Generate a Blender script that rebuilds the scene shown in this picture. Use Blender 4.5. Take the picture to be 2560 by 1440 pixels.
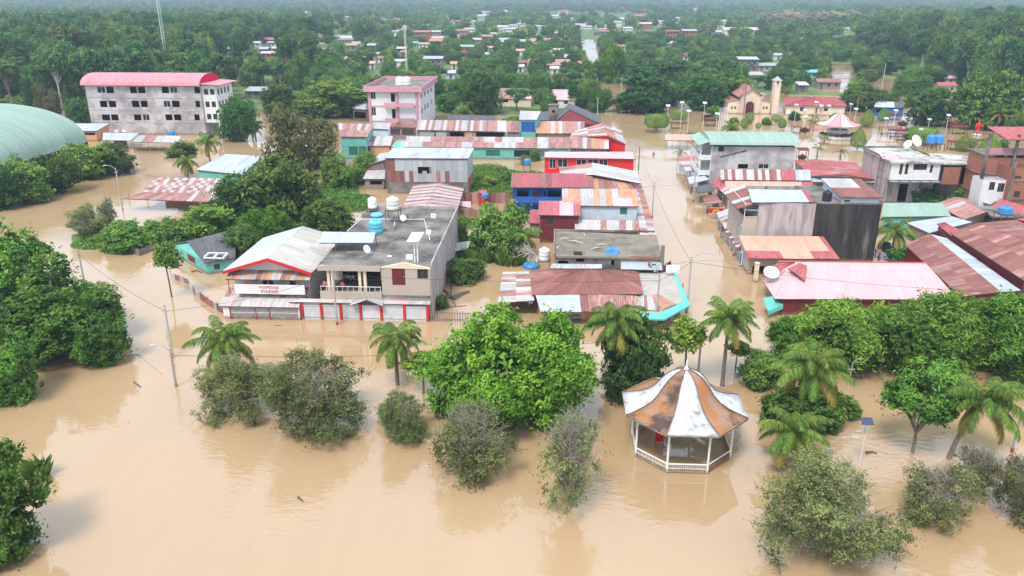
import bpy, math, random
import numpy as np
from mathutils import Vector, Matrix
R = math.radians
for o in list(bpy.data.objects): bpy.data.objects.remove(o)
scene = bpy.context.scene
COL = scene.collection
# ------------------------------------------------------------------ camera
# World frame = the town grid: x along the house fronts, y up the side street, z up, water level z = 0. Metres.
CAM_H, YAW, FOC = 40.0, R(3.0), 1960.0
PITCH = math.atan(730.0 / FOC)
cd = bpy.data.cameras.new('camera'); cam = bpy.data.objects.new('camera', cd); COL.objects.link(cam)
cam.location = (0, 0, CAM_H); cam.rotation_euler = (math.pi / 2 - PITCH, 0, YAW)
cd.sensor_width = 36; cd.lens = 36 * FOC / 2560; cd.clip_start = 0.5; cd.clip_end = 20000
scene.camera = cam
# ------------------------------------------------------------------ sky, sun, exposure
SUN_EL, SUN_AZ = R(58), R(205)          # azimuth clockwise from +y
w = bpy.data.worlds.new('World'); scene.world = w; w.use_nodes = True
nt = w.node_tree; bg = nt.nodes['Background']
sky = nt.nodes.new('ShaderNodeTexSky'); sky.sky_type = 'NISHITA'; sky.sun_disc = False
sky.sun_elevation = SUN_EL; sky.sun_rotation = SUN_AZ; sky.air_density = 1.0; sky.dust_density = 4.0; sky.ozone_density = 1.0
tc = nt.nodes.new('ShaderNodeTexCoord'); cn = nt.nodes.new('ShaderNodeTexNoise')
cn.inputs['Scale'].default_value = 2.2; cn.inputs['Detail'].default_value = 7; cn.inputs['Roughness'].default_value = .6
cr = nt.nodes.new('ShaderNodeValToRGB'); cr.color_ramp.elements[0].position = .3; cr.color_ramp.elements[0].color = (.9, .9, .9, 1)
cr.color_ramp.elements[1].position = .62; cr.color_ramp.elements[1].color = (.97, .97, .97, 1)
mx = nt.nodes.new('ShaderNodeMix'); mx.data_type = 'RGBA'
mx.inputs['B'].default_value = (11.0, 12.6, 15.0, 1)       # the white cloud cover
nt.links.new(tc.outputs['Generated'], cn.inputs['Vector']); nt.links.new(cn.outputs['Fac'], cr.inputs['Fac'])
nt.links.new(cr.outputs['Color'], mx.inputs['Factor']); nt.links.new(sky.outputs['Color'], mx.inputs['A'])
nt.links.new(mx.outputs['Result'], bg.inputs['Color']); bg.inputs['Strength'].default_value = .09
sl = bpy.data.lights.new('sun', 'SUN'); sl.energy = 3.0; sl.angle = R(16); sl.color = (1, .93, .83)
so = bpy.data.objects.new('sun', sl); COL.objects.link(so)
sd = Vector((math.sin(SUN_AZ) * math.cos(SUN_EL), math.cos(SUN_AZ) * math.cos(SUN_EL), math.sin(SUN_EL)))
so.rotation_euler = sd.to_track_quat('Z', 'Y').to_euler(); so.location = sd * 200
vs = scene.view_settings; vs.view_transform = 'Standard'; vs.look = 'None'; vs.exposure = 0.30; vs.gamma = 1.0
scene.cycles.max_bounces = 5; scene.cycles.diffuse_bounces = 2; scene.cycles.glossy_bounces = 2; scene.cycles.transmission_bounces = 2
scene.cycles.transparent_max_bounces = 6; scene.cycles.volume_bounces = 0; scene.cycles.use_denoising = True
# ------------------------------------------------------------------ survey helpers: where a sight line meets the ground, a roof level or a wall
_cp, _sp, _ca, _sa = math.cos(PITCH), math.sin(PITCH), math.cos(YAW), math.sin(YAW)
def ray(x, y):
    X = (x - 1280) / FOC; w_ = (720 - y) / FOC; Y = _cp + w_ * _sp
    return Vector((X * _ca - Y * _sa, X * _sa + Y * _ca, -_sp + w_ * _cp))
def at(x, y, z=0.0):
    r = ray(x, y); t = (z - CAM_H) / r.z
    return Vector((r.x * t, r.y * t, z))
def on_v(x, y, v):
    r = ray(x, y); t = v / r.y
    return r.x * t, CAM_H + r.z * t
def hit(x, y, A, B):                      # vertical plane through A, B -> distance along A-B and height
    r = ray(x, y); dx, dy = B[0] - A[0], B[1] - A[1]; L = math.hypot(dx, dy); dx /= L; dy /= L
    t = (A[0] * dy - A[1] * dx) / (r.x * dy - r.y * dx)
    return (r.x * t - A[0]) * dx + (r.y * t - A[1]) * dy, CAM_H + r.z * t
def px(P):                                # the same, the other way round (used to keep sight lines clear when planting)
    X = P[0] * _ca + P[1] * _sa; Y = -P[0] * _sa + P[1] * _ca; Z = P[2] - CAM_H
    d = Y * _cp - Z * _sp; up = Y * _sp + Z * _cp
    return 1280 + FOC * X / d, 720 - FOC * up / d
# ------------------------------------------------------------------ mesh helpers
class MB:
    def __init__(s): s.v = []; s.f = []; s.uv = None
    def quad(s, *p):
        n = len(s.v); s.v += [tuple(q) for q in p]; s.f.append(tuple(range(n, n + len(p)))); return s
    def box(s, x0, y0, z0, x1, y1, z1):
        n = len(s.v)
        s.v += [(x0, y0, z0), (x1, y0, z0), (x1, y1, z0), (x0, y1, z0), (x0, y0, z1), (x1, y0, z1), (x1, y1, z1), (x0, y1, z1)]
        for f in ((0, 3, 2, 1), (4, 5, 6, 7), (0, 1, 5, 4), (1, 2, 6, 5), (2, 3, 7, 6), (3, 0, 4, 7)): s.f.append(tuple(n + k for k in f))
        return s
    def slab(s, P, t):                    # polygon P extruded down by t
        n = len(s.v); k = len(P); s.v += [tuple(p) for p in P] + [(p[0], p[1], p[2] - t) for p in P]
        s.f.append(tuple(range(n, n + k))); s.f.append(tuple(range(n + 2 * k - 1, n + k - 1, -1)))
        for i in range(k): j = (i + 1) % k; s.f.append((n + i, n + k + i, n + k + j, n + j))
        return s
    def tube(s, pts, rad, n=6, cap=True):
        pts = [Vector(p) for p in pts]
        if not isinstance(rad, (list, tuple)): rad = [rad] * len(pts)
        b = len(s.v); ref = Vector((1, .013, .021))
        for i, p in enumerate(pts):
            d = (pts[min(i + 1, len(pts) - 1)] - pts[max(i - 1, 0)]).normalized()
            a = d.cross(ref if abs(d.x) < .9 else Vector((.02, 1, .01))).normalized(); c = d.cross(a)
            for k in range(n):
                t = 2 * math.pi * (k + .5) / n; s.v.append(tuple(p + (a * math.cos(t) + c * math.sin(t)) * rad[i]))
        for i in range(len(pts) - 1):
            for k in range(n): s.f.append((b + i * n + k, b + i * n + (k + 1) % n, b + (i + 1) * n + (k + 1) % n, b + (i + 1) * n + k))
        if cap:
            s.f.append(tuple(b + k for k in range(n))[::-1]); e = b + (len(pts) - 1) * n; s.f.append(tuple(e + k for k in range(n)))
        return s
    def beam(s, A, B, w_=.08): return s.tube([A, B], w_ * .7, 4)
    def lathe(s, c, prof, n=16, ph=0.0):
        b = len(s.v); m = len(prof)
        for r, z in prof:
            for k in range(n):
                t = 2 * math.pi * (k + ph) / n; s.v.append((c[0] + r * math.cos(t), c[1] + r * math.sin(t), c[2] + z))
        for i in range(m - 1):
            for k in range(n): s.f.append((b + i * n + k, b + i * n + (k + 1) % n, b + (i + 1) * n + (k + 1) % n, b + (i + 1) * n + k))
        s.f.append(tuple(b + k for k in range(n))[::-1]); s.f.append(tuple(b + (m - 1) * n + k for k in range(n)))
        return s
ORG = {}                                   # object -> origin of its thing
def tag(o, label=None, cat=None, group=None, kind=None):
    for k, v in (('label', label), ('category', cat), ('group', group), ('kind', kind)):
        if v: o[k] = v
    return o
def thing(name, label, cat, loc, group=None):
    o = bpy.data.objects.new(name, None); COL.objects.link(o); o.empty_display_size = .3
    o.location = (loc[0], loc[1], loc[2] if len(loc) > 2 else 0)
    ORG[o] = Vector(o.location); return tag(o, label, cat, group)
def link(name, me, parent, mat=None):
    o = bpy.data.objects.new(name, me); COL.objects.link(o)
    if parent is not None: o.parent = parent; ORG[o] = ORG[parent]
    if mat is not None and not me.materials: me.materials.append(mat)
    return o
def put(name, mb, mat, parent=None, smooth=False, loc=None):
    """one mesh object; its vertices are world positions, stored relative to the thing's base"""
    g = ORG[parent] if parent is not None else Vector(loc if loc is not None else (0, 0, 0))
    me = bpy.data.meshes.new(name)
    me.from_pydata([(a - g.x, b - g.y, c - g.z) for a, b, c in mb.v], [], mb.f)
    if mb.uv:
        l = me.uv_layers.new(name='uv')
        l.data.foreach_set('uv', [c for p in me.polygons for i in p.vertices for c in mb.uv[i]])
    if smooth: me.polygons.foreach_set('use_smooth', [True] * len(me.polygons))
    o = link(name, me, parent, mat)
    if parent is None: o.location = g; ORG[o] = g
    return o
def fast(name, v, q, tint=None, mat=None):
    me = bpy.data.meshes.new(name); n = len(v); m = len(q); k = q.shape[1]
    me.vertices.add(n); me.vertices.foreach_set('co', np.asarray(v, np.float32).ravel())
    me.loops.add(m * k); me.loops.foreach_set('vertex_index', np.asarray(q, np.int32).ravel())
    me.polygons.add(m); me.polygons.foreach_set('loop_start', np.arange(0, m * k, k, dtype=np.int32))
    if tint is not None: a = me.attributes.new('tint', 'FLOAT', 'FACE'); a.data.foreach_set('value', np.asarray(tint, np.float32))
    me.update(calc_edges=True)
    if mat: me.materials.append(mat)
    return me
def dup(root, loc, rz=0., sc=(1, 1, 1), label=None, group=None, cat=None, name=None):
    r = root.copy(); COL.objects.link(r); r.location = loc; r.rotation_euler = (0, 0, rz); r.scale = sc
    if name: r.name = name
    tag(r, label, cat, group); ORG[r] = Vector(loc)
    for ch in list(root.children):
        c = ch.copy(); COL.objects.link(c); c.parent = r
        for g in list(ch.children):
            d = g.copy(); COL.objects.link(d); d.parent = c
    return r
# ------------------------------------------------------------------ materials
MATS = {}
def mat(name, col, rough=.7, col2=None, sc=1.5, amt=.5, metal=0., bump=0., spec=.4, uv=False, stain=None, rnd=.12, detail=5, lo=.42, hi=.62, mud=False, drip=False):
    """base colour with a patchy second colour (wear), optional third (stain), per-object variation"""
    if name in MATS: return MATS[name]
    m = bpy.data.materials.new(name); m.use_nodes = True; t = m.node_tree; L = t.links; N = t.nodes; b = N['Principled BSDF']
    b.inputs['Roughness'].default_value = rough; b.inputs['Metallic'].default_value = metal; b.inputs['Specular IOR Level'].default_value = spec
    tcn = N.new('ShaderNodeTexCoord'); mp = N.new('ShaderNodeMapping'); oi = N.new('ShaderNodeObjectInfo')
    L.new(tcn.outputs['UV' if uv else 'Object'], mp.inputs['Vector'])
    if drip: mp.inputs['Scale'].default_value = (1.7, 1.7, .28)
    if uv: mp.inputs['Scale'].default_value = (4.5, .35, 1)
    src = None
    def rgb(c): 
        n = N.new('ShaderNodeRGB'); n.outputs[0].default_value = (*c, 1); return n.outputs[0]
    src = rgb(col)
    def layer(src, c2, scale, lo_, hi_, a):
        nz = N.new('ShaderNodeTexNoise'); nz.noise_dimensions = '4D'; nz.inputs['Scale'].default_value = scale; nz.inputs['Detail'].default_value = detail
        nz.inputs['Roughness'].default_value = .62
        L.new(mp.outputs['Vector'], nz.inputs['Vector'])
        mul = N.new('ShaderNodeMath'); mul.operation = 'MULTIPLY'; mul.inputs[1].default_value = 17.; L.new(oi.outputs['Random'], mul.inputs[0]); L.new(mul.outputs[0], nz.inputs['W'])
        mr = N.new('ShaderNodeMapRange'); mr.inputs['From Min'].default_value = lo_; mr.inputs['From Max'].default_value = hi_; mr.inputs['To Max'].default_value = a
        L.new(nz.outputs['Fac'], mr.inputs['Value'])
        x = N.new('ShaderNodeMix'); x.data_type = 'RGBA'; L.new(mr.outputs['Result'], x.inputs['Factor']); L.new(src, x.inputs['A']); x.inputs['B'].default_value = (*c2, 1)
        return x.outputs['Result'], nz
    nz = None
    if col2 is not None: src, nz = layer(src, col2, sc, lo, hi, amt)
    if stain is not None: src, _ = layer(src, stain[0], stain[1], stain[2], stain[3], stain[4])
    if mud:                                     # tide mark the flood has left on the wall
        ge = N.new('ShaderNodeNewGeometry'); sx = N.new('ShaderNodeSeparateXYZ'); L.new(ge.outputs['Position'], sx.inputs[0])
        nz2 = N.new('ShaderNodeTexNoise'); nz2.inputs['Scale'].default_value = 1.3; nz2.inputs['Detail'].default_value = 4; L.new(ge.outputs['Position'], nz2.inputs['Vector'])
        a2 = N.new('ShaderNodeMath'); a2.operation = 'MULTIPLY_ADD'; a2.inputs[1].default_value = -.85; L.new(nz2.outputs['Fac'], a2.inputs[0]); L.new(sx.outputs['Z'], a2.inputs[2])
        m3 = N.new('ShaderNodeMapRange'); m3.inputs['From Min'].default_value = .08; m3.inputs['From Max'].default_value = -.25; m3.inputs['To Max'].default_value = .75; L.new(a2.outputs[0], m3.inputs['Value'])
        x = N.new('ShaderNodeMix'); x.data_type = 'RGBA'; L.new(m3.outputs['Result'], x.inputs['Factor']); L.new(src, x.inputs['A']); x.inputs['B'].default_value = (.20, .125, .07, 1); src = x.outputs['Result']
    if rnd:
        hs = N.new('ShaderNodeHueSaturation'); mr = N.new('ShaderNodeMapRange'); mr.inputs['To Min'].default_value = 1 - rnd; mr.inputs['To Max'].default_value = 1 + rnd
        L.new(oi.outputs['Random'], mr.inputs['Value']); L.new(mr.outputs['Result'], hs.inputs['Value']); L.new(src, hs.inputs['Color']); src = hs.outputs['Color']
    L.new(src, b.inputs['Base Color'])
    if bump:
        bp = N.new('ShaderNodeBump'); bp.inputs['Strength'].default_value = bump; bp.inputs['Distance'].default_value = .1
        nn = N.new('ShaderNodeTexNoise'); nn.inputs['Scale'].default_value = sc * 4; nn.inputs['Detail'].default_value = 4
        L.new(mp.outputs['Vector'], nn.inputs['Vector']); L.new(nn.outputs['Fac'], bp.inputs['Height']); L.new(bp.outputs['Normal'], b.inputs['Normal'])
    MATS[name] = m; return m
def matm(*a, **k): return mat(*a, mud=True, **k)
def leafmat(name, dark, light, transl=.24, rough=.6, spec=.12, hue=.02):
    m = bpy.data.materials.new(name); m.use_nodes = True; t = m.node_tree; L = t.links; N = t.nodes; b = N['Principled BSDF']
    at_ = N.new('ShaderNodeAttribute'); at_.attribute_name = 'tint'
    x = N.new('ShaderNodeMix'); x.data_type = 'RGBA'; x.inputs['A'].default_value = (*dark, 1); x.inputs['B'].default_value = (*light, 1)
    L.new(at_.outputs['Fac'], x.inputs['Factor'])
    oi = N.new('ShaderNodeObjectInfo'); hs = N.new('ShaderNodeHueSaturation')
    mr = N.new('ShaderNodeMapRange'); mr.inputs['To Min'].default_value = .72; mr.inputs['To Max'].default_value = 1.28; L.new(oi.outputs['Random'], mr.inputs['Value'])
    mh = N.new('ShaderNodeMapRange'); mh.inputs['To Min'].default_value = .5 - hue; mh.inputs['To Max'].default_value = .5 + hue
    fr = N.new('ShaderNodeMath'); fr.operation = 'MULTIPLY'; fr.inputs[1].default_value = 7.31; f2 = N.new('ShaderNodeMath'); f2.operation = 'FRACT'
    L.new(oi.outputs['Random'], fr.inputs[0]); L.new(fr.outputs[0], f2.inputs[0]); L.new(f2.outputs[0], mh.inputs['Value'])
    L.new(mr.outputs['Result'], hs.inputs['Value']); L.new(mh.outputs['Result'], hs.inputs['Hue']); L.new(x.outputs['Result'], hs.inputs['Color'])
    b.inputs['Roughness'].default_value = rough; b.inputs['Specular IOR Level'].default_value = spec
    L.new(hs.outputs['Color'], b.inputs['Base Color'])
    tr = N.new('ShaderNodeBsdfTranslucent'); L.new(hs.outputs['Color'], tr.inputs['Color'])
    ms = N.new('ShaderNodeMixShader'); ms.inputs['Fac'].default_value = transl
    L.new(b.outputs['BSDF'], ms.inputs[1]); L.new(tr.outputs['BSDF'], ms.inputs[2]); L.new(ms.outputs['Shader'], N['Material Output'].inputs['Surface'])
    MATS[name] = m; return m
RUSTW = (.50, .42, .38)
SH = dict(   # corrugated sheets
    r=mat('rusty_red_sheet', (.29, .105, .09), .75, (.48, .34, .30), 1.3, .8, uv=True, stain=((.15, .05, .04), 2.2, .52, .7, .6), rnd=.22),
    b=mat('rusty_brown_sheet', (.215, .075, .065), .75, (.30, .15, .12), 1.2, .7, uv=True, stain=((.42, .34, .31), 2.6, .6, .72, .6), rnd=.2),
    w=mat('white_zinc_sheet', (.52, .52, .535), .5, (.40, .35, .32), 1.2, .7, .1, uv=True, stain=((.33, .17, .13), 1.3, .50, .68, .8), rnd=.16),
    g=mat('grey_zinc_sheet', (.40, .43, .46), .5, (.55, .57, .58), 1.0, .6, .2, uv=True, stain=((.22, .17, .15), 2., .58, .74, .5)),
    z=mat('new_zinc_sheet', (.44, .49, .545), .5, (.53, .57, .60), .8, .7, .15, uv=True, stain=((.33, .30, .29), 1.4, .56, .74, .45), rnd=.08),
    p=mat('pink_painted_sheet', (.62, .385, .40), .55, (.66, .44, .45), .7, .5, uv=True, stain=((.48, .27, .27), 1.6, .57, .76, .4), spec=.2, rnd=.04),
    s=mat('salmon_painted_sheet', (.64, .33, .245), .55, (.68, .41, .32), .8, .7, uv=True, spec=.2, stain=((.40, .18, .13), 1.5, .58, .76, .4), rnd=.07),
    m=mat('maroon_painted_sheet', (.33, .055, .07), .5, (.42, .13, .13), .9, .5, uv=True, rnd=.1),
    q=mat('rose_painted_sheet', (.55, .22, .26), .6, (.62, .33, .36), .7, .5, spec=.2, uv=True, rnd=.05),
    c=mat('crimson_painted_sheet', (.39, .085, .10), .6, (.44, .19, .18), .8, .7, spec=.2, uv=True, rnd=.08),
    n=mat('pale_green_sheet', (.27, .385, .315), .65, (.34, .44, .385), .7, .6, uv=True, spec=.15, stain=((.2, .25, .2), 1.2, .58, .76, .4), rnd=.06),
    t=mat('teal_painted_sheet', (.10, .52, .42), .5, (.16, .58, .48), .9, .5, uv=True),
    k=mat('dark_fibre_cement_sheet', (.085, .085, .095), .8, (.16, .16, .17), 1.1, .6, uv=True),
    e=mat('weathered_cement_sheet', (.50, .47, .42), .8, (.34, .31, .28), 1.2, .6, uv=True, stain=((.16, .14, .13), 2.2, .58, .75, .5)),
    o=mat('orange_rust_sheet', (.45, .20, .10), .75, (.56, .40, .30), 1.3, .7, uv=True, stain=((.26, .10, .06), 2., .55, .72, .5)))
M = dict(
    wood=mat('dark_timber', (.11, .075, .055), .8, (.17, .12, .09), 3),
    plank=mat('weathered_plank', (.24, .17, .14), .85, (.33, .28, .25), 2.5, .7),
    white=matm('white_paint', (.72, .72, .72), .6, (.60, .58, .55), .7, .5, rnd=.03),
    cream=matm('cream_plaster', (.74, .62, .46), .8, (.62, .50, .38), .6, .6, rnd=.03),
    beige=matm('beige_stone_cladding', (.50, .43, .36), .85, (.36, .30, .25), 9., .7, bump=.3, rnd=.03),
    grey=matm('grey_render', (.36, .33, .33), .9, (.56, .52, .51), .28, .95, stain=((.19, .165, .16), .42, .54, .66, .6), rnd=.05, detail=9, lo=.44, hi=.56),
    conc=matm('mouldy_concrete', (.235, .212, .19), .92, (.062, .057, .052), .3, .92, stain=((.44, .41, .37), .9, .58, .72, .6), bump=.3, rnd=.04),
    moss=mat('mossy_concrete', (.235, .20, .155), .92, (.11, .095, .075), .4, .8, stain=((.40, .36, .30), .7, .58, .72, .6), bump=.3, rnd=.04),
    black=matm(drip=True, name='black_mould_wall', col=(.026, .024, .022), rough=.95, col2=(.075, .066, .06), sc=.35, amt=.8, stain=((.32, .29, .27), .22, .6, .72, .7), bump=.3, rnd=.04),
    pale=matm(drip=True, name='streaked_pale_render', col=(.48, .42, .41), rough=.9, col2=(.27, .235, .225), sc=.6, amt=.8, stain=((.09, .08, .08), .4, .56, .70, .75), rnd=.04),
    brick=matm('raw_brick_wall', (.36, .135, .085), .9, (.26, .12, .09), 4, .7, stain=((.09, .06, .05), .45, .57, .72, .75), bump=.4),
    orange=matm('orange_plaster', (.66, .33, .18), .85, (.5, .3, .2), 1.1, .5),
    teal=matm('teal_plaster', (.16, .47, .40), .8, (.11, .35, .30), .8, .6),
    green=mat('dark_green_paint', (.03, .15, .10), .7), bluewall=matm('pale_blue_wall', (.52, .60, .66), .8, (.42, .47, .5), .9, .6),
    blue=mat('blue_paint', (.02, .12, .42), .6, (.015, .07, .26), .8, .6), red=matm('red_paint', (.62, .015, .02), .55, (.5, .02, .025), .7, .5),
    maroon=matm('maroon_boards', (.16, .018, .022), .7, (.11, .015, .018), 2, .6), palepink=matm('pale_pink_trim', (.66, .46, .42), .8), pinkw=matm('pink_paint', (.54, .275, .315), .75, (.45, .225, .255), .7, .5),
    glass=mat('dark_glass', (.025, .03, .035), .08, spec=.6), dark=mat('dark_interior', (.02, .018, .017), .9),  # dark_interior: shade inside rooms and openings painted near black; also dark doors
    steel=mat('galvanised_steel', (.42, .43, .44), .5, metal=.3), pole=matm('concrete_pole', (.40, .38, .36), .85, (.31, .29, .27), 2, .6),
    polered=mat('red_pole_base', (.40, .06, .05), .7), tank=mat('cream_plastic', (.72, .68, .60), .45), tankw=mat('white_plastic', (.80, .80, .78), .45),
    tankb=mat('light_blue_plastic', (.12, .50, .62), .4), tankblue=mat('blue_plastic', (.04, .24, .55), .4), tankk=mat('black_plastic', (.02, .022, .03), .45),
    tarp=mat('blue_tarpaulin', (.06, .28, .66), .5), bark=mat('grey_bark', (.24, .20, .165), .9, (.14, .115, .09), 4, .7, bump=.4),
    twigbark=mat('grey_brown_twig', (.30, .27, .21), .9, (.21, .18, .14), 3, .6), palebark=mat('pale_bark', (.48, .45, .40), .9, (.30, .27, .23), 3, .6), drift=mat('wet_driftwood', (.10, .075, .06), .7, (.2, .16, .13), 4, .6),
    skin=mat('brown_skin', (.32, .17, .11), .6, rnd=.1), hair=mat('black_hair', (.012, .01, .01), .5), jean=mat('dark_jeans', (.03, .035, .06), .8),
    panel_dark=mat('dark_solar_cells', (.05, .07, .12), .2), panel=mat('solar_cells', (.46, .50, .56), .25, spec=.6), cable=mat('black_cable', (.05, .05, .05), .7), rail=matm('white_rail', (.76, .76, .76), .5, rnd=.03))
# ------------------------------------------------------------------ the setting: terrain, flood water, haze
from mathutils import noise as NZ
def seg_d(x, y, a, b):
    dx, dy = b[0] - a[0], b[1] - a[1]; L = dx * dx + dy * dy
    t = np.clip(((x - a[0]) * dx + (y - a[1]) * dy) / L, 0, 1)
    return np.hypot(x - a[0] - t * dx, y - a[1] - t * dy)
def vnoise(x, y, seed):
    r = np.random.default_rng(seed); o = np.zeros_like(x)
    for k in range(5):
        a = r.uniform(0, 6.28, 3); f = r.uniform(.6, 1.5, 3)
        for i in range(3): o += np.sin((x * math.cos(a[i]) + y * math.sin(a[i])) * f[i] + a[(i + 1) % 3] * 3 + 1.3 * np.sin((x * math.sin(a[i]) - y * math.cos(a[i])) * .7))
    return o / 8
CHAN = []      # flooded streets and channels that run out through the trees: (points, half width)
for pts, hw in (([(1640, 420), (1555, 270), (1530, 225), (1512, 190), (1490, 150), (1470, 118), (1462, 98)], 7),
                ([(1560, 146), (1640, 146), (1720, 142), (1800, 138)], 16), ([(2100, 230), (2108, 190), (2105, 160)], 4.5),
                ([(2195, 235), (2215, 212), (2240, 200)], 7), ([(560, 400), (600, 360), (640, 330), (700, 300)], 9),
                ([(1110, 122), (1160, 105), (1180, 95)], 8), ([(150, 250), (235, 225)], 9), ([(2470, 320), (2560, 300)], 30), ([(1560, 236), (1760, 236), (2100, 250)], 12)):
    CHAN.append(([at(*p) for p in pts], hw))
ISL = []       # garden ground standing just above the flood: x, y, radius, height
for x, y, r, h in ((240, 590, 8, .5), (330, 600, 8, .6), (420, 590, 8, .5), (1240, 470, 9, .7), (1235, 440, 8, .6), (1150, 660, 6, .5), (1240, 600, 8, .4), (640, 560, 9, .5), (720, 520, 10, .5), (800, 560, 7, .5), (880, 480, 7, .3), (1150, 560, 6, .5), (2310, 520, 9, .6), (2380, 500, 7, .6), (740, 420, 10, .5)):
    p = at(x, y); ISL.append((p.x, p.y, r, h))
def height(x, y):
    d = np.hypot(x, y)
    h = np.full_like(x, -1.1)
    land = np.clip((y - 262 + 14 * vnoise(x / 60, y / 60, 3)) / 30, 0, 1)
    plaza = np.clip((x - 22) / 8, 0, 1) * np.clip((338 + .12 * x - y) / 16, 0, 1)
    land = land * (1 - plaza)
    h += land * (1.75 + .5 * vnoise(x / 45, y / 45, 5))
    for pts, hw in CHAN:
        k = np.full_like(x, 1e9)
        for a, b in zip(pts[:-1], pts[1:]): k = np.minimum(k, seg_d(x, y, a, b))
        k = k + 2.5 * vnoise(x / 12, y / 12, 9)
        h = np.where(k < hw, np.minimum(h, -1.1), np.where(k < hw + 5, np.minimum(h, -1.1 + (k - hw) / 5 * 2.2), h))
    for a, b, r, t in ISL:
        g = np.exp(-((x - a) ** 2 + (y - b) ** 2) / (r * r) * .9); h = np.maximum(h, -1.1 + g * (1.1 + t))
    h += np.clip((d - 650) / 900, 0, 1) * (3 + 3 * vnoise(x / 220, y / 220, 11))
    h += np.clip((d - 2300) / 2600, 0, 1) ** 1.3 * (62 + 22 * vnoise(x / 900, y / 900, 13) + 8 * vnoise(x / 260, y / 260, 17))
    left = np.clip((-x - 60 - .12 * y) / 140, 0, 1) * np.clip((y - 285) / 120, 0, 1) * np.clip((1500 - y) / 600, 0, 1)
    right = np.clip((x - 105 - .2 * y) / 90, 0, 1) * np.clip((y - 330) / 100, 0, 1) * np.clip((1500 - y) / 600, 0, 1)
    return h + 5 * left + 9 * right
ys = np.concatenate([np.linspace(-260, 240, 74), np.linspace(243, 640, 150), 640 * 1.018 ** np.arange(1, 140)])
ss = np.linspace(-1.15, 1.15, 190)
YY, SS = np.meshgrid(ys, ss, indexing='ij'); XX = SS * (np.maximum(YY, 0) + 330)
HH = height(XX, YY); nr, nc = XX.shape
idx = np.arange(nr * nc).reshape(nr, nc)
gm = fast('ground', np.stack([XX, YY, HH], -1).reshape(-1, 3), np.stack([idx[:-1, :-1], idx[:-1, 1:], idx[1:, 1:], idx[1:, :-1]], -1).reshape(-1, 4))
gm.materials.append(mat('grass_and_earth', (.13, .19, .055), .95, (.055, .10, .028), .09, .9, stain=((.36, .28, .17), .06, .58, .68, .8), bump=.4, rnd=0, detail=9))
gm.polygons.foreach_set('use_smooth', [True] * len(gm.polygons))
tag(link('ground', gm, None), kind='structure')
# flood water
wm = bpy.data.materials.new('muddy_flood_water'); wm.use_nodes = True; t = wm.node_tree; N = t.nodes; L = t.links; b = N['Principled BSDF']
b.inputs['IOR'].default_value = 1.52; b.inputs['Specular IOR Level'].default_value = 1.0; b.inputs['Roughness'].default_value = .035
g = N.new('ShaderNodeNewGeometry')
def wn(scale, detail, sy=1.):
    mp = N.new('ShaderNodeMapping'); mp.inputs['Scale'].default_value = (scale, scale * sy, scale); L.new(g.outputs['Position'], mp.inputs['Vector'])
    n = N.new('ShaderNodeTexNoise'); n.inputs['Scale'].default_value = 1; n.inputs['Detail'].default_value = detail; L.new(mp.outputs['Vector'], n.inputs['Vector']); return n
c1 = wn(.035, 4); x = N.new('ShaderNodeMix'); x.data_type = 'RGBA'; x.inputs['A'].default_value = (.415, .28, .153, 1); x.inputs['B'].default_value = (.455, .312, .178, 1)
mr = N.new('ShaderNodeMapRange'); mr.inputs['From Min'].default_value = .35; mr.inputs['From Max'].default_value = .65
c3 = wn(.5, 5, .07); ad = N.new('ShaderNodeMath'); ad.operation = 'MULTIPLY_ADD'; ad.inputs[1].default_value = .3; L.new(c3.outputs['Fac'], ad.inputs[0]); sb = N.new('ShaderNodeMath'); sb.operation = 'SUBTRACT'; sb.inputs[1].default_value = .15; L.new(ad.outputs[0], sb.inputs[0]); L.new(c1.outputs['Fac'], ad.inputs[2]); L.new(sb.outputs[0], mr.inputs['Value']); L.new(mr.outputs['Result'], x.inputs['Factor']); L.new(x.outputs['Result'], b.inputs['Base Color'])
n1 = wn(1.1, 3, 1.6); n2 = wn(.05, 3)                      # ripples, and where the breeze raises them
m2 = N.new('ShaderNodeMapRange'); m2.inputs['From Min'].default_value = .45; m2.inputs['From Max'].default_value = .66; m2.inputs['To Min'].default_value = .12; m2.inputs['To Max'].default_value = 2.6
L.new(n2.outputs['Fac'], m2.inputs['Value'])
ml = N.new('ShaderNodeMath'); ml.operation = 'MULTIPLY'; L.new(n1.outputs['Fac'], ml.inputs[0]); L.new(m2.outputs['Result'], ml.inputs[1])
bp = N.new('ShaderNodeBump'); bp.inputs['Strength'].default_value = .55; bp.inputs['Distance'].default_value = .06
L.new(ml.outputs[0], bp.inputs['Height']); L.new(bp.outputs['Normal'], b.inputs['Normal'])
tag(put('water', MB().quad((-1500, -250, 0), (1500, -250, 0), (1500, 2200, 0), (-1500, 2200, 0)), wm), kind='structure')
# humid air over the whole valley
hz = bpy.data.materials.new('humid_air'); hz.use_nodes = True; t = hz.node_tree; t.nodes.remove(t.nodes['Principled BSDF'])
pv = t.nodes.new('ShaderNodeVolumePrincipled'); pv.inputs['Color'].default_value = (.60, .76, .95, 1); pv.inputs['Density'].default_value = .00026; pv.inputs['Anisotropy'].default_value = .1
t.links.new(pv.outputs['Volume'], t.nodes['Material Output'].inputs['Volume'])
zt = max(float(HH.max()) + 45, 110)
tag(put('haze', MB().box(-10500, -300, float(HH.min()) - 1, 10500, float(ys[-1]) + 60, zt), hz), 'pale blue humid air over the valley', None, None, 'stuff')
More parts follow.
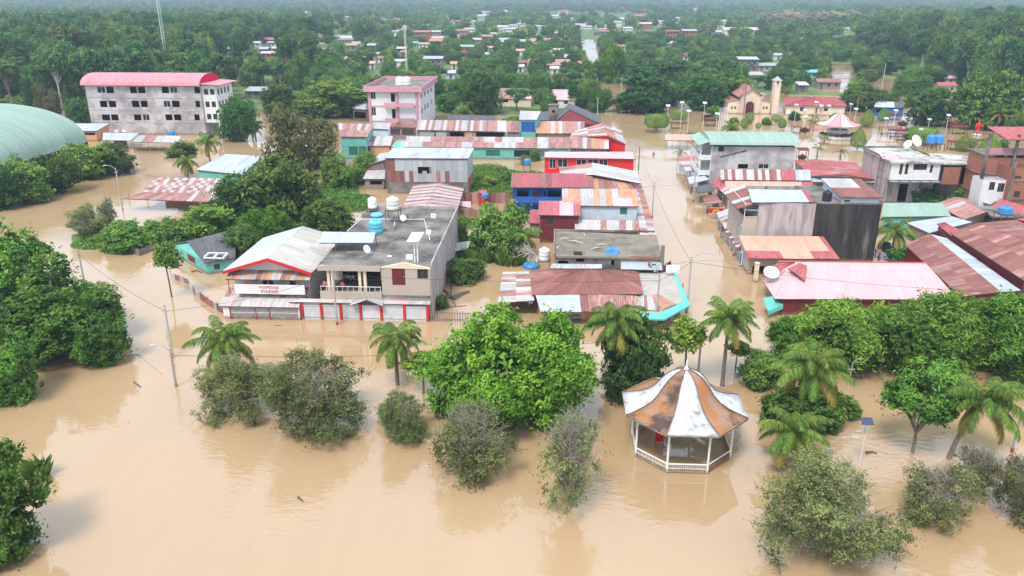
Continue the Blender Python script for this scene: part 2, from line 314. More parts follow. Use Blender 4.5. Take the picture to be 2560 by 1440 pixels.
# ------------------------------------------------------------------ building kit
RNG = random.Random(7)
FOOT = []        # footprints (x, y, radius) kept free of scattered trees
SEE = []         # image boxes (x0, y0, x1, y1, distance) of houses that trees in front must leave visible
def lerp(a, b, t): return a + (b - a) * t
def code_at(codes, i, nu, j, nv):
    rows = codes.split('/'); r = rows[min(len(rows) - 1, int(j / nv * len(rows)))]
    if r[0] == '?': return RNG.choice(r[1:])
    return r[min(len(r) - 1, int(i / nu * len(r)))]
def sheet(parent, a, b, c, d, code):
    """one corrugated sheet: a-b across the corrugations (low edge), d-c the high edge"""
    n = (b - a).cross(d - a).normalized()
    if n.z < 0: n = -n
    w_ = (b - a).length; l = (d - a).length; k = max(1, min(5, round(w_ / .36))); lift = .03 + RNG.random() * .02
    mb = MB(); mb.uv = []; ou, ov = RNG.random() * 50, RNG.random() * 50
    tl = RNG.uniform(-.012, .012)
    for i in range(2 * k + 1):
        t_ = i / (2 * k); o = n * (lift + (.05 if i % 2 else 0)); e = n * tl
        mb.v += [tuple(lerp(a, b, t_) + o + e), tuple(lerp(d, c, t_) + o - e)]; mb.uv += [(ou + t_ * w_, ov), (ou + t_ * w_, ov + l)]
        if i: q = 2 * i; mb.f.append((q - 2, q, q + 1, q - 1))
    return put('sheet', mb, SH[code], parent)
def roof(th, P, codes, nu=None, nv=None, name='roof', deck='wood', thick=.07):
    """P = low-left, low-right, high-right, high-left; the sheets run up the slope"""
    P = [Vector(p) for p in P]; a, b, c, d = P
    w_ = max((b - a).length, (c - d).length); l = max((d - a).length, (c - b).length)
    nu = nu or max(1, round(w_ / 1.15)); nv = nv or max(1, round(l / 3.6))
    n = (b - a).cross(d - a)
    mb = MB(); K = 5; fb = lambda s, t_, e: tuple(lerp(lerp(a, b, s), lerp(d, c, s), t_) - Vector((0, 0, e)))
    for e in (.02, thick):
        for i in range(K):
            for j in range(K): mb.quad(fb(i / K, j / K, e), fb((i + 1) / K, j / K, e), fb((i + 1) / K, (j + 1) / K, e), fb(i / K, (j + 1) / K, e))
    for i in range(K):
        p0, p1 = i / K, (i + 1) / K
        for A_, B_ in (((p0, 0), (p1, 0)), ((p0, 1), (p1, 1)), ((0, p0), (0, p1)), ((1, p0), (1, p1))): mb.quad(fb(*A_, .02), fb(*B_, .02), fb(*B_, thick), fb(*A_, thick))
    o = put(name, mb, M[deck], th)
    for j in range(nv):
        for i in range(nu):
            f = lambda s, t_: lerp(lerp(a, b, s), lerp(d, c, s), t_)
            e = .04 if j < nv - 1 else 0
            sheet(o, f(i / nu, j / nv - (.012 if j else 0)), f((i + 1) / nu, j / nv - (.012 if j else 0)), f((i + 1) / nu, (j + 1) / nv), f(i / nu, (j + 1) / nv), code_at(codes, i, nu, j, nv))
    return o
def tri_roof(th, a, b, c, codes, n_=4, name='roof'):        # triangular roof face, eave a-b, top c
    a, b, c = Vector(a), Vector(b), Vector(c); return roof(th, [a, b, lerp(c, b, .03), lerp(c, a, .03)], codes, name=name)
def panel(mb, A, B, zb, zA, zB, ops, thick=.2):
    A, B = Vector(A[:2]), Vector(B[:2]); D = B - A; L_ = D.length; D /= L_; n = Vector((D.y, -D.x))
    zm = min(zA, zB); S = sorted({0, L_} | {s for o in ops for s in (o[0], o[2])}); Z = sorted({zb, zm} | {z for o in ops for z in (o[1], o[3])})
    def p(s, z, k=0.): q = A + D * s - n * k; return (q.x, q.y, z)
    for s0, s1 in zip(S[:-1], S[1:]):
        for z0, z1 in zip(Z[:-1], Z[1:]):
            cs, cz = (s0 + s1) / 2, (z0 + z1) / 2
            if cz > zm or any(o[0] < cs < o[2] and o[1] < cz < o[3] for o in ops): continue
            mb.quad(p(s0, z0), p(s1, z0), p(s1, z1), p(s0, z1))
    if abs(zA - zB) > .01:
        mb.quad(p(0, zm), p(L_, zm), p(L_, zB), p(0, zA)) if zA > zm + .01 and zB > zm + .01 else mb.quad(p(0, zm), p(L_, zm), p(0, zA) if zA > zB else p(L_, zB))
    for s0, z0, s1, z1 in [o[:4] for o in ops]:
        mb.quad(p(s0, z0), p(s0, z0, thick), p(s1, z0, thick), p(s1, z0)); mb.quad(p(s0, z1), p(s1, z1), p(s1, z1, thick), p(s0, z1, thick))
        mb.quad(p(s0, z0), p(s0, z1), p(s0, z1, thick), p(s0, z0, thick)); mb.quad(p(s1, z0), p(s1, z0, thick), p(s1, z1, thick), p(s1, z1))
    return p, D, n
def obox(mb, p, s0, z0, s1, z1, k0, k1):        # a box on a wall panel, k = depth behind the face
    a = [p(s0, z0, k0), p(s1, z0, k0), p(s1, z1, k0), p(s0, z1, k0)]; b = [p(s0, z0, k1), p(s1, z0, k1), p(s1, z1, k1), p(s0, z1, k1)]
    mb.quad(*a); mb.quad(*b[::-1])
    for i in range(4): j = (i + 1) % 4; mb.quad(a[j], a[i], b[i], b[j])
    return mb
def fill(th, p, o):
    s0, z0, s1, z1, kind = o; f = .07
    if kind in ('o', ''): return
    if kind[0] in 'wk':
        mb = MB(); fm = M['white'] if kind[0] == 'w' else M['wood']
        for q in ((s0, z0, s1, z0 + f), (s0, z1 - f, s1, z1), (s0, z0 + f, s0 + f, z1 - f), (s1 - f, z0 + f, s1, z1 - f), ((s0 + s1 - f) / 2, z0 + f, (s0 + s1 + f) / 2, z1 - f)): obox(mb, p, *q, .04, .12)
        w_ = put('window', mb, fm, th); put('pane', obox(MB(), p, s0 + .01, z0 + .01, s1 - .01, z1 - .01, .125, .15), M['glass'], w_)
    elif kind[0] == 'd':
        dm = M[kind[2:]] if len(kind) > 2 else M['wood']
        d_ = put('door', obox(MB(), p, s0 + .01, z0, s1 - .01, z1 - .01, .06, .12), dm, th); put('handle', obox(MB(), p, s1 - .22, (z0 + z1) / 2 - .06, s1 - .12, (z0 + z1) / 2 + .06, .0, .055), M['steel'], d_)
    elif kind[0] == 's':      # roller shutter of ribs
        mb = MB(); nz_ = max(3, int((z1 - z0) / .22))
        for i in range(nz_): a = lerp(z0, z1, i / nz_); obox(mb, p, s0 + .01, a + .01, s1 - .01, lerp(z0, z1, (i + 1) / nz_) - .012, .05 + .02 * (i % 2), .11)
        put('shutter', mb, M[kind[2:]] if len(kind) > 2 else M['steel'], th)
    elif kind[0] == 'g':      # barred gate
        mb = MB(); k = int((s1 - s0) / .16)
        for i in range(k + 1): s = lerp(s0 + .02, s1 - .06, i / k); obox(mb, p, s, z0, s + .045, z1, .04, .08)
        for z in (z0 + .25 * (z1 - z0), z0 + .7 * (z1 - z0), z1 - .06): obox(mb, p, s0, z, s1, z + .06, .02, .037)
        tag(put('gate', mb, M['rail'], th), kind='stuff')
def walls(th, Q, zt, m, f=(), r=(), l=(), b=(), zb=-1.0, name='wall', pix=True):
    """Q = FL, FR, BR, BL ground corners; zt = wall top at each; openings are image boxes on that face: (x0, y0, x1, y1, kind)"""
    mb = MB(); todo = []
    for A, B, za, zb_, ops in ((Q[0], Q[1], zt[0], zt[1], f), (Q[1], Q[2], zt[1], zt[2], r), (Q[2], Q[3], zt[2], zt[3], b), (Q[3], Q[0], zt[3], zt[0], l)):
        L_ = (Vector(B[:2]) - Vector(A[:2])).length; zm = min(za, zb_); oo = []
        for x0, y0, x1, y1, kind in ops:
            if pix == 'm': s0, z1, s1, z0 = x0, y1, x1, y0
            else:
                xm, ym = (x0 + x1) / 2, (y0 + y1) / 2
                s0, s1 = hit(x0, ym, A, B)[0], hit(x1, ym, A, B)[0]; z1, z0 = hit(xm, y0, A, B)[1], hit(xm, y1, A, B)[1]
            s0, s1 = max(.1, min(s0, s1)), min(L_ - .1, max(s0, s1)); z0, z1 = max(zb + .05, z0), min(zm - .06, z1)
            if s1 - s0 > .15 and z1 - z0 > .15: oo.append((s0, z0, s1, z1, kind))
        p, D, n = panel(mb, A, B, zb, za, zb_, oo); todo += [(p, o) for o in oo]
    o = put(name, mb, M[m] if isinstance(m, str) else m, th)
    for p, q in todo: fill(th, p, q)
    return o
def inset(P, f=.35, s=.35, b=.35):
    a, bb, c, d = [Vector(p) for p in P]; u = (bb - a).normalized(); v = (d - a).normalized(); v2 = (c - bb).normalized()
    return [a + u * s + v * f, bb - u * s + v2 * f, c - u * s - v2 * b, d + u * s - v * b]
def posts(th, A, B, n, z1f, m='wood', w_=.14, zb=-1.0, z2=None):
    for i in range(n):
        q = lerp(Vector(A), Vector(B), i / max(1, n - 1)); z = z1f if z2 is None else lerp(z1f, z2, i / max(1, n - 1))
        put('post', MB().box(q.x - w_ / 2, q.y - w_ / 2, zb, q.x + w_ / 2, q.y + w_ / 2, z), M[m], th)
def house(name, label, cat, P4, codes, wall='white', f=(), r=(), l=(), nu=None, nv=None, ins=(.35, .35, .35), zb=-1.0, group=None, nowall=False, deck='wood'):
    """single-pitch building from its four roof corners (image x, y, roof height): low-left, low-right, high-right, high-left"""
    P = [at(*p) for p in P4]; th = thing(name, label, cat, (P[0] + P[2]) / 2 * Vector((1, 1, 0)) if False else ((P[0].x + P[2].x) / 2, (P[0].y + P[2].y) / 2, 0), group)
    roof(th, P, codes, nu, nv, deck=deck)
    if not nowall: Q = inset(P, *ins); walls(th, Q, [q.z - .1 for q in Q], wall, f, r, l, zb=zb)
    FOOT.append((th.location.x, th.location.y, max((P[0] - P[2]).length, (P[1] - P[3]).length) / 2))
    return th
def gable(name, label, cat, A, B, C, D, r0, r1, codes, codes2=None, axis='d', wall='white', f=(), r=(), l=(), ins=(.35, .35, .35), nowall=False, nu=None, nv=None, gmat=None, group=None, deck='wood'):
    """A FL, B FR, C BR, D BL eave corners, r0-r1 ridge (front-back if axis d, left-right if axis w), all (image x, y, height)"""
    A, B, C, D, r0, r1 = [at(*p) for p in (A, B, C, D, r0, r1)]
    th = thing(name, label, cat, ((A.x + C.x) / 2, (A.y + C.y) / 2, 0), group)
    if axis == 'd': roof(th, [D, A, r0, r1], codes, nu, nv, deck=deck); roof(th, [B, C, r1, r0], codes2 or codes, nu, nv, deck=deck)
    else: roof(th, [A, B, r1, r0], codes, nu, nv, deck=deck); roof(th, [C, D, r0, r1], codes2 or codes, nu, nv, deck=deck)
    if not nowall:
        Q = inset([A, B, C, D], *ins); walls(th, Q, [q.z - .1 for q in Q], wall, f, r, l)
        dn = Vector((0, 0, -.1)); k = (Q[0] - A).dot((D - A).normalized())
        mb = MB()
        if axis == 'd':
            u = (r1 - r0).normalized(); mb.quad(Q[0] + dn, Q[1] + dn, r0 + u * k + dn); mb.quad(Q[2] + dn, Q[3] + dn, r1 - u * k + dn)
        else:
            u = (r1 - r0).normalized(); mb.quad(Q[3] + dn, Q[0] + dn, r0 + u * k + dn); mb.quad(Q[1] + dn, Q[2] + dn, r1 - u * k + dn)
        put('gable_wall', mb, M[gmat or wall], th)
    FOOT.append((th.location.x, th.location.y, (A - C).length / 2))
    return th
def hiproof(th, A, B, C, D, r0, r1, codes):   # ridge along the width
    A, B, C, D, r0, r1 = [Vector(p) for p in (A, B, C, D, r0, r1)]
    roof(th, [A, B, r1, r0], codes); roof(th, [C, D, r0, r1], codes); tri_roof(th, D, A, r0, codes); tri_roof(th, B, C, r1, codes)
def vault(th, x0, x1, y0, y1, z0, rise, codes, seg=8, nu=None, flat=.0):
    """barrel roof, axis along x"""
    pr = [(lerp(y0, y1, .5 - .5 * math.cos(math.pi * k / seg)), z0 + rise * math.sin(math.pi * k / seg)) for k in range(seg + 1)]
    n = nu or max(2, round((x1 - x0) / 1.6)); mb = MB()
    for k in range(seg): mb.quad((x0, pr[k][0], pr[k][1]), (x1, pr[k][0], pr[k][1]), (x1, pr[k + 1][0], pr[k + 1][1]), (x0, pr[k + 1][0], pr[k + 1][1]))
    o = put('roof', mb, M['steel'], th)
    for i in range(n):
        a, b = lerp(x0, x1, i / n), lerp(x0, x1, (i + 1) / n); m2 = MB(); m2.uv = []; ou = RNG.random() * 40; up = .04 + .02 * (i % 2)
        for k in range(seg + 1):
            ny = -math.cos(math.pi * k / seg); nz_ = math.sin(math.pi * k / seg)
            for q, x in enumerate((a, (a + b) / 2 - .12, (a + b) / 2, b)):
                h = up + (.05 if q == 2 else 0); m2.v.append((x, pr[k][0] + ny * h, pr[k][1] + nz_ * h + .01)); m2.uv.append((ou + x, ou + k * rise * .4))
            if k:
                for q in range(3): e = 4 * k + q; m2.f.append((e - 4, e - 3, e + 1, e))
        put('sheet', m2, SH[code_at(codes, i, n, 0, 1)], o)
    return pr
def water_tank(label, P, r, h, m, stand=0., group=None):
    th = thing('water_tank', label, 'water tank', P, group)
    put('tank_body', MB().lathe((P[0], P[1], P[2] + stand), [(r * .96, 0), (r, h * .05), (r, h * .3), (r * .97, h * .32), (r, h * .34), (r, h * .62), (r * .97, h * .64), (r, h * .66), (r, h * .8), (r * .8, h * .9), (r * .36, h * .97)], 20), M[m], th, True)
    put('lid', MB().lathe((P[0], P[1], P[2] + stand + h * .96), [(r * .34, 0), (r * .36, h * .05), (r * .3, h * .09)], 14), M[m], th, True)
    if stand:
        mb = MB().box(P[0] - r * 1.1, P[1] - r * 1.1, P[2] + stand - .1, P[0] + r * 1.1, P[1] + r * 1.1, P[2] + stand)
        put('platform', mb, M['wood'], th)
        for a in (-1, 1):
            for b in (-1, 1): put('leg', MB().tube([(P[0] + a * r, P[1] + b * r, P[2]), (P[0] + a * r, P[1] + b * r, P[2] + stand - .1)], .07, 4), M['wood'], th)
    return th
def dish(label, P, r, az=-2.2, el=.6):
    th = thing('satellite_dish', label, 'satellite dish', P); d = Vector((math.cos(az) * math.cos(el), math.sin(az) * math.cos(el), math.sin(el)))
    c = Vector(P) + Vector((0, 0, r * 1.5)); q = d.to_track_quat('Z', 'Y'); mb = MB(); n = 18
    for k, (a, h) in enumerate(((.02, 0), (.4, .05), (.75, .16), (1, .28), (1.0, .24), (.75, .11), (.4, 0), (.02, -.05))):
        for i in range(n): t_ = 2 * math.pi * i / n; mb.v.append(tuple(c + q @ Vector((r * a * math.cos(t_), r * a * math.sin(t_), r * h))))
    for k in range(7):
        for i in range(n): mb.f.append((k * n + i, k * n + (i + 1) % n, (k + 1) * n + (i + 1) % n, (k + 1) * n + i))
    put('reflector', mb, M['white'], th, True); tip = c + d * r * .9
    put('feed_arm', MB().tube([c + q @ Vector((0, -r * .95, r * .25)), tip], r * .03, 5).tube([tip - d * r * .12, tip + d * r * .05], r * .08, 6), M['steel'], th)
    put('mast', MB().tube([P, c - d * r * .06], r * .06, 6), M['steel'], th)
    return th
# ------------------------------------------------------------------ the guest house and its concrete neighbour
def guest_house():
    v0 = at(650, 799).y; vf = v0 + 1.8
    A, B = at(557, 679, 6.1), at(777, 685, 6.1); rf, rb = at(664, 651, 8.0), at(752, 566, 8.0)
    y0 = (A.y + B.y) / 2; A.y = B.y = rf.y = y0; ybk = rb.y; rb.x = rf.x
    C, D = Vector((B.x + 1.0, ybk, 6.1)), Vector((A.x, ybk, 6.1))
    th = thing('guest_house', 'white guest house with red gable trim and a lettered balcony front', 'house', ((A.x + B.x) / 2, y0 + 8, 0))
    roof(th, [D, A, rf, rb], 'zzzzzzzzzz', 11, 2); roof(th, [B, C, rb, rf], '?eeeew', 14, 2)
    u = Vector((0, -1, 0)); mb = MB()
    for P, Q in ((A, rf), (rf, B)): mb.slab([P + u * .06 + Vector((0, 0, .1)), Q + u * .06 + Vector((0, 0, .1)), Q + Vector((0, .1, .1)), P + Vector((0, .1, .1))], .42)
    put('barge_board', mb, M['red'], th)
    yw = y0 + 1.5; xl, xr = A.x + .8, B.x - .8
    Q = [Vector((xl, yw, 0)), Vector((xr, yw, 0)), Vector((xr, ybk - .5, 0)), Vector((xl, ybk - .5, 0))]
    walls(th, Q, [5.9] * 4, 'white', f=[(626, 696, 644, 703, 'k'), (657, 697, 683, 716, 'd:dark'), (697, 697, 710, 703, 'k'), (724, 697, 739, 716, 'd:wood')], r=[])
    put('gable_wall', MB().quad((xl, yw - .01, 5.9), (xr, yw - .01, 5.9), (rf.x, yw - .01, 7.75)).quad((xr, ybk - .5, 5.9), (xl, ybk - .5, 5.9), (rf.x, ybk - .5, 7.75)), M['white'], th)
    # rusty awning over the balcony
    zz = on_v(670, 700, y0 - .2)[1]
    roof(th, [(A.x + .4, y0 - .3, zz), (B.x - .2, y0 - .3, zz + .05), (B.x - .2, yw, zz + .75), (A.x + .4, yw, zz + .7)], 'orowowroowwrowoow', 17, 1, name='awning')
    for i in range(5): x = lerp(A.x + .7, B.x - .5, i / 4); put('post', MB().box(x - .05, y0 - .2, 3.0, x + .05, y0 - .1, zz - .02), M['polered'], th)
    # balcony slab and lettered parapet
    pl, pr_ = on_v(587, 725, y0 - .5)[0], on_v(762, 725, y0 - .5)[0]; z1, z0 = on_v(670, 712, y0 - .5)[1], on_v(670, 735, y0 - .5)[1]
    put('balcony_slab', MB().box(pl + .05, y0 - .4, z0 + .1, pr_ - .05, yw - .02, z0 + .3), M['conc'], th)
    sg = put('balcony_parapet', MB().box(pl, y0 - .55, z0, pr_, y0 - .42, z1), M['white'], th)
    for txt, xa, xb, yb_, hh in (('HOSPEDAJE', 644, 700, 721.5, .36), ('INAPARI', 648, 700, 732, .44)):
        cu = bpy.data.curves.new('lettering', 'FONT'); cu.body = txt; cu.size = hh * 1.35; cu.align_x = 'CENTER'; cu.extrude = .015; cu.space_character = 1.08
        q = bpy.data.objects.new('lettering_curve', cu); COL.objects.link(q); me = bpy.data.meshes.new_from_object(q.evaluated_get(bpy.context.evaluated_depsgraph_get())); bpy.data.objects.remove(q)
        me.materials.clear(); me.materials.append(M['polered']); o = link('lettering', me, sg)
        xx, zz_ = on_v((xa + xb) / 2, yb_, y0 - .57); wd = on_v(xb, yb_, y0 - .57)[0] - on_v(xa, yb_, y0 - .57)[0]
        o.location = Vector((xx, y0 - .575, zz_)) - ORG[th]; o.rotation_euler = (math.pi / 2, 0, 0); o.scale = (1.0, 1, 1)
    # ground-floor canopy and barred front
    zc = on_v(650, 766, v0)[1]
    roof(th, [(at(552, 798).x, v0 - .25, zc), (at(752, 800).x, v0 - .25, zc), (at(752, 800).x + .2, yw - .1, z0 + .02), (at(560, 798).x, yw - .1, z0 + .02)], '?pwwwpwwer', 14, 2, name='canopy')
    Q = [Vector((at(560, 798).x, v0, 0)), Vector((at(751, 800).x, v0, 0)), Vector((at(751, 800).x, yw - .3, 0)), Vector((at(560, 798).x, yw - .3, 0))]
    walls(th, Q, [zc - .05, zc - .05, z0 - .1, z0 - .1], 'white', f=[(577, 768, 640, 830, 'g'), (643, 768, 676, 830, 'g'), (679, 768, 750, 830, 'g')], name='ground_floor_wall')
    for x in (576.5, 641.5, 677.5): q = at(x, 799); put('gate_post', MB().box(q.x - .06, v0 - .1, -1, q.x + .06, v0 - .012, zc - .08), M['polered'], th)
    FOOT.append((th.location.x, th.location.y, 12)); return th
guest_house()
def concrete_house():
    v0 = at(900, 800).y; y0 = 94.75; x0 = at(797, 660, 7.4).x; x1 = at(1073, 667, 7.4).x; y1 = 124.4; zt = 7.3
    th = thing('concrete_house', 'two-storey concrete house with a flat mouldy roof, open terrace and red gate posts', 'house', ((x0 + x1) / 2, 108, 0))
    zf = on_v(870, 726, y0)[1]; xm = on_v(953, 690, y0)[0]
    # body: lower storey, rear upper storey, stone-clad front room
    yb = y0 + 5.5
    walls(th, [Vector((x0, y0, 0)), Vector((x1, y0, 0)), Vector((x1, y1, 0)), Vector((x0, y1, 0))], [zf - .9] * 4, 'grey', name='lower_wall')
    put('terrace_floor', MB().box(x0, y0 - .05, zf - .88, x1 + .03, y1 + .02, zf - .55), M['conc'], th)
    walls(th, [Vector((x0, yb, 0)), Vector((xm, yb, 0)), Vector((xm, y1 - .03, 0)), Vector((x0, y1 - .03, 0))], [zt - .3] * 4, 'cream', f=[(856, 666, 905, 700, 'o'), (915, 668, 950, 705, 'o')], zb=zf - .54, name='terrace_wall')
    put('terrace_room_shade', MB().box(x0 + .3, yb + 2.5, zf - .53, xm - .3, yb + 2.6, zt - .35), M['dark'], th)  # near-black sheet: the terrace rooms' shade put into its colour
    walls(th, [Vector((xm + .02, y0, 0)), Vector((x1, y0, 0)), Vector((x1, y1 - .05, 0)), Vector((xm + .02, y1 - .05, 0))], [zt - .12] * 4, 'beige', f=[(980, 668, 1013, 713, 'd:maroon'), (1043, 667, 1070, 697, 'k')], zb=zf - .54, name='front_room_wall')
    put('gable_parapet', MB().quad((xm, y0 - .08, zt - .2), (x1 + .1, y0 - .08, zt - .25), on_v(1010, 656, y0 - .08)[0:1] + (y0 - .08, zt + .45)).slab([(xm, y0 - .1, zt - .1), (on_v(1010, 656, y0)[0], y0 - .1, zt + .55), (on_v(1010, 656, y0)[0], y0 + .25, zt + .55), (xm, y0 + .25, zt - .1)], .14).slab([(on_v(1010, 656, y0)[0], y0 - .1, zt + .55), (x1 + .12, y0 - .1, zt - .15), (x1 + .12, y0 + .25, zt - .15), (on_v(1010, 656, y0)[0], y0 + .25, zt + .55)], .14), M['cream'], th)
    xp = x1 + .12
    put('roof_slab', MB().slab([(x0 - .1, y0 - .1, zt), (xp, y0 + .3, zt), (xp, y1, zt), (x0 - .1, y1, zt)], .28), M['conc'], th)
    put('roof_edge', MB().box(x0 - .12, y0 - .2, zt - .65, xm - .05, y0 - .11, zt + .08), M['beige'], th)
    mb = MB().box(xp - .02, y0 + .3, zt - .02, xp + .16, y1, zt + .45).box(x0 - .1, y1 - .16, zt, xp - .03, y1, zt + .42)
    put('parapet', mb, M['pale'], th)
    put('side_wall_paint', MB().box(x1 + .001, y0 + .1, -1, x1 + .11, y1 - .1, zt - .3), M['pale'], th)
    for x in (822, 832, 900, 913): X = on_v(x, 700, y0 + .3)[0]; put('column', MB().box(X - .18, y0 + .15, zf - .54, X + .18, y0 + .5, zt - .29), M['cream'], th)
    put('terrace_parapet', MB().box(x0 - .05, y0 - .15, zf - 1.2, xm - .05, y0 - .06, zf - .1), M['beige'], th)
    rl = MB().tube([(x0, y0 - .05, zf + .55), (xm - .1, y0 - .05, zf + .55)], .05, 4)
    for i in range(12): X = lerp(x0 + .1, xm - .2, i / 11); rl.tube([(X, y0 - .05, zf - .1), (X, y0 - .05, zf + .55)], .035, 4)
    put('railing', rl, M['rail'], th)
    # street canopy with red posts and panelled gates
    zc, zi = on_v(900, 757, v0)[1], zf - 1.25; xa, xb = at(730, 800).x, at(1078, 803).x
    roof(th, [(xa - .3, v0 - .3, zc), (xb, v0 - .3, zc), (xb, y0 - .16, zi), (xa + 1.2, y0 - .16, zi)], '?wwwwwpe', 19, 1, name='canopy')
    mx_ = at(922, 802).x; r1 = Vector((mx_, v0 - .9, zc + .75)); r2 = Vector((mx_, y0 - .3, zi + .35))
    roof(th, [(mx_ - 2.1, y0 - .3, zi + .03), (mx_ - 2.1, v0 - .9, zc - .05), r1, r2], 'ww', 3, 1, name='porch_roof'); roof(th, [(mx_ + 2.1, v0 - .9, zc - .05), (mx_ + 2.1, y0 - .3, zi + .03), r2, r1], 'ww', 3, 1, name='porch_roof')
    X = [at(x, 801).x for x in (755, 804, 853, 903, 955, 1013, 1071)]
    for x in X: put('gate_post', MB().box(x - .17, v0 - .17, -1, x + .17, v0 + .17, zc - .03), M['red'], th)
    for i in range(6):
        a, b_ = X[i] + .2, X[i + 1] - .2; mb = MB(); k = 14
        for j in range(k): s0, s1 = lerp(a, b_, j / k), lerp(a, b_, (j + 1) / k); mb.box(s0 + .015, v0 - .04 + .02 * (j % 2), -1, s1, v0 + .03, zc - .18 - .1 * (i % 2))
        g_ = put('gate', mb, mat('pale_gate_metal', (.62, .65, .68), .5, (.5, .5, .5), 1.2, .5), th)
        rr = MB()
        for z in (.35, zc - .5): rr.box(a, v0 - .12, z, b_, v0 - .06, z + .07)
        put('gate_rail', rr, M['rail'], g_)
    FOOT.append((th.location.x, th.location.y, 17))
    # things on the roof
    zr = zt
    def rp(x, y): return at(x, y, zr)
    p = rp(940, 580); water_tank('light blue open water tank on the mouldy flat roof', (p.x, p.y, zr), 1.05, 1.9, 'tankb')
    p = rp(942, 541); o = put('loose_lid', MB().lathe((p.x, p.y, zr), [(.95, .05), (1.02, .3), (.7, .5), (.2, .6)], 18), M['tankb'], None, True, (p.x, p.y, zr)); tag(o, 'loose light blue tank lid behind the open blue tank', 'tank lid')
    p = rp(932, 528); water_tank('narrow white water tank at the back edge of the flat roof', (p.x, p.y, zr), .72, 1.75, 'tankw', .6)
    p = rp(984, 552); water_tank('cream water tank on a tall steel stand on the flat roof', (p.x, p.y, zr), 1.0, 1.9, 'tank', 1.9)
    p = rp(1008, 557); dish('small white dish beside the cream tank stand', (p.x, p.y, zr), .5, -1.2, .5)
    p = rp(988, 572); dish('small grey dish lying low before the tank stand', (p.x, p.y, zr - .1), .5, -2.9, .2)
    p = rp(917, 640); dish('white dish near the front edge of the flat roof', (p.x, p.y, zr), .6, -.6, .5)
    a, b_, c, d = at(798, 608, 8.6), at(932, 608, 8.6), at(939, 582, 9.0), at(808, 580, 9.0)
    t2 = thing('roof_canopy', 'pale zinc canopy standing between the guest house roof and the flat roof', 'canopy', (b_.x - 3, b_.y + 2, zr)); roof(t2, [a, b_, c, d], 'z', 8, 1)
    for q in (lerp(a, b_, .3), b_, c, lerp(d, c, .3)): put('post', MB().box(q.x - .05, q.y - .05, zr, q.x + .05, q.y + .05, q.z - .08), M['wood'], t2)
    # twin-post solar panel
    p = rp(1040, 655); t2 = thing('solar_array', 'white solar panel on two white posts above the flat roof', 'solar panel', (p.x, p.y, zr))
    for dx in (-.15, .25): put('post', MB().tube([(p.x + dx, p.y, zr), (p.x + dx, p.y, zr + 3)], .09, 6), M['rail'], t2)
    put('panel', MB().slab([(p.x - 1.0, p.y - .7, zr + 3.0), (p.x + .6, p.y - .7, zr + 3.1), (p.x + 1.1, p.y + .7, zr + 3.9), (p.x - .5, p.y + .7, zr + 3.8)], .08), M['tankw'], t2)
    p = rp(1024, 648); t2 = thing('air_conditioner', 'white air conditioner box beside the solar panel posts', 'air conditioner', (p.x, p.y, zr)); put('case', MB().box(p.x - .45, p.y - .2, zr, p.x + .45, p.y + .2, zr + .6), M['tankw'], t2)
    put('fan_grille', MB().lathe((0, 0, 0), [(.01, 0), (.22, 0), (.22, .03), (.01, .03)], 14), M['steel'], t2).matrix_local = Matrix.Translation((.12, -.2, .3)) @ Matrix.Rotation(math.pi / 2, 4, 'X')
    for x, yy, s, lab in ((1072, 585, .35, 'white roof vent box by the right parapet of the flat roof'), (1084, 545, .4, 'white vent box in the far right corner of the flat roof'), (974, 641, .3, 'scrap of white board lying on the flat roof')):
        p = rp(x, yy); t2 = put('roof_box', MB().box(p.x - s, p.y - s * .6, zr, p.x + s, p.y + s * .6, zr + (s * 1.6 if s > .3 else .06)).box(p.x - s * .7, p.y - s * .4, zr + (s * 1.6 if s > .3 else .06), p.x + s * .7, p.y + s * .4, zr + (s * 1.6 if s > .3 else .06) + .05), M['tankw'], None, False, (p.x, p.y, zr)); tag(t2, lab, 'roof box')
    for pts, lab in (([(890, 548), (1060, 548), (1075, 600)], 'white pipe running across the flat roof'), ([(905, 546), (868, 578)], 'white pipe along the left side of the flat roof')):
        q = [at(*k, zr + .12) for k in pts]; tag(put('pipe', MB().tube(q, .06, 5), M['rail'], None, False, tuple(q[0])), lab, 'pipe')
concrete_house()
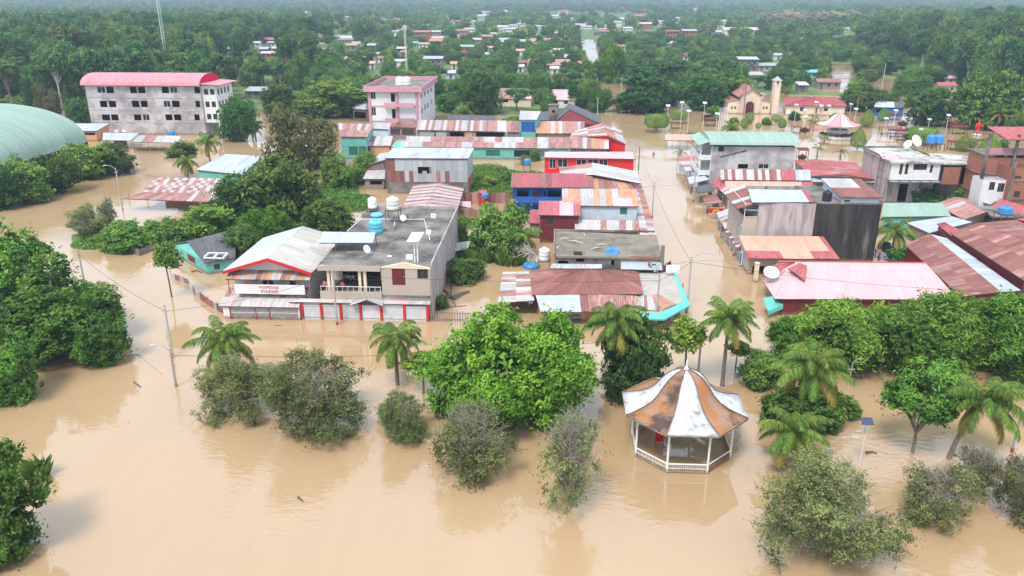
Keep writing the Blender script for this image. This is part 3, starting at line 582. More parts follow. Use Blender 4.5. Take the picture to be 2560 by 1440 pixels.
# ------------------------------------------------------------------ centre block, street corner backwards
def corner_house():
    A, B, C, D = at(1330, 738, 2.6), at(1608, 736, 2.6), at(1596, 679, 2.6), at(1324, 676, 2.6); r0, r1 = at(1447, 675, 4.3), at(1515, 676, 4.3)
    th = thing('corner_house', 'low corner house with brown hipped roof and a turquoise eave on the street corner', 'house', ((A.x + C.x) / 2, (A.y + C.y) / 2, 0))
    hiproof(th, A, B, C, D, r0, r1, '?bbbbbr')
    roof(th, [at(1456, 780, 2.1), at(1592, 782, 2.1), at(1592, 740, 2.56), at(1448, 735, 2.56)], '?rrrb', name='lower_roof')
    roof(th, [at(1352, 780, 2.12), at(1454, 781, 2.12), at(1448, 732, 2.62), at(1336, 730, 2.62)], 'z', 5, 1, name='lower_roof')
    a, b, c, d = at(1245, 757, 2.0), at(1336, 752, 2.3), at(1322, 679, 2.45), at(1257, 680, 2.0)
    roof(th, [b, c, d, a], 'wrwwrwrrw/wrrwwrwrw', 11, 2, name='side_roof')
    fl = [at(1590, 782, 2.2), at(1652, 781, 2.2), at(1708, 753, 2.25), at(1681, 681, 2.45), at(1594, 681, 2.45)]
    put('corner_roof', MB().slab(fl, .1), M['moss'] if False else mat('worn_cement_roof', (.46, .42, .37), .9, (.34, .31, .28), .8, .7, stain=((.2, .17, .15), 1., .58, .74, .5)), th)
    up = Vector((0, 0, .06))
    roof(th, [at(1600, 777, 2.2) + up, at(1650, 779, 2.2) + up, at(1640, 745, 2.3) + up, at(1602, 738, 2.32) + up], '?rrbw', 5, 1, name='corner_patch')
    roof(th, [at(1655, 777, 2.2) + up, at(1690, 762, 2.24) + up, at(1650, 738, 2.3) + up, at(1622, 740, 2.32) + up], '?rro', 4, 1, name='corner_patch')
    I = [at(1593, 782, 2.24), at(1652, 782, 2.24), at(1708, 754, 2.28), at(1682, 682, 2.48)]; O = [at(1593, 796, 1.85), at(1662, 797, 1.85), at(1725, 762, 1.9), at(1690, 682, 2.2)]
    for i in range(3): put('eave_band', MB().slab([O[i], O[i + 1], I[i + 1], I[i]], .1).slab([O[i] + Vector((0, 0, .01)), O[i + 1] + Vector((0, 0, .01)), O[i + 1] * .999 + Vector((0, 0, .02)), O[i] * .999 + Vector((0, 0, .02))], .22), SH['t'], th)
    W_ = [at(1456, 801), at(1645, 803), at(1655, 790, 0), at(1680, 700)]
    q = [Vector((at(1350, 800).x, at(1456, 803).y, 0)), Vector((at(1640, 803).x, at(1456, 803).y, 0)), Vector((B.x + .6, C.y - .4, 0)), Vector((D.x + .5, C.y - .4, 0))]
    walls(th, q, [2.0, 2.0, 2.4, 2.4], 'orange', f=[(1362, 783, 1452, 830, 'g'), (1530, 786, 1560, 830, 's:wood')])
    q2 = [q[1] + Vector((.05, .3, 0)), at(1695, 768) + Vector((-.6, 0, 0)), at(1678, 690, 0) + Vector((0, 1.5, 0)), Vector((q[1].x + .05, C.y - .6, 0))]
    walls(th, q2, [2.0] * 4, 'brick', r=[(1700, 740, 1712, 765, 'o')], name='corner_wall')
    for x, y in ((1632, 812), (1678, 808), (1715, 782), (1705, 740)): p = at(x, y); put('post', MB().box(p.x - .1, p.y - .1, -1, p.x + .1, p.y + .1, 1.95), M['orange'], th)
    FOOT.append((th.location.x, th.location.y, 14))
corner_house()
def slab_house():
    A, B, C, D = at(1384, 640, 4.2), at(1656, 644, 4.2), at(1640, 588, 4.2), at(1386, 577, 4.2)
    th = thing('flat_roofed_house', 'flat-roofed house with a mossy concrete deck behind the brown hipped roof', 'house', ((A.x + C.x) / 2, (A.y + C.y) / 2, 0))
    put('roof_slab', MB().slab([A, B, C, D], .3), M['moss'], th)
    Q = inset([A, B, C, D], .2, .2, .2); walls(th, Q, [3.9] * 4, 'conc', f=[(1440, 644, 1460, 655, 'o'), (1528, 650, 1536, 664, 'o'), (1395, 652, 1420, 672, 'o')])
    put('parapet', MB().box(A.x, A.y - .02, 4.2, A.x + .2, D.y, 4.55).box(D.x, D.y - .2, 4.2, C.x, D.y + .02, 4.5), M['conc'], th)
    put('edge_tiles', MB().box(at(1575, 645, 4.2).x, B.y - .02, 4.2, B.x - .3, B.y + .22, 4.34), M['brick'], th)
    put('pillar', MB().box(B.x - .25, B.y - .1, -1, B.x + .25, B.y + .35, 6.0), M['moss'], th)
    put('roof_hatch', MB().box(at(1434, 632, 4.2).x, A.y + .6, 4.2, at(1455, 632, 4.2).x, A.y + 2.0, 4.35), M['dark'], th)
    roof(th, [at(1552, 674, 3.0), at(1656, 676, 3.0), at(1654, 654, 3.4), at(1552, 652, 3.4)], 'z', 6, 1, name='lean_to_roof')
    roof(th, [at(1375, 672, 2.9), at(1505, 672, 2.9), at(1505, 661, 3.2), at(1380, 660, 3.2)], '?wwzg', 8, 1, name='lean_to_roof')
    FOOT.append((th.location.x, th.location.y, 12))
    for x, y, s, a in ((1412, 598, .8, .3), (1440, 606, 1.3, 2.6), (1395, 620, .7, 1.2), (1492, 622, 1.2, .5), (1460, 588, .6, 1.9), (1505, 613, .8, .2)):
        p = at(x, y, 4.2); o = put('debris', MB().tube([(p.x - s * math.cos(a), p.y - s * math.sin(a), 4.25), (p.x, p.y + .1, 4.34), (p.x + s * math.cos(a), p.y + s * math.sin(a), 4.26)], [.1, .17, .08], 5), M['beige'], None, False, (p.x, p.y, 4.2)); tag(o, 'scrap of pale rubble lying on the mossy deck', 'rubble', 'rubble on the mossy deck')
    p = at(1530, 632, 4.2); r = random.Random(4); mb = MB()
    n = 14
    for j in range(5):
        for i in range(n): t_ = 2 * math.pi * i / n; q = (1, .92, .7, .4, .05)[j] * (1 + r.uniform(-.16, .16)); mb.v.append((p.x + 1.15 * q * math.cos(t_), p.y + .75 * q * math.sin(t_), 4.2 + (0, .35, .7, .85, .9)[j] * r.uniform(.75, 1.15)))
    for j in range(4):
        for i in range(n): mb.f.append((j * n + i, j * n + (i + 1) % n, (j + 1) * n + (i + 1) % n, (j + 1) * n + i))
    tag(put('tarpaulin_heap', mb, M['tarp'], None, False, (p.x, p.y, 4.2)), 'crumpled blue tarpaulin heap on the mossy deck', 'tarpaulin')
    p = at(1361, 640, 3.2); water_tank('white water tank on a rickety stand left of the mossy deck', (p.x, p.y, 0), .85, 1.9, 'tankw', 2.6)
    p = at(1328, 668); r_ = 1.35; th = thing('water_tank', 'blue tank with ribbed round lid half sunk in the flood', 'water tank', (p.x, p.y, 0)); put('tank_body', MB().lathe((p.x, p.y, -.5), [(1.25, 0), (r_, .5), (r_, .85), (1.2, 1.05), (.25, 1.4)], 20), M['tankblue'], th)
    for k in range(10): a = k * math.pi / 5; put('rib', MB().tube([(p.x + 1.25 * math.cos(a), p.y + 1.25 * math.sin(a), .56), (p.x + .3 * math.cos(a), p.y + .3 * math.sin(a), .9)], .035, 4), M['tankb'], th)
    p = at(1680, 690, 2.4); th = thing('billboard', 'pale billboard on a post at the street edge by the mossy deck', 'billboard', (p.x, p.y, 0)); put('post', MB().box(p.x - .07, p.y - .07, -1, p.x + .07, p.y + .07, 4), M['steel'], th); put('board', MB().box(p.x - .95, p.y - .16, 3.0, p.x + .95, p.y - .08, 4.1), M['tankw'], th)
slab_house()
house('house', 'maroon boarded house with a plain pink roof', 'house', [(1345, 538, 5.0), (1452, 540, 5.0), (1450, 503, 5.5), (1348, 503, 5.5)], 'ccpc', 'maroon', f=[(1367, 545, 1384, 562, 'k')], nv=1)
house('house', 'small lean-to with maroon roof left of the pink-roofed boarded house', 'shed', [(1320, 558, 2.8), (1354, 560, 2.8), (1352, 526, 3.4), (1325, 524, 3.4)], 'm', 'plank', nv=1)
house('house', 'low house with white, pink and rust sheets below the pale blue wall', 'house', [(1437, 578, 3.0), (1597, 581, 3.0), (1597, 552, 3.7), (1437, 550, 3.7)], 'wwppwrrwrwrrwrr', 'conc', nv=1)
house('house', 'pale blue house under a roof of alternating rust and white stripes', 'house', [(1405, 514, 5.3), (1598, 517, 5.3), (1590, 473, 6.2), (1405, 472, 6.2)], 'oowoowwoowwoowowpwow/wowoowwoowwoowooowow', 'bluewall', f=[(1550, 519, 1568, 536, 'd:green')], nv=2)
th = house('house', 'blue balcony house under a wide dark red roof', 'house', [(1276, 469, 5.3), (1484, 470, 5.3), (1481, 434, 6.3), (1280, 433, 6.3)], '?mmmb', 'blue', f=[(1292, 476, 1320, 492, 'o'), (1335, 477, 1350, 495, 'd:maroon'), (1360, 477, 1402, 492, 'o')], ins=(1.6, .4, .3), nv=1)
a, b = at(1290, 500, 2.9), at(1405, 503, 2.9); put('balcony', MB().box(a.x, a.y - 1.4, 2.7, b.x, a.y + 1.2, 2.9).box(a.x, a.y - 1.4, 2.9, b.x, a.y - 1.3, 3.9), M['blue'], th)
posts(th, (a.x, a.y - 1.3, 0), (b.x, a.y - 1.3, 0), 4, 5.2, 'blue')
# red/white corrugated gable behind it and the rusty right wing
gable('house', 'house with white ribbed zinc gable roof edged in pink by the side street', 'house', (1400, 440, 5.2), (1603, 459, 4.6), (1592, 429, 4.6), (1398, 420, 5.2), (1482, 437, 6.5), (1480, 407, 6.7), 'rrwwww', 'wwwwwzzz/wwwwzzzz', 'd', 'pinkw', nu=7, nv=2)
house('house', 'rust-coloured side roof dropping from the dark red roof to the street', 'house', [(1484, 472, 5.0), (1590, 474, 4.2), (1572, 456, 4.6), (1483, 437, 6.0)], '?ooorb', 'plank', nv=1)
# striped street arcade
P = [at(1600, 447, 2.6), at(1643, 594, 2.2), at(1600, 588, 2.9), at(1578, 455, 3.2)]
th = thing('street_arcade', 'long striped rust and white street canopy along the pale blue house', 'canopy', (lerp(P[0], P[1], .5).x, lerp(P[0], P[1], .5).y, 0))
roof(th, [P[1], P[0], P[3], P[2]], '?wrwrrwo', 26, 2); posts(th, P[0] + Vector((-.1, 0, 0)), P[1] + Vector((-.1, 0, 0)), 8, 2.5, 'steel', .1, z2=2.1)
th = house('house', 'bright red house with curtained windows under a pink strip roof', 'house', [(1361, 394, 5.0), (1586, 398, 5.0), (1581, 380, 5.6), (1362, 380, 5.6)], 'p', 'red', f=[(1373, 397, 1390, 421, 'w'), (1394, 397, 1419, 418, 'w'), (1441, 398, 1466, 414, 'w'), (1470, 398, 1495, 414, 'w'), (1498, 398, 1519, 416, 'w')], nv=1, ins=(.6, .05, .3))
# market rows
house('market_row', 'long market row roofed in white and rust sheets with teal stall fronts', 'market stall', [(1010, 368, 3.0), (1425, 372, 3.0), (1425, 344, 4.0), (1016, 341, 4.0)], 'wwwrrrrrrrwwrrrrwwwwrrrrwwrrrr/wwwwrrrrrrrrrrwwrwwwwrrrwwrrrr', 'teal', f=[(1080, 375, 1120, 390, 's:green'), (1125, 375, 1165, 390, 's:green'), (1172, 375, 1210, 390, 's:teal'), (1215, 375, 1250, 390, 's:green'), (1255, 375, 1275, 390, 's:teal'), (1285, 376, 1330, 392, 's:dark'), (1335, 376, 1370, 392, 's:conc')], nv=2, nu=46)
house('market_row', 'market row of rust and white striped roofs behind, with dark stall openings', 'market stall', [(1040, 325, 3.0), (1266, 330, 3.0), (1266, 302, 4.0), (1046, 300, 4.0)], 'wwrwrwwrwrrrwrwwrwrrwrrrrrwww', 'conc', f=[(1050, 330, 1085, 343, 's:steel'), (1090, 330, 1115, 343, 's:steel'), (1125, 330, 1160, 342, 'o'), (1165, 330, 1180, 342, 'd:orange'), (1190, 331, 1260, 343, 'o')], nv=1, nu=30)
house('shed', 'red-roofed stall joining the striped market row to the teal box', 'shed', [(1266, 330, 3.0), (1300, 331, 3.0), (1298, 303, 3.9), (1268, 302, 3.9)], 'r', 'conc', nv=1)
house('house', 'narrow teal tower stall with a white slanted roof', 'house', [(1298, 300, 6.2), (1341, 300, 6.2), (1352, 279, 7.2), (1300, 277, 7.2)], 'w', 'teal', nv=1, f=[(1303, 304, 1338, 330, 's:blue')], ins=(.2, .15, .3))
house('house', 'rust and orange roofed stalls right of the teal tower', 'house', [(1340, 334, 3.2), (1462, 334, 3.2), (1462, 304, 4.2), (1341, 303, 4.2)], 'ooooorwowworrrrrwrrr', 'plank', nv=1)
gable('house', 'house with a steep black gable roof and maroon gable end', 'house', (1392, 301, 3.4), (1507, 313, 2.8), (1500, 291, 3.0), (1398, 284, 3.4), (1424, 274, 6.2), (1423, 258, 6.4), 'k', 'k', 'd', 'maroon', nu=8, nv=2)
house('house', 'low black-roofed wing left of the concrete stub tower', 'shed', [(1345, 301, 3.2), (1374, 301, 3.2), (1372, 278, 4.6), (1352, 280, 4.6)], 'k', 'maroon', nv=1)
p = at(1383, 312, 0); th = thing('stub_tower', 'bare concrete stub tower between the black roofs', 'tower', (p.x, p.y, 0)); z1 = on_v(1383, 264, p.y)[1]
walls(th, [Vector((p.x - 1.7, p.y, 0)), Vector((p.x + 1.7, p.y, 0)), Vector((p.x + 1.7, p.y + 3, 0)), Vector((p.x - 1.7, p.y + 3, 0))], [z1] * 4, 'conc', f=[(1380, 275, 1387, 282, 'o')]); put('cap_slab', MB().box(p.x - 1.9, p.y - .2, z1, p.x + 1.9, p.y + 3.2, z1 + .25), M['conc'], th)
gable('house', 'gabled end house of rusted and white sheets with red shopfront at the street', 'house', (1424, 343, 3.2), (1566, 362, 2.6), (1550, 325, 2.8), (1432, 330, 3.2), (1520, 340, 4.6), (1505, 308, 5.2), 'wrrwwrrr/rrwrrrwr', '?rwrwr', 'd', 'red', nu=10, nv=2, r=[(1552, 366, 1560, 380, 'w')])
house('house', 'rust and cream sheet roofed stall facing the red house', 'market stall', [(1424, 371, 2.6), (1522, 373, 2.6), (1522, 345, 3.6), (1424, 343, 3.6)], 'rrrrwrowooww', 'conc', nv=1, f=[(1430, 376, 1470, 392, 's:conc'), (1475, 377, 1515, 392, 's:conc')])
# metal barn, striped gable and teal house on the left of the block
def barn():
    P = [at(960, 396, 7.7), at(1171, 397, 7.7), at(1207, 371, 8.2), at(1032, 370, 8.2)]; P[3].x = P[0].x; P[2].x = P[1].x + .3
    th = thing('metal_barn', 'tall barn clad in patched grey sheets under a pale zinc roof', 'barn', ((P[0].x + P[2].x) / 2, (P[0].y + P[2].y) / 2, 0)); roof(th, P, '?zzzw', 18, 2)
    Q = inset(P, .3, .3, .3); walls(th, Q, [7.5] * 4, 'conc', f=[(1045, 417, 1073, 434, 'o')])
    # cladding sheets, each its own piece, on the front and right faces
    A, B = Q[0], Q[1]; L_ = (B - A).length; d = (B - A).normalized(); n = Vector((d.y, -d.x, 0)) * .06; k = 18
    hs0, hz1 = hit(1045, 417, A, B); hs1, hz0 = hit(1073, 434, A, B)
    for row, (z0, z1, cc) in enumerate(((2.6, 5.0, 'bbbbgbgggggrgbgggg'), (5.0, 7.45, 'bbggggggggggggggggg'))):
        for i in range(k):
            s0, s1 = L_ * i / k, L_ * (i + 1) / k
            if s1 > hs0 and s0 < hs1 and z1 > hz0 + .4 and z0 < hz1 - .4:
                if row == 1: z0_ = hz1
                else: z0_ = z0; z1 = hz0
            else: z0_ = z0; z1 = (5.0, 7.45)[row]
            if z1 - z0_ < .2: continue
            a, b_ = A + d * s0 + n, A + d * s1 + n; a.z = b_.z = z0_; c, e = b_.copy(), a.copy(); c.z = e.z = z1
            kk = 3; mb = MB(); mb.uv = []; ou = RNG.random() * 30
            for t_ in range(2 * kk + 1):
                q = t_ / (2 * kk); o = -n.normalized() * (.03 if t_ % 2 else 0); mb.v += [tuple(lerp(a, b_, q) + o), tuple(lerp(e, c, q) + o)]; mb.uv += [(ou + q, ou), (ou + q, ou + 2)]
                if t_: w_ = 2 * t_; mb.f.append((w_ - 2, w_, w_ + 1, w_ - 1))
            put('cladding_sheet', mb, SH[cc[min(i, len(cc) - 1)]] if RNG.random() > .1 else SH['w'], th)
    A, B = Q[1], Q[2]; d = (B - A).normalized(); n = Vector((d.y, -d.x, 0)) * .05
    for z0, z1, m_ in ((3.2, 7.45, SH['g']), (-.9, 3.18, M['brick'])):
        a, b_ = A + n, B + n; put('side_cladding', MB().quad((a.x, a.y, z0), (b_.x, b_.y, z0), (b_.x, b_.y, z1), (a.x, a.y, z1)).quad((a.x - .05, a.y, z0), (a.x, a.y, z0), (a.x, a.y, z1), (a.x - .05, a.y, z1)), m_, th)
    FOOT.append((th.location.x, th.location.y, 14))
barn()
house('lean_to', 'lean-to with white and pink sheets at the left foot of the metal barn', 'shed', [(907, 448, 2.4), (962, 448, 2.4), (964, 416, 3.6), (922, 416, 3.6)], 'wwwwg/ppwgg', 'plank', nv=2, f=[(925, 452, 955, 462, 'o')])
house('lean_to', 'sloping zinc side roof against the left wall of the metal barn', 'shed', [(920, 412, 4.6), (962, 400, 5.6), (985, 380, 5.8), (950, 384, 4.6)], 'g', 'plank', nv=1)
gable('house', 'house with a red and white striped gable roof behind the cream tank', 'house', (1000, 530, 3.0), (1142, 530, 3.0), (1160, 471, 3.0), (1034, 463, 3.0), (1062, 524, 4.7), (1097, 457, 4.9), 'rwrwrwrwrwrwrwrw', 'wrwrwrwrwrwrwrwr', 'd', 'brick', nu=16, nv=1)
th = house('house', 'two-storey teal house under a blotched rust and white roof', 'house', [(850, 342, 5.8), (918, 343, 5.8), (936, 311, 6.6), (846, 308, 6.6)], '?rrrwr', 'teal', f=[(872, 366, 895, 388, 's:green'), (897, 366, 918, 388, 's:green')], nv=2)
roof(th, [at(862, 365, 3.0), at(926, 366, 3.0), at(930, 356, 3.6), at(866, 355, 3.6)], 'w', 6, 1, name='skirt_roof')
house('house', 'orange shack under a small checked rust and white roof', 'shack', [(921, 365, 3.0), (976, 365, 3.0), (982, 341, 3.9), (930, 341, 3.9)], 'rwrwwrwr', 'orange', nv=1)
house('shed', 'grey zinc shed behind the teal house', 'shed', [(930, 322, 4.6), (972, 324, 4.6), (978, 308, 5.2), (936, 308, 5.2)], 'w', 'bluewall', nv=1)
house('shed', 'low teal sheet stall beside the orange shack', 'market stall', [(978, 368, 2.6), (1012, 370, 2.6), (1012, 352, 3.2), (990, 352, 3.2)], 'ntg', 'plank', nv=1)
# ------------------------------------------------------------------ pink hotel
def hotel():
    v0 = at(980, 332).y; x0, x1 = on_v(921, 260, v0)[0], on_v(1050, 260, v0)[0]; zt = on_v(985, 229, v0)[1]; zp = on_v(985, 215, v0)[1]
    y1 = at(1097, 191, zp).y; xb = x1
    th = thing('hotel', 'white hotel block with pink columns, balconies and a wide pink roof parapet', 'hotel', ((x0 + x1) / 2, v0 + 8, 0))
    z1, z2 = on_v(985, 264, v0)[1], on_v(985, 302, v0)[1]
    walls(th, [Vector((x0, v0, 0)), Vector((x1, v0, 0)), Vector((xb, y1, 0)), Vector((x0, y1, 0))], [zt] * 4, 'white', f=[(927, 230, 939, 248, 'w'), (977, 233, 987, 255, 'o'), (929, 268, 940, 289, 'w'), (980, 273, 989, 296, 'o')],
          r=[(1052, 233, 1056, 246, 'w'), (1060, 228, 1064, 241, 'w'), (1068, 224, 1072, 235, 'w'), (1076, 219, 1080, 230, 'w'), (1053, 270, 1057, 285, 'w'), (1061, 260, 1065, 275, 'w'), (1068, 257, 1072, 270, 'w'), (1077, 248, 1080, 262, 'w')])
    put('parapet', MB().box(x0 - 1.0, v0 - 1.3, zt + .02, x1 + 1.0, v0 - 1.0, zp).box(x1 + .8, v0 - .98, zt + .02, x1 + 1.1, y1 + .6, zp).box(x0 - 1.1, v0 - .98, zt + .02, x0 - .8, y1 + .6, zp).box(x0 - .78, y1 + .3, zt + .02, x1 + .78, y1 + .6, zp), M['pinkw'], th)
    put('roof_slab', MB().box(x0 - .79, v0 - .98, zt + .02, x1 + .79, y1 + .29, zt + .5), M['conc'], th)
    for x in (924, 993, 1043): X = on_v(x, 260, v0)[0]; put('column', MB().box(X - .4, v0 - .35, -1, X + .4, v0 + .02, zt), M['pinkw'], th)
    for z in (z1, z2): put('floor_band', MB().box(x0 - .03, v0 - .12, z - .35, x1 + .03, v0 + .02, z), M['pinkw'], th)
    for xa, xb_, za in ((960, 1034, z1), (961, 997, z2), (1000, 1034, z2)):
        a, b = on_v(xa, 270, v0 - 1.3)[0], on_v(xb_, 270, v0 - 1.3)[0]
        put('balcony', MB().box(a, v0 - 1.4, za - .3, b, v0 - .36, za - .1).box(a, v0 - 1.4, za - .1, b, v0 - 1.28, za + .95).box(a, v0 - 1.27, za - .1, a + .12, v0 - .36, za + .95).box(b - .12, v0 - 1.27, za - .1, b, v0 - .36, za + .95), M['pinkw'], th)
    FOOT.append((th.location.x, th.location.y, 16)); SEE.append((905, 185, 1100, 325, 250))
    for x, lab in ((1000, 'left of the two white tanks on the pink hotel roof'), (1017, 'right of the two white tanks on the pink hotel roof')):
        p = at(x, 213, zt + .5); water_tank(lab, (p.x, p.y, zt + .5), 1.35, 2.6, 'tankw')
    house('shack', 'collapsed dark shack against the left side of the pink hotel', 'shack', [(880, 272, 4.0), (921, 275, 4.0), (922, 252, 5.0), (892, 255, 5.0)], '?kgk', 'wood', f=[(886, 280, 915, 296, 'o')], nv=1)
    house('stall_frame', 'open burnt-looking stall frame in front of the pink hotel', 'market stall', [(968, 318, 3.4), (1040, 320, 3.4), (1042, 312, 4.0), (975, 311, 4.0)], 'b', 'plank', f=[(972, 323, 1000, 338, 'o'), (1005, 323, 1035, 338, 'o')], nv=1)
hotel()
# ------------------------------------------------------------------ grey block with pink barrel roof, sheds, green hall (left)
def block():
    v0 = at(360, 336).y; x0, x1 = on_v(216, 240, v0)[0], on_v(503, 240, v0)[0]; zt = on_v(360, 213, v0)[1]; y1 = v0 + 13
    th = thing('apartment_block', 'four-storey bare grey block under a pink barrel roof', 'apartment block', ((x0 + x1) / 2, v0 + 6, 0))
    rows = [(217, 233, [(243, 263), (266, 284), (325, 342), (345, 363), (404, 422), (425, 443), (486, 500)]), (252, 268, [(250, 268), (272, 290), (330, 348), (352, 369), (409, 426), (430, 449), (489, 500)]), (286, 301, [(255, 275), (278, 296), (335, 353), (357, 374), (414, 431), (435, 453), (486, 499)])]
    ops = [(a, y, b, y2, 'w' if (k + i) % 5 == 0 else 'o') for k, (y, y2, xs) in enumerate(rows) for i, (a, b) in enumerate(xs)]
    L_ = y1 - v0
    walls(th, [Vector((x0, v0, 0)), Vector((x1, v0, 0)), Vector((x1, y1, 0)), Vector((x0, y1, 0))], [zt] * 4, 'grey', f=ops)
    h = zt / 4
    for k in range(1, 4): put('floor_band', MB().box(x0 + .05, v0 - .08, k * h - .12, x1 - .1, v0 + .02, k * h + .12), M['grey'], th)
    # white gallery side
    walls(th, [Vector((x1 + .03, v0 + .6, 0)), Vector((x1 + 4.5, v0 + .6, 0)), Vector((x1 + 4.5, y1, 0)), Vector((x1 + .03, y1, 0))], [zt] * 4, 'white', f=[(s, z, s + 1.3, z + 1.7, 'k') for z in (h * 1.25, h * 2.25, h * 3.25) for s in (.7, 2.6)], r=[(s, z, s + 1.5, z + 1.8, 'o') for z in (h * 1.2, h * 2.2, h * 3.2) for s in (1, 3.4, 6, 8.6)], zb=h, name='gallery_wall', pix='m')
    for a, b in ((x1 + 4.2, v0 + 1), (x1 + 4.2, y1 - .4), (x1 + .6, y1 - .4)): put('pillar', MB().box(a - .2, b - .2, -1, a + .2, b + .2, h), M['white'], th)
    put('back_room_shade', MB().box(x0 + .3, v0 + 4, -.9, x1 - .3, v0 + 4.1, zt - .2), M['dark'], th)  # near-black sheet behind the window holes, painted as the shade indoors
    for k in range(1, 4): put('floor_slab', MB().box(x0 + .22, v0 + .22, k * h - .1, x1 - .22, v0 + 4, k * h + .1), M['conc'], th)
    zr = on_v(380, 183, v0 + 6)[1]
    vault(th, x0 - .8, x1 + .3, v0 - 1.0, y1 + 1.0, zt, zr - zt, 'q', 10, 26)
    n = 12; yc, ry = (v0 + y1) / 2, (y1 - v0) / 2 + 1.0
    for x, m_ in ((x1 + .36, mat('crimson_end_panel', (.62, .006, .05), .7, spec=.1, rnd=0)), (x0 - .86, SH['q'])):
        P = [(x, yc - ry * math.cos(math.pi * k / n), zt + (zr - zt) * math.sin(math.pi * k / n)) for k in range(n + 1)]
        put('end_cap', MB().quad(*(P if x > x0 + 5 else P[::-1])), m_, th)
    roof(th, [(x1 + 6.3, v0 - 1, zt + .1), (x1 + 6.3, y1 + 1, zt + .1), (x1 + .4, y1 + 1, zt + .5), (x1 + .4, v0 - 1, zt + .5)], 'q', 12, 1, name='side_canopy')
    FOOT.append((th.location.x, th.location.y, 23)); SEE.append((205, 180, 580, 330, 240))
block()
house('school_shed', 'zinc-roofed orange shed at the left foot of the grey block', 'shed', [(196, 328, 3.0), (241, 328, 3.0), (274, 309, 3.8), (178, 309, 3.8)], 'z', 'orange', f=[(200, 332, 238, 338, 'o')], nv=1)
th = house('walkway', 'open walkway roofed in pale zinc before the grey block', 'shelter', [(256, 351, 2.6), (327, 352, 2.6), (347, 333, 3.3), (258, 332, 3.3)], 'z', nowall=True, nv=1); posts(th, at(258, 352, 0), at(325, 353, 0), 5, 2.5)
th = house('walkway', 'open shelter with one rust stripe in its zinc roof before the grey block', 'shelter', [(330, 356, 2.6), (448, 357, 2.6), (452, 340, 3.3), (347, 339, 3.3)], 'grrwwwww', nowall=True, nv=1); posts(th, at(332, 357, 0), at(446, 358, 0), 7, 2.5)
a, b = at(334, 377), at(412, 379); tag(put('low_wall', MB().box(a.x, a.y, -1, b.x, a.y + .3, .75).box(a.x - .1, a.y - .05, .75, b.x + .1, a.y + .35, .85), M['conc'], None, False, (a.x, a.y, 0)), 'low concrete wall in the water before the zinc shelter', 'wall')
house('shed', 'rust-striped shed roof close under the grey block', 'shed', [(274, 331, 3.4), (318, 331, 3.4), (312, 325, 4.0), (280, 325, 4.0)], 'rwrw', 'orange', nv=1)
p = at(428, 333, 3.2); water_tank('blue water tank low before the grey block', (p.x, p.y, 0), 1.0, 1.5, 'tankblue', 2.4)
def hall():
    Np = at(219, 354, 3.0); S_ = at(-150, 468, 3.0); ax = (S_ - Np).normalized(); pr_ = Vector((ax.y, -ax.x, 0)); pr_ = pr_ if pr_.y > 0 else -pr_
    span, rise, Ln = 47, 10.0, 75
    th = thing('sports_hall', 'large sports hall under a pale green curved roof', 'hall', tuple((Np + pr_ * span / 2 + ax * Ln / 2) * Vector((1, 1, 0)) if False else ((Np + pr_ * span / 2 + ax * Ln / 2).x, (Np + pr_ * span / 2 + ax * Ln / 2).y, 0)))
    seg = 30; n = 34
    def q(s, k): c = 1 - math.cos(math.pi * k / seg); return Np + ax * s + pr_ * (span * c / 2) + Vector((0, 0, rise * math.sin(math.pi * k / seg) ** .9))
    mb = MB()
    for k in range(seg): mb.quad(q(0, k), q(Ln, k), q(Ln, k + 1), q(0, k + 1))
    ro = put('roof', mb, M['steel'], th)
    for i in range(n):
        m2 = MB(); m2.uv = []; o = RNG.random() * 40
        for k in range(seg + 1):
            for s, e in ((Ln * i / n, .05), (Ln * (i + .9) / n, .05), (Ln * (i + .95) / n, .13), (Ln * (i + 1) / n, .05)):
                v_ = q(s, k); m2.v.append((v_.x, v_.y, v_.z + e)); m2.uv.append((o + s, o + k))
            if k:
                for j in range(3): e = 4 * k + j; m2.f.append((e - 4, e - 3, e + 1, e))
        put('sheet', m2, SH['n'], ro, True)
    W_ = [q(0, k) for k in range(seg + 1)]
    put('end_wall', MB().quad(*[(v_.x, v_.y, v_.z - .05) for v_ in W_], (W_[-1].x, W_[-1].y, -1), (W_[0].x, W_[0].y, -1)), M['conc'], th)
    a, b = Np + pr_ * 1.2, S_ + pr_ * 1.2; put('side_wall', MB().quad((a.x, a.y, -1), (b.x, b.y, -1), (b.x, b.y, 3.2), (a.x, a.y, 3.2)).quad((a.x, a.y, -1), (a.x + pr_.x * .2, a.y + pr_.y * .2, -1), (a.x + pr_.x * .2, a.y + pr_.y * .2, 3.2), (a.x, a.y, 3.2)), M['dark'], th)
    FOOT.append((th.location.x, th.location.y, 40)); SEE.append((0, 262, 200, 400, 200))
hall()
house('house', 'teal and pink house under a broad pale zinc roof', 'house', [(489, 425, 2.8), (606, 437, 2.8), (656, 391, 4.4), (562, 385, 4.4)], '?zzzg', 'teal', nv=2)
th = house('open_house', 'open-sided house with a faded grid-patched red roof', 'house', [(359, 481, 3.1), (551, 484, 3.1), (573, 447, 4.3), (386, 444, 4.3)], 'wrwrwrwrwrwrwrwrwr/rrwrrwrrwrrwrrwrrw/wrwrwrwrwrwrwrwrwr/rwrwrwrwrwrwrwrwrw/wrrwrrwrrwrrwrrwrr/rwrwrwrwrwrwrwrwrw', nowall=True, nv=6, nu=18)
roof(th, [at(303, 497, 2.4), at(548, 507, 2.4), at(551, 484, 3.1), at(359, 481, 3.1)], '?rrrrw', 18, 1, name='skirt_roof')
posts(th, at(312, 497, 0) + Vector((0, 1.6, 0)), at(545, 506, 0) + Vector((0, 1.6, 0)), 6, 2.2, 'orange', .18)
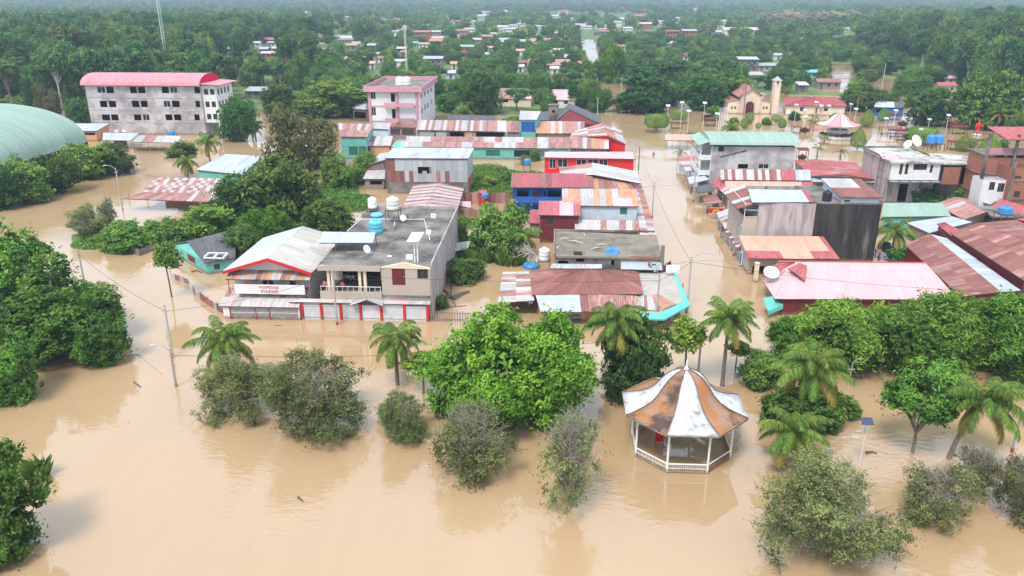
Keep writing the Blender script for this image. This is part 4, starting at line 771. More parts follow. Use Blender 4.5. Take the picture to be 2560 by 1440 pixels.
a, b = at(380, 505, 0), at(545, 508, 0); put('back_wall', MB().box(a.x, a.y + 5.5, -1, b.x, a.y + 5.7, 2.8), M['maroon'], th)
# teal cottage turned to the street
gable('cottage', 'half-sunk teal cottage with dark corrugated roof beside the guest house', 'house', (428, 610, 2.0), (511, 658, 2.0), (588, 646, 2.0), (600, 585, 2.0), (468, 604, 3.1), (592, 572, 3.3), 'k', 'k', 'd', 'teal', nu=10, nv=2, f=[(470, 640, 487, 655, 'd:maroon')], r=[(535, 660, 550, 674, 'k')], ins=(.4, .3, .4))
p = at(540, 640, 2.6); tag(put('roof_sheet', MB().box(p.x - 1.6, p.y - .9, 2.45, p.x + 1.6, p.y - .65, 2.6).box(p.x - 1.6, p.y + .65, 2.75, p.x + 1.6, p.y + .9, 2.9).box(p.x - 1.6, p.y - .64, 2.6, p.x - 1.35, p.y + .64, 2.78).box(p.x + 1.35, p.y - .64, 2.6, p.x + 1.6, p.y + .64, 2.78).box(p.x - .15, p.y - .64, 2.6, p.x + .15, p.y + .64, 2.78), M['white'], None, False, (p.x, p.y, 2.5)), 'white broken frame lying on the dark cottage roof', 'frame')
# ------------------------------------------------------------------ right block
def vault_house():
    v0 = at(1880, 474).y; x0, x1 = on_v(1776, 400, v0)[0], on_v(1986, 400, v0)[0]; zt = on_v(1880, 361, v0)[1]; zr = on_v(1880, 333, v0 + 5.5)[1]; y1 = v0 + 11
    th = thing('vault_house', 'grey rendered house under a pale green barrel roof on the street', 'house', ((x0 + x1) / 2, v0 + 5, 0))
    walls(th, [Vector((x0, v0, 0)), Vector((x1, v0, 0)), Vector((x1, y1, 0)), Vector((x0, y1, 0))], [zt - .5] * 4, 'grey', f=[(1845, 410, 1870, 422, 'o'), (1896, 410, 1922, 422, 'w'), (1796, 366, 1810, 379, 'o')], l=[(1742, 415, 1757, 440, 'd:dark')])
    vault(th, x0 - .6, x1 + .6, v0 - .9, y1 + .9, zt, zr - zt, 'n', 10, 18)
    n = 10; yc, ry = (v0 + y1) / 2, (y1 - v0) / 2 + .9
    put('end_cap', MB().quad(*[(x0 - .62, yc - ry * math.cos(math.pi * k / n), zt + (zr - zt) * math.sin(math.pi * k / n)) for k in range(n, -1, -1)]), SH['n'], th)
    roof(th, [(x0 - 3.0, y1 + .9, zt - .2), (x0 - 3.0, v0 - .9, zt - .2), (x0 - .65, v0 - .9, zt + .6), (x0 - .65, y1 + .9, zt + .6)], 'n', 8, 1, name='side_canopy')
    h = zt / 3
    for z in (h, 2 * h):
        put('balcony', MB().box(x0 - 2.4, v0 - .2, z - .15, x0 - .02, y1, z + .05).box(x0 - 2.4, v0 - .2, z + .05, x0 - 2.28, y1, z + .95).box(x0 - 2.27, v0 - .2, z + .05, x0 - .02, v0 - .08, z + .95), M['white'], th)
    for y in (v0, v0 + 5, y1 - .2): put('pillar', MB().box(x0 - 2.35, y, -1, x0 - 2.1, y + .25, zt - .2), M['white'], th)
    put('drain_pipe', MB().tube([(x0 + .1, v0 - .1, -1), (x0 + .1, v0 - .1, zt)], .08, 6), M['rail'], th)
    put('stair_band', MB().slab([(x0 + 2, v0 - .1, zt - 2.6), (x0 + 7.5, v0 - .1, zt - 1.2), (x0 + 7.5, v0 - .01, zt - 1.2), (x0 + 2, v0 - .01, zt - 2.6)], .3), M['conc'], th)
    FOOT.append((th.location.x, th.location.y, 13))
vault_house()
gable('house', 'house with a wide ribbed red gable roof behind the brown strip roof', 'house', (2026, 441, 3.8), (2187, 449, 3.6), (2140, 407, 3.6), (1985, 401, 3.8), (2109, 436, 5.2), (2040, 398, 5.4), '?ccr', '?ccr', 'd', 'grey', nu=12, nv=2)
house('shed', 'zinc strip roof with peeling red paint below the red gable', 'shed', [(2030, 455, 3.0), (2191, 457, 3.0), (2184, 446, 3.6), (2028, 441, 3.6)], 'zzzzwzwrwwzw', 'plank', nv=1, f=[(2040, 459, 2075, 474, 'o'), (2090, 460, 2130, 470, 'o')])
house('house', 'brown and white striped strip roof ending in red and grey sheets', 'house', [(1802, 450, 4.4), (2028, 452, 4.4), (2025, 425, 5.6), (1800, 424, 5.6)], 'wbbwbbwwbbwbwbbwbwwbwbwbcccccggggggg', 'grey', nv=1, nu=24)
house('house', 'broad plain salmon roof below the brown striped one', 'house', [(1817, 491, 3.0), (2033, 482, 3.2), (2031, 453, 4.2), (1812, 451, 4.2)], 'ssssssssssssssssccc', 'grey', nv=1)
def stained_house():
    v0 = 122.0; x0 = on_v(1850, 540, v0)[0]; xw = on_v(2037, 540, v0)[0]; x1 = on_v(2203, 540, v0)[0]; zt = on_v(1960, 508, v0)[1]
    th = thing('stained_house', 'tall house with streaked pale and black mouldy side wall', 'house', ((x0 + x1) / 2, v0 + 6, 0))
    xa = on_v(1895, 540, v0)[0]; y1 = v0 + 12
    z2 = on_v(2100, 512, v0)[1]
    walls(th, [Vector((xa, v0, 0)), Vector((xw, v0, 0)), Vector((xw, y1, 0)), Vector((xa, y1, 0))], [zt] * 4, 'pale', name='pale_wall')
    walls(th, [Vector((xw + .02, v0 + .3, 0)), Vector((x1, v0 + .3, 0)), Vector((x1, y1, 0)), Vector((xw + .02, y1, 0))], [z2] * 4, 'black', name='mouldy_wall')
    zs = on_v(1860, 590, v0)[1]
    walls(th, [Vector((x0 + .6, v0 + .05, 0)), Vector((xa - .02, v0 + .05, 0)), Vector((xa - .02, y1 - 1, 0)), Vector((x0 + .6, y1 - 1, 0))], [zt - 2.4] * 4, 'beige', l=[(1852, 535, 1862, 568, 'w')], name='street_wall')
    mb = MB()
    for z in (zt - 2.3, zt - 1.2, zt - .2): mb.tube([(x0 + .7, v0 + .1, z), (xa, v0 + .1, z)], .05, 4).tube([(x0 + .7, v0 + .1, z), (x0 + .7, y1 - 1.2, z)], .05, 4)
    mb.tube([(x0 + .7, v0 + .1, zt - 2.3), (x0 + .7, v0 + .1, zt)], .06, 4)
    put('balcony_frame', mb, M['rail'], th)
    roof(th, [at(1880, 507, zt + .1), at(2036, 506, zt + .1), at(2015, 476, zt + .7), at(1870, 474, zt + .7)], 'zzzzzzzzzzm', 13, 1)
    roof(th, [(x0 - .6, y1 - 1, zt - 1.0), (x0 - .6, v0 - .3, zt - 1.0), (xa, v0 - .3, zt + .1), (xa, y1 - 1, zt + .3)], '?bgb', 7, 1, name='side_roof')
    put('roof_slab', MB().box(xw + .03, v0 + .31, z2 + .02, x1 + .1, y1 + .1, z2 + .22), M['conc'], th)
    a, b = on_v(2105, 500, v0 + .6)[0], on_v(2200, 500, v0 + .6)[0]
    walls(th, [Vector((a, v0 + .8, 0)), Vector((b, v0 + .8, 0)), Vector((b, y1 - 2, 0)), Vector((a, y1 - 2, 0))], [z2 + 1.0, z2 + 1.0, z2 + 1.7, z2 + 1.7], 'bluewall', f=[(2110, 500, 2125, 510, 'k')], zb=z2 + .23, name='roof_room')
    roof(th, [(a - .4, v0 + .4, z2 + 1.05), (b + .3, v0 + .4, z2 + 1.05), (b + .3, y1 - 1.8, z2 + 1.9), (a - .4, y1 - 1.8, z2 + 1.9)], 'bbbbbbbb/wwwwwwbb', 8, 2, name='roof_room_roof')
    p = at(2067, 502, z2 + .25); water_tank('black water tank on top of the mouldy wall', (p.x, max(p.y, v0 + 1.6), z2 + .22), .72, 1.7, 'tankk')
    FOOT.append((th.location.x, th.location.y, 13))
stained_house()
def salmon():
    th = house('house', 'house with a broad salmon roof edged in red at the street', 'house', [(1871, 647, 3.0), (2100, 648, 3.0), (2059, 592, 4.4), (1847, 590, 4.4)], 'ccccccssssssccccc/sssssssssssssssssc/sssssssssssssssssc', 'beige', nv=3, nu=18, ins=(1.6, .5, .3), f=[(1880, 665, 1910, 690, 'o')])
    posts(th, at(1872, 648, 0) + Vector((.3, .3, 0)), at(2098, 649, 0) + Vector((-.3, .3, 0)), 4, 2.9, 'white', .16)
    p = at(1888, 705); tag(put('pillar', MB().box(p.x - .28, p.y - .28, -1, p.x + .28, p.y + .28, 2.9).box(p.x - .34, p.y - .34, 2.9, p.x + .34, p.y + .34, 3.05), M['cream'], None, False, (p.x, p.y, 0)), 'lone cream pillar standing in the flooded street', 'pillar')
    th = house('house', 'house with the largest pale pink roof behind the bamboo hedge', 'house', [(1938, 748, 2.4), (2398, 750, 2.4), (2315, 659, 4.2), (1988, 656, 4.2)], '?pppppp', 'maroon', nv=2, nu=24, ins=(.5, .6, .4))
    tri_roof(th, at(1908, 702, 2.3), at(1938, 749, 2.3), at(1990, 657, 4.2), 'p', name='hip_end'); roof(th, [at(1905, 690, 2.7), at(1940, 698, 2.9), at(2010, 662, 4.3), at(1950, 652, 3.6)], 'c', 6, 1, name='side_canopy')
    roof(th, [at(1970, 672, 4.3), at(2012, 702, 3.6), at(2018, 665, 4.42), at(1998, 658, 4.35)], 'c', 3, 1, name='patch_roof')
    put('ridge_cap', MB().tube([at(1945, 654, 4.25), at(2316, 658, 4.25)], .16, 6), SH['c'], th)
    p = at(1926, 700, 2.9); dish('large white dish at the left corner of the pale pink roof', (p.x, p.y, 2.2), 1.1, -1.6, 1.0)
    p = at(1932, 778, 0); q = [at(1908, 745, 2.2), at(1945, 738, 2.4), at(1958, 762, 1.5), at(1920, 778, 1.2)]
    tag(put('awning_cloth', MB().slab(q, .05).slab([q[3], q[2], q[2] - Vector((0, .1, .5)), q[3] - Vector((0, .1, .5))], .04), SH['t'], None, False, (q[0].x, q[0].y, 0)), 'turquoise cloth awning at the corner under the pale pink roof', 'awning')
salmon()
# street stalls with stepped awnings, right side of the street
def awn(label, P4, codes, zl=2.1, zh=2.7, nu=None, wall='plank', cat='stall'):
    (a, b, c, d) = [at(x, y, z) for (x, y), z in zip(P4, (zl, zl, zh, zh))]
    th = thing('market_stall', label, cat, ((a.x + c.x) / 2, (a.y + c.y) / 2, 0), 'stalls stepping down the side street'); roof(th, [a, b, c, d], codes, nu, 1)
    for q in (a, b): put('post', MB().box(q.x + .1, q.y + .1, -1, q.x + .22, q.y + .22, q.z - .06), M['steel'], th)
    for q in (c, d): put('post', MB().box(q.x - .22, q.y - .22, -1, q.x - .1, q.y - .1, q.z - .06), M['wood'], th)
    m_ = lerp(d, c, .05); e = lerp(d, c, .95); put('stall_wall', MB().slab([(m_.x - .3, m_.y, zl - .3), (e.x - .3, e.y, zl - .3), (e.x - .2, e.y + .05, zl - .3), (m_.x - .2, m_.y + .05, zl - .3)], zl + .6), M[wall], th)
awn('rust-roofed stall at the far end by the green barrel roof', [(1693, 392), (1699, 409), (1744, 407), (1742, 388)], 'rrw')
awn('stall striped white and rust below the green barrel roof', [(1702, 409), (1716, 431), (1741, 426), (1742, 407)], 'wrwwr')
awn('stall with pale zinc awning under the white balcony', [(1718, 443), (1724, 461), (1774, 449), (1756, 437)], 'z', 2.3, 2.9)
awn('dark stall with red counters below the pale zinc awning', [(1738, 468), (1745, 484), (1786, 476), (1776, 458)], 'k', 2.2, 2.9)
awn('stall with crimson pitched awning beside the brown strip roof', [(1780, 458), (1806, 481), (1822, 471), (1800, 440)], 'cccp', 2.9, 3.8)
awn('stall with a plain brown rust awning above the rainbow sign', [(1757, 494), (1763, 511), (1807, 507), (1786, 485)], 'bbr')
awn('stall with white zinc awning beside the rainbow sign', [(1790, 533), (1797, 546), (1852, 531), (1846, 513)], 'wwzw', 2.2, 3.0)
awn('stall with thin rust and white awning below the rainbow sign', [(1794, 546), (1802, 556), (1838, 543), (1832, 532)], 'rwr', 2.2, 2.7)
awn('stall with white awning behind the round black sign', [(1803, 557), (1812, 573), (1850, 569), (1848, 548)], 'wwe', 2.2, 2.8)
awn('striped brown and grey awning stall below the round black sign', [(1813, 578), (1825, 597), (1855, 592), (1850, 572)], 'wbbwb', 2.1, 2.7)
awn('nearest striped awning stall beside the salmon roof', [(1827, 600), (1843, 624), (1862, 618), (1856, 594)], 'bwbwb', 2.0, 2.6)
p = at(1780, 548, 0); th = thing('shop_sign', 'colourful rectangular sign with a yellow rainbow on posts', 'sign', (p.x, p.y, 0))
A = on_v(1774, 520, p.y); B = on_v(1808, 534, p.y); put('board', MB().box(A[0], p.y, B[1], B[0], p.y + .1, A[1]), M['red'], th)
cx, cz, hh = (A[0] + B[0]) / 2, B[1] + .12, (A[1] - B[1])
for k, (r0, r1, c) in enumerate(((.36, .5, (.8, .6, .02)), (.5, .62, (.1, .35, .08)), (.62, .76, (.75, .3, .02)))):
    mb = MB(); n = 12
    for i in range(n): a, b = math.pi * i / n, math.pi * (i + 1) / n; mb.quad(*[(cx + r * hh * math.cos(t_), p.y - .006 - .004 * k, cz + r * hh * math.sin(t_)) for r, t_ in ((r0, a), (r1, a), (r1, b), (r0, b))][::-1])
    put('rainbow_band', mb, mat('rainbow_%d' % k, c, .5, rnd=0), th)
put('sign_frame', MB().box(A[0] - .08, p.y - .03, B[1] - .08, B[0] + .08, p.y + .02, B[1]).box(A[0] - .08, p.y - .03, A[1], B[0] + .08, p.y + .02, A[1] + .08), M['white'], th)
posts(th, (A[0] + .1, p.y + .16, 0), (B[0] - .1, p.y + .16, 0), 2, A[1] - .1, 'steel', .1)
p = at(1806, 595, 0); c, z = on_v(1806, 555, p.y); th = thing('round_sign', 'round black sign with a small white emblem on a post', 'sign', (p.x, p.y, 0))
put('disc', MB().lathe((0, 0, 0), [(.7, 0), (.72, .06), (.7, .12)], 24), M['tankk'], th).matrix_local = Matrix.Translation((c - p.x, 0, z)) @ Matrix.Rotation(math.pi / 2, 4, 'X')
put('emblem', MB().box(c - .35, p.y - .14, z - .04, c + .35, p.y - .125, z + .06).quad((c - .22, p.y - .13, z + .1), (c + .22, p.y - .13, z + .1), (c, p.y - .13, z + .32)).quad((c - .22, p.y - .13, z - .25), (c + .22, p.y - .13, z - .25), (c + .15, p.y - .13, z - .18), (c - .15, p.y - .13, z - .18)), M['white'], th)
put('post', MB().box(c - .06, p.y + .01, -1, c + .06, p.y + .12, z + .1), M['wood'], th)
p = at(1850, 668, 0); th = thing('shop_sign', 'narrow blue and white upright sign at the water edge by the salmon roof', 'sign', (p.x, p.y, 0)); put('board', MB().box(p.x - .25, p.y - .04, .3, p.x + .25, p.y + .04, 2.6), M['bluewall'], th); put('stripe', MB().box(p.x - .2, p.y - .06, .6, p.x + .02, p.y - .045, 2.4), M['blue'], th); put('post', MB().box(p.x - .06, p.y + .05, -1, p.x + .06, p.y + .14, 2.2), M['steel'], th)
# white house with black-streaked flat roof
def white_house():
    v0 = at(2300, 512).y; zt = on_v(2300, 404, v0)[1]; x0 = on_v(2229, 420, v0)[0]; xm = on_v(2351, 420, v0)[0]; x1 = on_v(2463, 420, v0)[0]
    y1 = at(2186, 369, zt).y
    th = thing('white_house', 'white two-storey house with a black-streaked flat roof and dark brick wing', 'house', ((x0 + x1) / 2, v0 + 6, 0))
    zb = on_v(2290, 450, v0)[1]; xl = x0
    walls(th, [Vector((x0, v0, 0)), Vector((xm, v0, 0)), Vector((xm, y1, 0)), Vector((xl, y1, 0))], [zt - .35] * 4, 'white', f=[(2249, 406, 2257, 436, 'k'), (2263, 406, 2271, 436, 'k'), (2284, 406, 2318, 425, 'k'), (2325, 412, 2332, 432, 'k')], zb=zb, name='upper_wall')
    walls(th, [Vector((x0 + .5, v0 + 1.4, 0)), Vector((xm, v0 + 1.4, 0)), Vector((xm, y1, 0)), Vector((xl + .2, y1, 0))], [zb - .02] * 4, 'pale', f=[(2245, 460, 2268, 505, 'o')], name='lower_wall')
    put('side_render', MB().box(xl - .12, v0 + .4, -1, xl - .01, y1, zt - .3), M['pale'], th)
    walls(th, [Vector((xm + .05, v0 + .5, 0)), Vector((x1, v0 + .5, 0)), Vector((x1, y1 - 5, 0)), Vector((xm + .05, y1 - 5, 0))], [zt - .7] * 4, 'black', f=[(2402, 416, 2413, 460, 'o')], name='wing_wall')
    for a, b in ((2357, 2399), (2416, 2455)): put('brick_infill', MB().box(on_v(a, 440, v0 + .4)[0], v0 + .42, on_v(a, 461, v0 + .4)[1], on_v(b, 440, v0 + .4)[0], v0 + .497, on_v(a, 418, v0 + .4)[1]), M['brick'], th)
    rm = mat('black_streaked_roof', (.56, .53, .48), .9, (.12, .11, .11), .45, .85, stain=((.70, .68, .64), .8, .55, .7, .6), bump=.2, rnd=0)
    put('roof_slab', MB().slab([(x0 - .5, v0 - .5, zt), (xm + .3, v0 - .5, zt), (xm + .3, y1, zt), (xl - .5, y1, zt)], .34).slab([(xm + .31, v0 + .2, zt - .35), (x1 + .4, v0 + .2, zt - .35), (x1 + .1, y1 - 5, zt - .35), (xm + .31, y1 - 4, zt - .35)], .3), rm, th)
    put('parapet', MB().box(xl - .5, y1 - .2, zt, xm + .3, y1, zt + .35).box(xl - .5, v0 + 3, zt, xl - .3, y1 - .21, zt + .3).box(xm + .1, v0 + 6, zt, xm + .3, y1 - .21, zt + .3), M['conc'], th)
    P = [(x0 - .3, v0 - 1.6, zb - .1), (xm + .3, v0 - 1.6, zb - .1), (xm + .3, v0 + 1.3, zb - .05), (x0 - .3, v0 + 1.3, zb - .05)]
    mb = MB()
    for k in range(6): q = lerp(Vector(P[0]), Vector(P[1]), k / 5); q2 = lerp(Vector(P[3]), Vector(P[2]), k / 5); mb.beam(q, q2, .1)
    mb.beam(P[0], P[1], .14); put('canopy_frame', mb, M['wood'], th); put('canopy_sheet', MB().slab([(a, b, c - .12) for a, b, c in P], .04), SH['g'], th)
    FOOT.append((th.location.x, th.location.y, 15))
    for x, y, r, az, lab in ((2268, 378, .95, -2.6, 'smaller grey dish on the black-streaked flat roof'), (2285, 377, 1.35, -1.1, 'larger white dish on the black-streaked flat roof')): p = at(x, y, zt); dish(lab, (p.x, p.y, zt), r, az, .55)
    for x, lab in ((2324, 'left blue tank on a stand at the back of the black-streaked roof'), (2343, 'right blue tank on a stand at the back of the black-streaked roof')):
        p = at(x, 376, zt); water_tank(lab, (p.x, p.y, zt), .95, 1.9, 'tankblue', 1.5)
white_house()
p = at(2205, 500, 0); th = thing('scaffold_tower', 'rusty scaffold tower with small pink roof left of the white house', 'tower', (p.x, p.y, 0)); z1 = on_v(2205, 395, p.y)[1]; mb = MB()
for a in (-1.3, 1.3):
    for b in (-1., 1.): mb.tube([(p.x + a, p.y + b, -1), (p.x + a, p.y + b, z1)], .06, 4)
for k in range(5):
    z = z1 * (k + .8) / 5.2
    for q in (((-1.3, -1.), (1.3, -1.)), ((1.3, -1.), (1.3, 1.)), ((1.3, 1.), (-1.3, 1.)), ((-1.3, 1.), (-1.3, -1.))): mb.tube([(p.x + q[0][0], p.y + q[0][1], z), (p.x + q[1][0], p.y + q[1][1], z)], .045, 4)
put('frame', mb, M['wood'], th); roof(th, [(p.x - 1.7, p.y - 1.3, z1), (p.x + 1.7, p.y - 1.3, z1), (p.x + 1.6, p.y + 1.3, z1 + .5), (p.x - 1.6, p.y + 1.3, z1 + .5)], 'p', 3, 1)
water_tank('white tank inside the rusty scaffold tower', (p.x, p.y, z1 - 2.9), .8, 1.9, 'tankw')
house('house', 'pale green zinc roof below the round clipped tree', 'house', [(2204, 543, 3.0), (2378, 541, 3.0), (2359, 508, 4.0), (2209, 508, 4.0)], 'n', 'teal', nv=1)
house('house', 'tilted grey zinc roof with rust streaks below the pale green one', 'house', [(2264, 557, 2.9), (2322, 583, 2.5), (2430, 556, 3.3), (2378, 541, 3.6)], '?ggzw', 'plank', nv=2)
gable('house', 'small house with a faded rust gable roof right of the pale green roof', 'house', (2334, 510, 3.0), (2410, 550, 2.9), (2482, 540, 2.9), (2420, 497, 3.0), (2386, 493, 4.2), (2466, 530, 4.2), '?rwrr', '?rwrr', 'w', 'plank', nu=7, nv=1)
th = house('warehouse', 'long brown warehouse roof running down behind the bamboo hedge', 'warehouse', [(2402, 742, 3.4), (2262, 612, 3.4), (2325, 584, 4.3), (2502, 730, 4.3)], '?bbbbr', 'maroon', nu=30, nv=2)
th = gable('warehouse', 'higher brown warehouse with maroon side wall at the photo edge', 'warehouse', (2374, 582, 5.0), (2560, 702, 5.0), (2760, 655, 5.0), (2540, 550, 5.0), (2447, 558, 6.6), (2680, 650, 6.6), '?bbrb', '?bbrb', 'w', 'maroon', nu=20, nv=2)
P = [at(2326, 586, 4.2), at(2502, 731, 4.2), at(2552, 727, 4.0), at(2366, 596, 4.0)]; th = thing('gutter_roof', 'grey zinc gutter strip between the two brown warehouse roofs', 'roof strip', (lerp(P[0], P[1], .5).x, lerp(P[0], P[1], .5).y, 0)); roof(th, [P[1], P[0], P[3], P[2]], 'g', 22, 1); put('gutter_wall', MB().slab([p - Vector((0, 0, .1)) for p in inset([P[1], P[0], P[3], P[2]], .5, .3, .5)], 4.6), M['maroon'], th)
house('shed', 'crimson lean-to roof tucked behind the higher brown warehouse', 'shed', [(2342, 560, 3.6), (2390, 600, 3.6), (2405, 578, 4.4), (2362, 556, 4.4)], 'c', 'maroon', nv=1)
def brick_block():
    v0 = at(2500, 548).y; x0 = on_v(2486, 450, v0)[0]; x1 = x0 + 15; zt = on_v(2540, 350, v0)[1]
    th = thing('brick_building', 'unfinished raw brick building with concrete pillars and a pink roof', 'building', (x0 + 6, v0 + 6, 0))
    h = zt / 4
    xs = on_v(2525, 450, v0)[0]
    walls(th, [Vector((x0, v0 + 5, 0)), Vector((x1, v0 + 5, 0)), Vector((x1, v0 + 11, 0)), Vector((x0, v0 + 11, 0))], [zt - h + .2] * 4, 'brick', f=[(2496, 425, 2516, 440, 'o'), (2520, 384, 2560, 394, 'o'), (2490, 384, 2512, 394, 'o'), (2530, 426, 2552, 440, 'k')], name='rear_wall')
    walls(th, [Vector((xs, v0, 0)), Vector((x1, v0, 0)), Vector((x1, v0 + 4.9, 0)), Vector((xs, v0 + 4.9, 0))], [h * 2.6] * 4, 'brick', f=[(2534, 440, 2552, 455, 'o'), (2534, 478, 2550, 494, 'k')], name='front_wall')
    walls(th, [Vector((x0 - 1.5, v0 + 1, 0)), Vector((xs - .05, v0 + 1, 0)), Vector((xs - .05, v0 + 4.95, 0)), Vector((x0 - 1.5, v0 + 4.95, 0))], [h * 1.95] * 4, 'white', f=[(2473, 455, 2487, 475, 'k'), (2494, 458, 2512, 480, 'k'), (2515, 462, 2522, 468, 'k')], name='white_wall')
    for k in (1, 2, 3): put('floor_slab', MB().box(x0 - .3, v0 + 4.6, k * h - .15 + .2, x1 + .1, v0 + 11.1, k * h + .2), M['conc'], th)
    for X in (x0 + .1, xs + 2.5): put('pillar', MB().box(X - .22, v0 + 4.4, h, X + .22, v0 + 4.85, zt + .3), M['conc'], th)
    roof(th, [(x0 + 2.5, v0 + 3, zt - .5), (x1 + 1, v0 + 3, zt - .5), (x1 + 1, v0 + 11, zt + .7), (x0 + 2.5, v0 + 11, zt + .7)], 'c', 10, 2)
    for k in (1, 2): put('floor_band', MB().box(xs - .2, v0 - .15, k * h - .12, x1 + .1, v0 - .02, k * h + .18), M['conc'], th)
    for X in (xs + .3, xs + 4.2): put('pillar', MB().box(X - .2, v0 - .25, -1, X + .2, v0 - .16, h * 2.9), M['conc'], th)
    put('top_parapet', MB().box(x0 + .3, v0 + 4.9, zt - h + .22, x1, v0 + 5.05, zt - h + 1.4), M['pinkw'], th)
    FOOT.append((th.location.x, th.location.y, 12))
    house('shed', 'white canvas-like awning before the brick building', 'awning', [(2440, 500, 3.0), (2475, 512, 3.0), (2505, 494, 3.6), (2445, 483, 3.6)], 'w', nowall=True, nv=1)
    house('shed', 'striped brown lean-to behind the dark brick wing', 'shed', [(2456, 425, 6.0), (2492, 430, 6.0), (2500, 400, 7.0), (2450, 395, 7.0)], 'bwbwb', 'bluewall', nv=1)
    house('house', 'pink roof at the photo edge under the brick building', 'house', [(2465, 528, 3.2), (2640, 575, 3.2), (2640, 540, 4.2), (2500, 497, 4.2)], 'c', 'maroon', nv=1)
    p0 = at(2470, 590, 0); th = thing('concrete_shed', 'dark flat concrete shed carrying the square blue tank stand', 'shed', (p0.x + 5, p0.y + 2, 0)); a = on_v(2478, 560, p0.y)[0]
    walls(th, [Vector((a, p0.y, 0)), Vector((a + 12, p0.y, 0)), Vector((a + 12, p0.y + 7, 0)), Vector((a, p0.y + 7, 0))], [3.4] * 4, 'black'); put('roof_slab', MB().box(a - .2, p0.y - .2, 3.42, a + 12.2, p0.y + 7.2, 3.65), M['conc'], th)
    q = at(2508, 552, 3.65); water_tank('squat blue tank on a concrete table at the right edge', (q.x, q.y, 3.65), 1.15, 1.3, 'tankblue', 1.3)
brick_block()
p = at(2211, 648, 0); th = thing('tank_stand', 'slatted grey stand against the black mouldy wall', 'stand', (p.x, p.y, 0)); put('top', MB().box(p.x - 1.4, p.y - .9, 1.3, p.x + 1.4, p.y + .9, 1.42), M['plank'], th)
for a in (-1.25, 1.25):
    for b in (-.8, .8): put('leg', MB().box(p.x + a - .07, p.y + b - .07, -1, p.x + a + .07, p.y + b + .07, 1.3), M['wood'], th)
water_tank('black tank on the slatted grey stand by the palm', (p.x, p.y, 1.42), .62, 1.5, 'tankk')
# garden walls and fences inside the block
def fence(label, pts, h, m, codes=None, name='fence', n=None):
    P = [at(x, y, 0) for x, y in pts]; th = thing(name, label, 'fence', P[0])
    for A, B in zip(P[:-1], P[1:]):
        d = (B - A); L_ = d.length; d.normalize(); nn = Vector((d.y, -d.x, 0)) * .03; k = n or max(1, round(L_ / .95))
        for i in range(k):
            a, b = A + d * (L_ * i / k + .02), A + d * (L_ * (i + 1) / k - .02); hh = h * RNG.uniform(.85, 1.08)
            mb = MB().quad(a + nn - Vector((0, 0, .9)), b + nn - Vector((0, 0, .9)), b + nn + Vector((0, 0, hh)), a + nn + Vector((0, 0, hh))).quad(b - nn - Vector((0, 0, .9)), a - nn - Vector((0, 0, .9)), a - nn + Vector((0, 0, hh)), b - nn + Vector((0, 0, hh))).quad(a + nn + Vector((0, 0, hh)), b + nn + Vector((0, 0, hh)), b - nn + Vector((0, 0, hh)), a - nn + Vector((0, 0, hh)))
            put('board', mb, SH[code_at(codes, i, k, 0, 1)] if codes else M[m], th)
        for i in range(int(L_ / 3) + 1): q = A + d * min(L_, i * 3.); put('post', MB().box(q.x - .06, q.y + .05, -1, q.x + .06, q.y + .17, h + .1), M['wood'], th)
    return th
fence('rusted sheet fence leaning out from the guest house', [(484, 735), (520, 762), (558, 784)], 1.0, None, '?rrbgr')
fence('half-drowned patchwork sheet fence by the teal cottage', [(427, 694), (450, 703), (472, 710)], .9, None, 'grrg', n=2)
fence('grey stake fence below the garden bushes', [(325, 630), (350, 640), (392, 622)], 1.1, 'plank', n=14)
fence('rusted sheet fence behind the striped gable', [(1146, 510), (1275, 508)], 2.4, None, '?rrb')
fence('rusted sheet fence panel nearer the garden', [(1150, 542), (1195, 545)], 1.8, None, 'r')
def pickets(label, a, b, h=1.5):
    A, B = at(*a), at(*b); th = thing('picket_fence', label, 'fence', A); k = int((B - A).length / .34)
    for i in range(k): q = lerp(A, B, i / k); put('picket', MB().box(q.x - .07, q.y - .025, -.9, q.x + .07, q.y + .025, h * RNG.uniform(.9, 1.05)), M['plank'], th)
    for z in (.3, h - .3): put('rail', MB().beam(A + Vector((0, .06, z)), B + Vector((0, .06, z)), .06), M['wood'], th)
pickets('weathered picket fence between the concrete house and the big ficus', (1078, 803), (1190, 806))
p = at(1168, 512, 0); th = thing('latrine', 'narrow crimson cabin before the rusted sheet fence', 'cabin', (p.x + 3, p.y - 1, 0)); X = at(1197, 515, 0); walls(th, [X, X + Vector((1.5, 0, 0)), X + Vector((1.5, 1.5, 0)), X + Vector((0, 1.5, 0))], [2.6] * 4, 'red'); roof(th, [X + Vector((-.1, -.1, 2.65)), X + Vector((1.6, -.1, 2.65)), X + Vector((1.6, 1.6, 2.85)), X + Vector((-.1, 1.6, 2.85))], 'c', 2, 1)
q = at(1213, 520, 0); water_tank('small blue tank on a brick stand by the crimson cabin', (q.x, q.y, 0), .75, .9, 'tankblue', 2.2)
house('shed', 'tilted pink sheet on posts before the rusted sheet fence', 'shed', [(1148, 515, 1.6), (1176, 520, 1.6), (1178, 505, 2.2), (1150, 503, 2.2)], 'p', nowall=True, nv=1)
th = house('shelter', 'pale sheet shelter among bushes right of the concrete house', 'shelter', [(1108, 636, 1.3), (1170, 622, 1.4), (1178, 603, 2.0), (1115, 610, 2.0)], 'w', nowall=True, nv=1); posts(th, at(1112, 636, 0), at(1168, 623, 0), 3, 1.3)
p = at(1122, 655, 0); tag(put('tub', MB().lathe((p.x, p.y, -.2), [(.7, 0), (.8, .5), (.74, .5), (.66, .1)], 16), M['tankk'], None, False, (p.x, p.y, 0)), 'dark round tub floating beside the pale sheet shelter', 'tub')
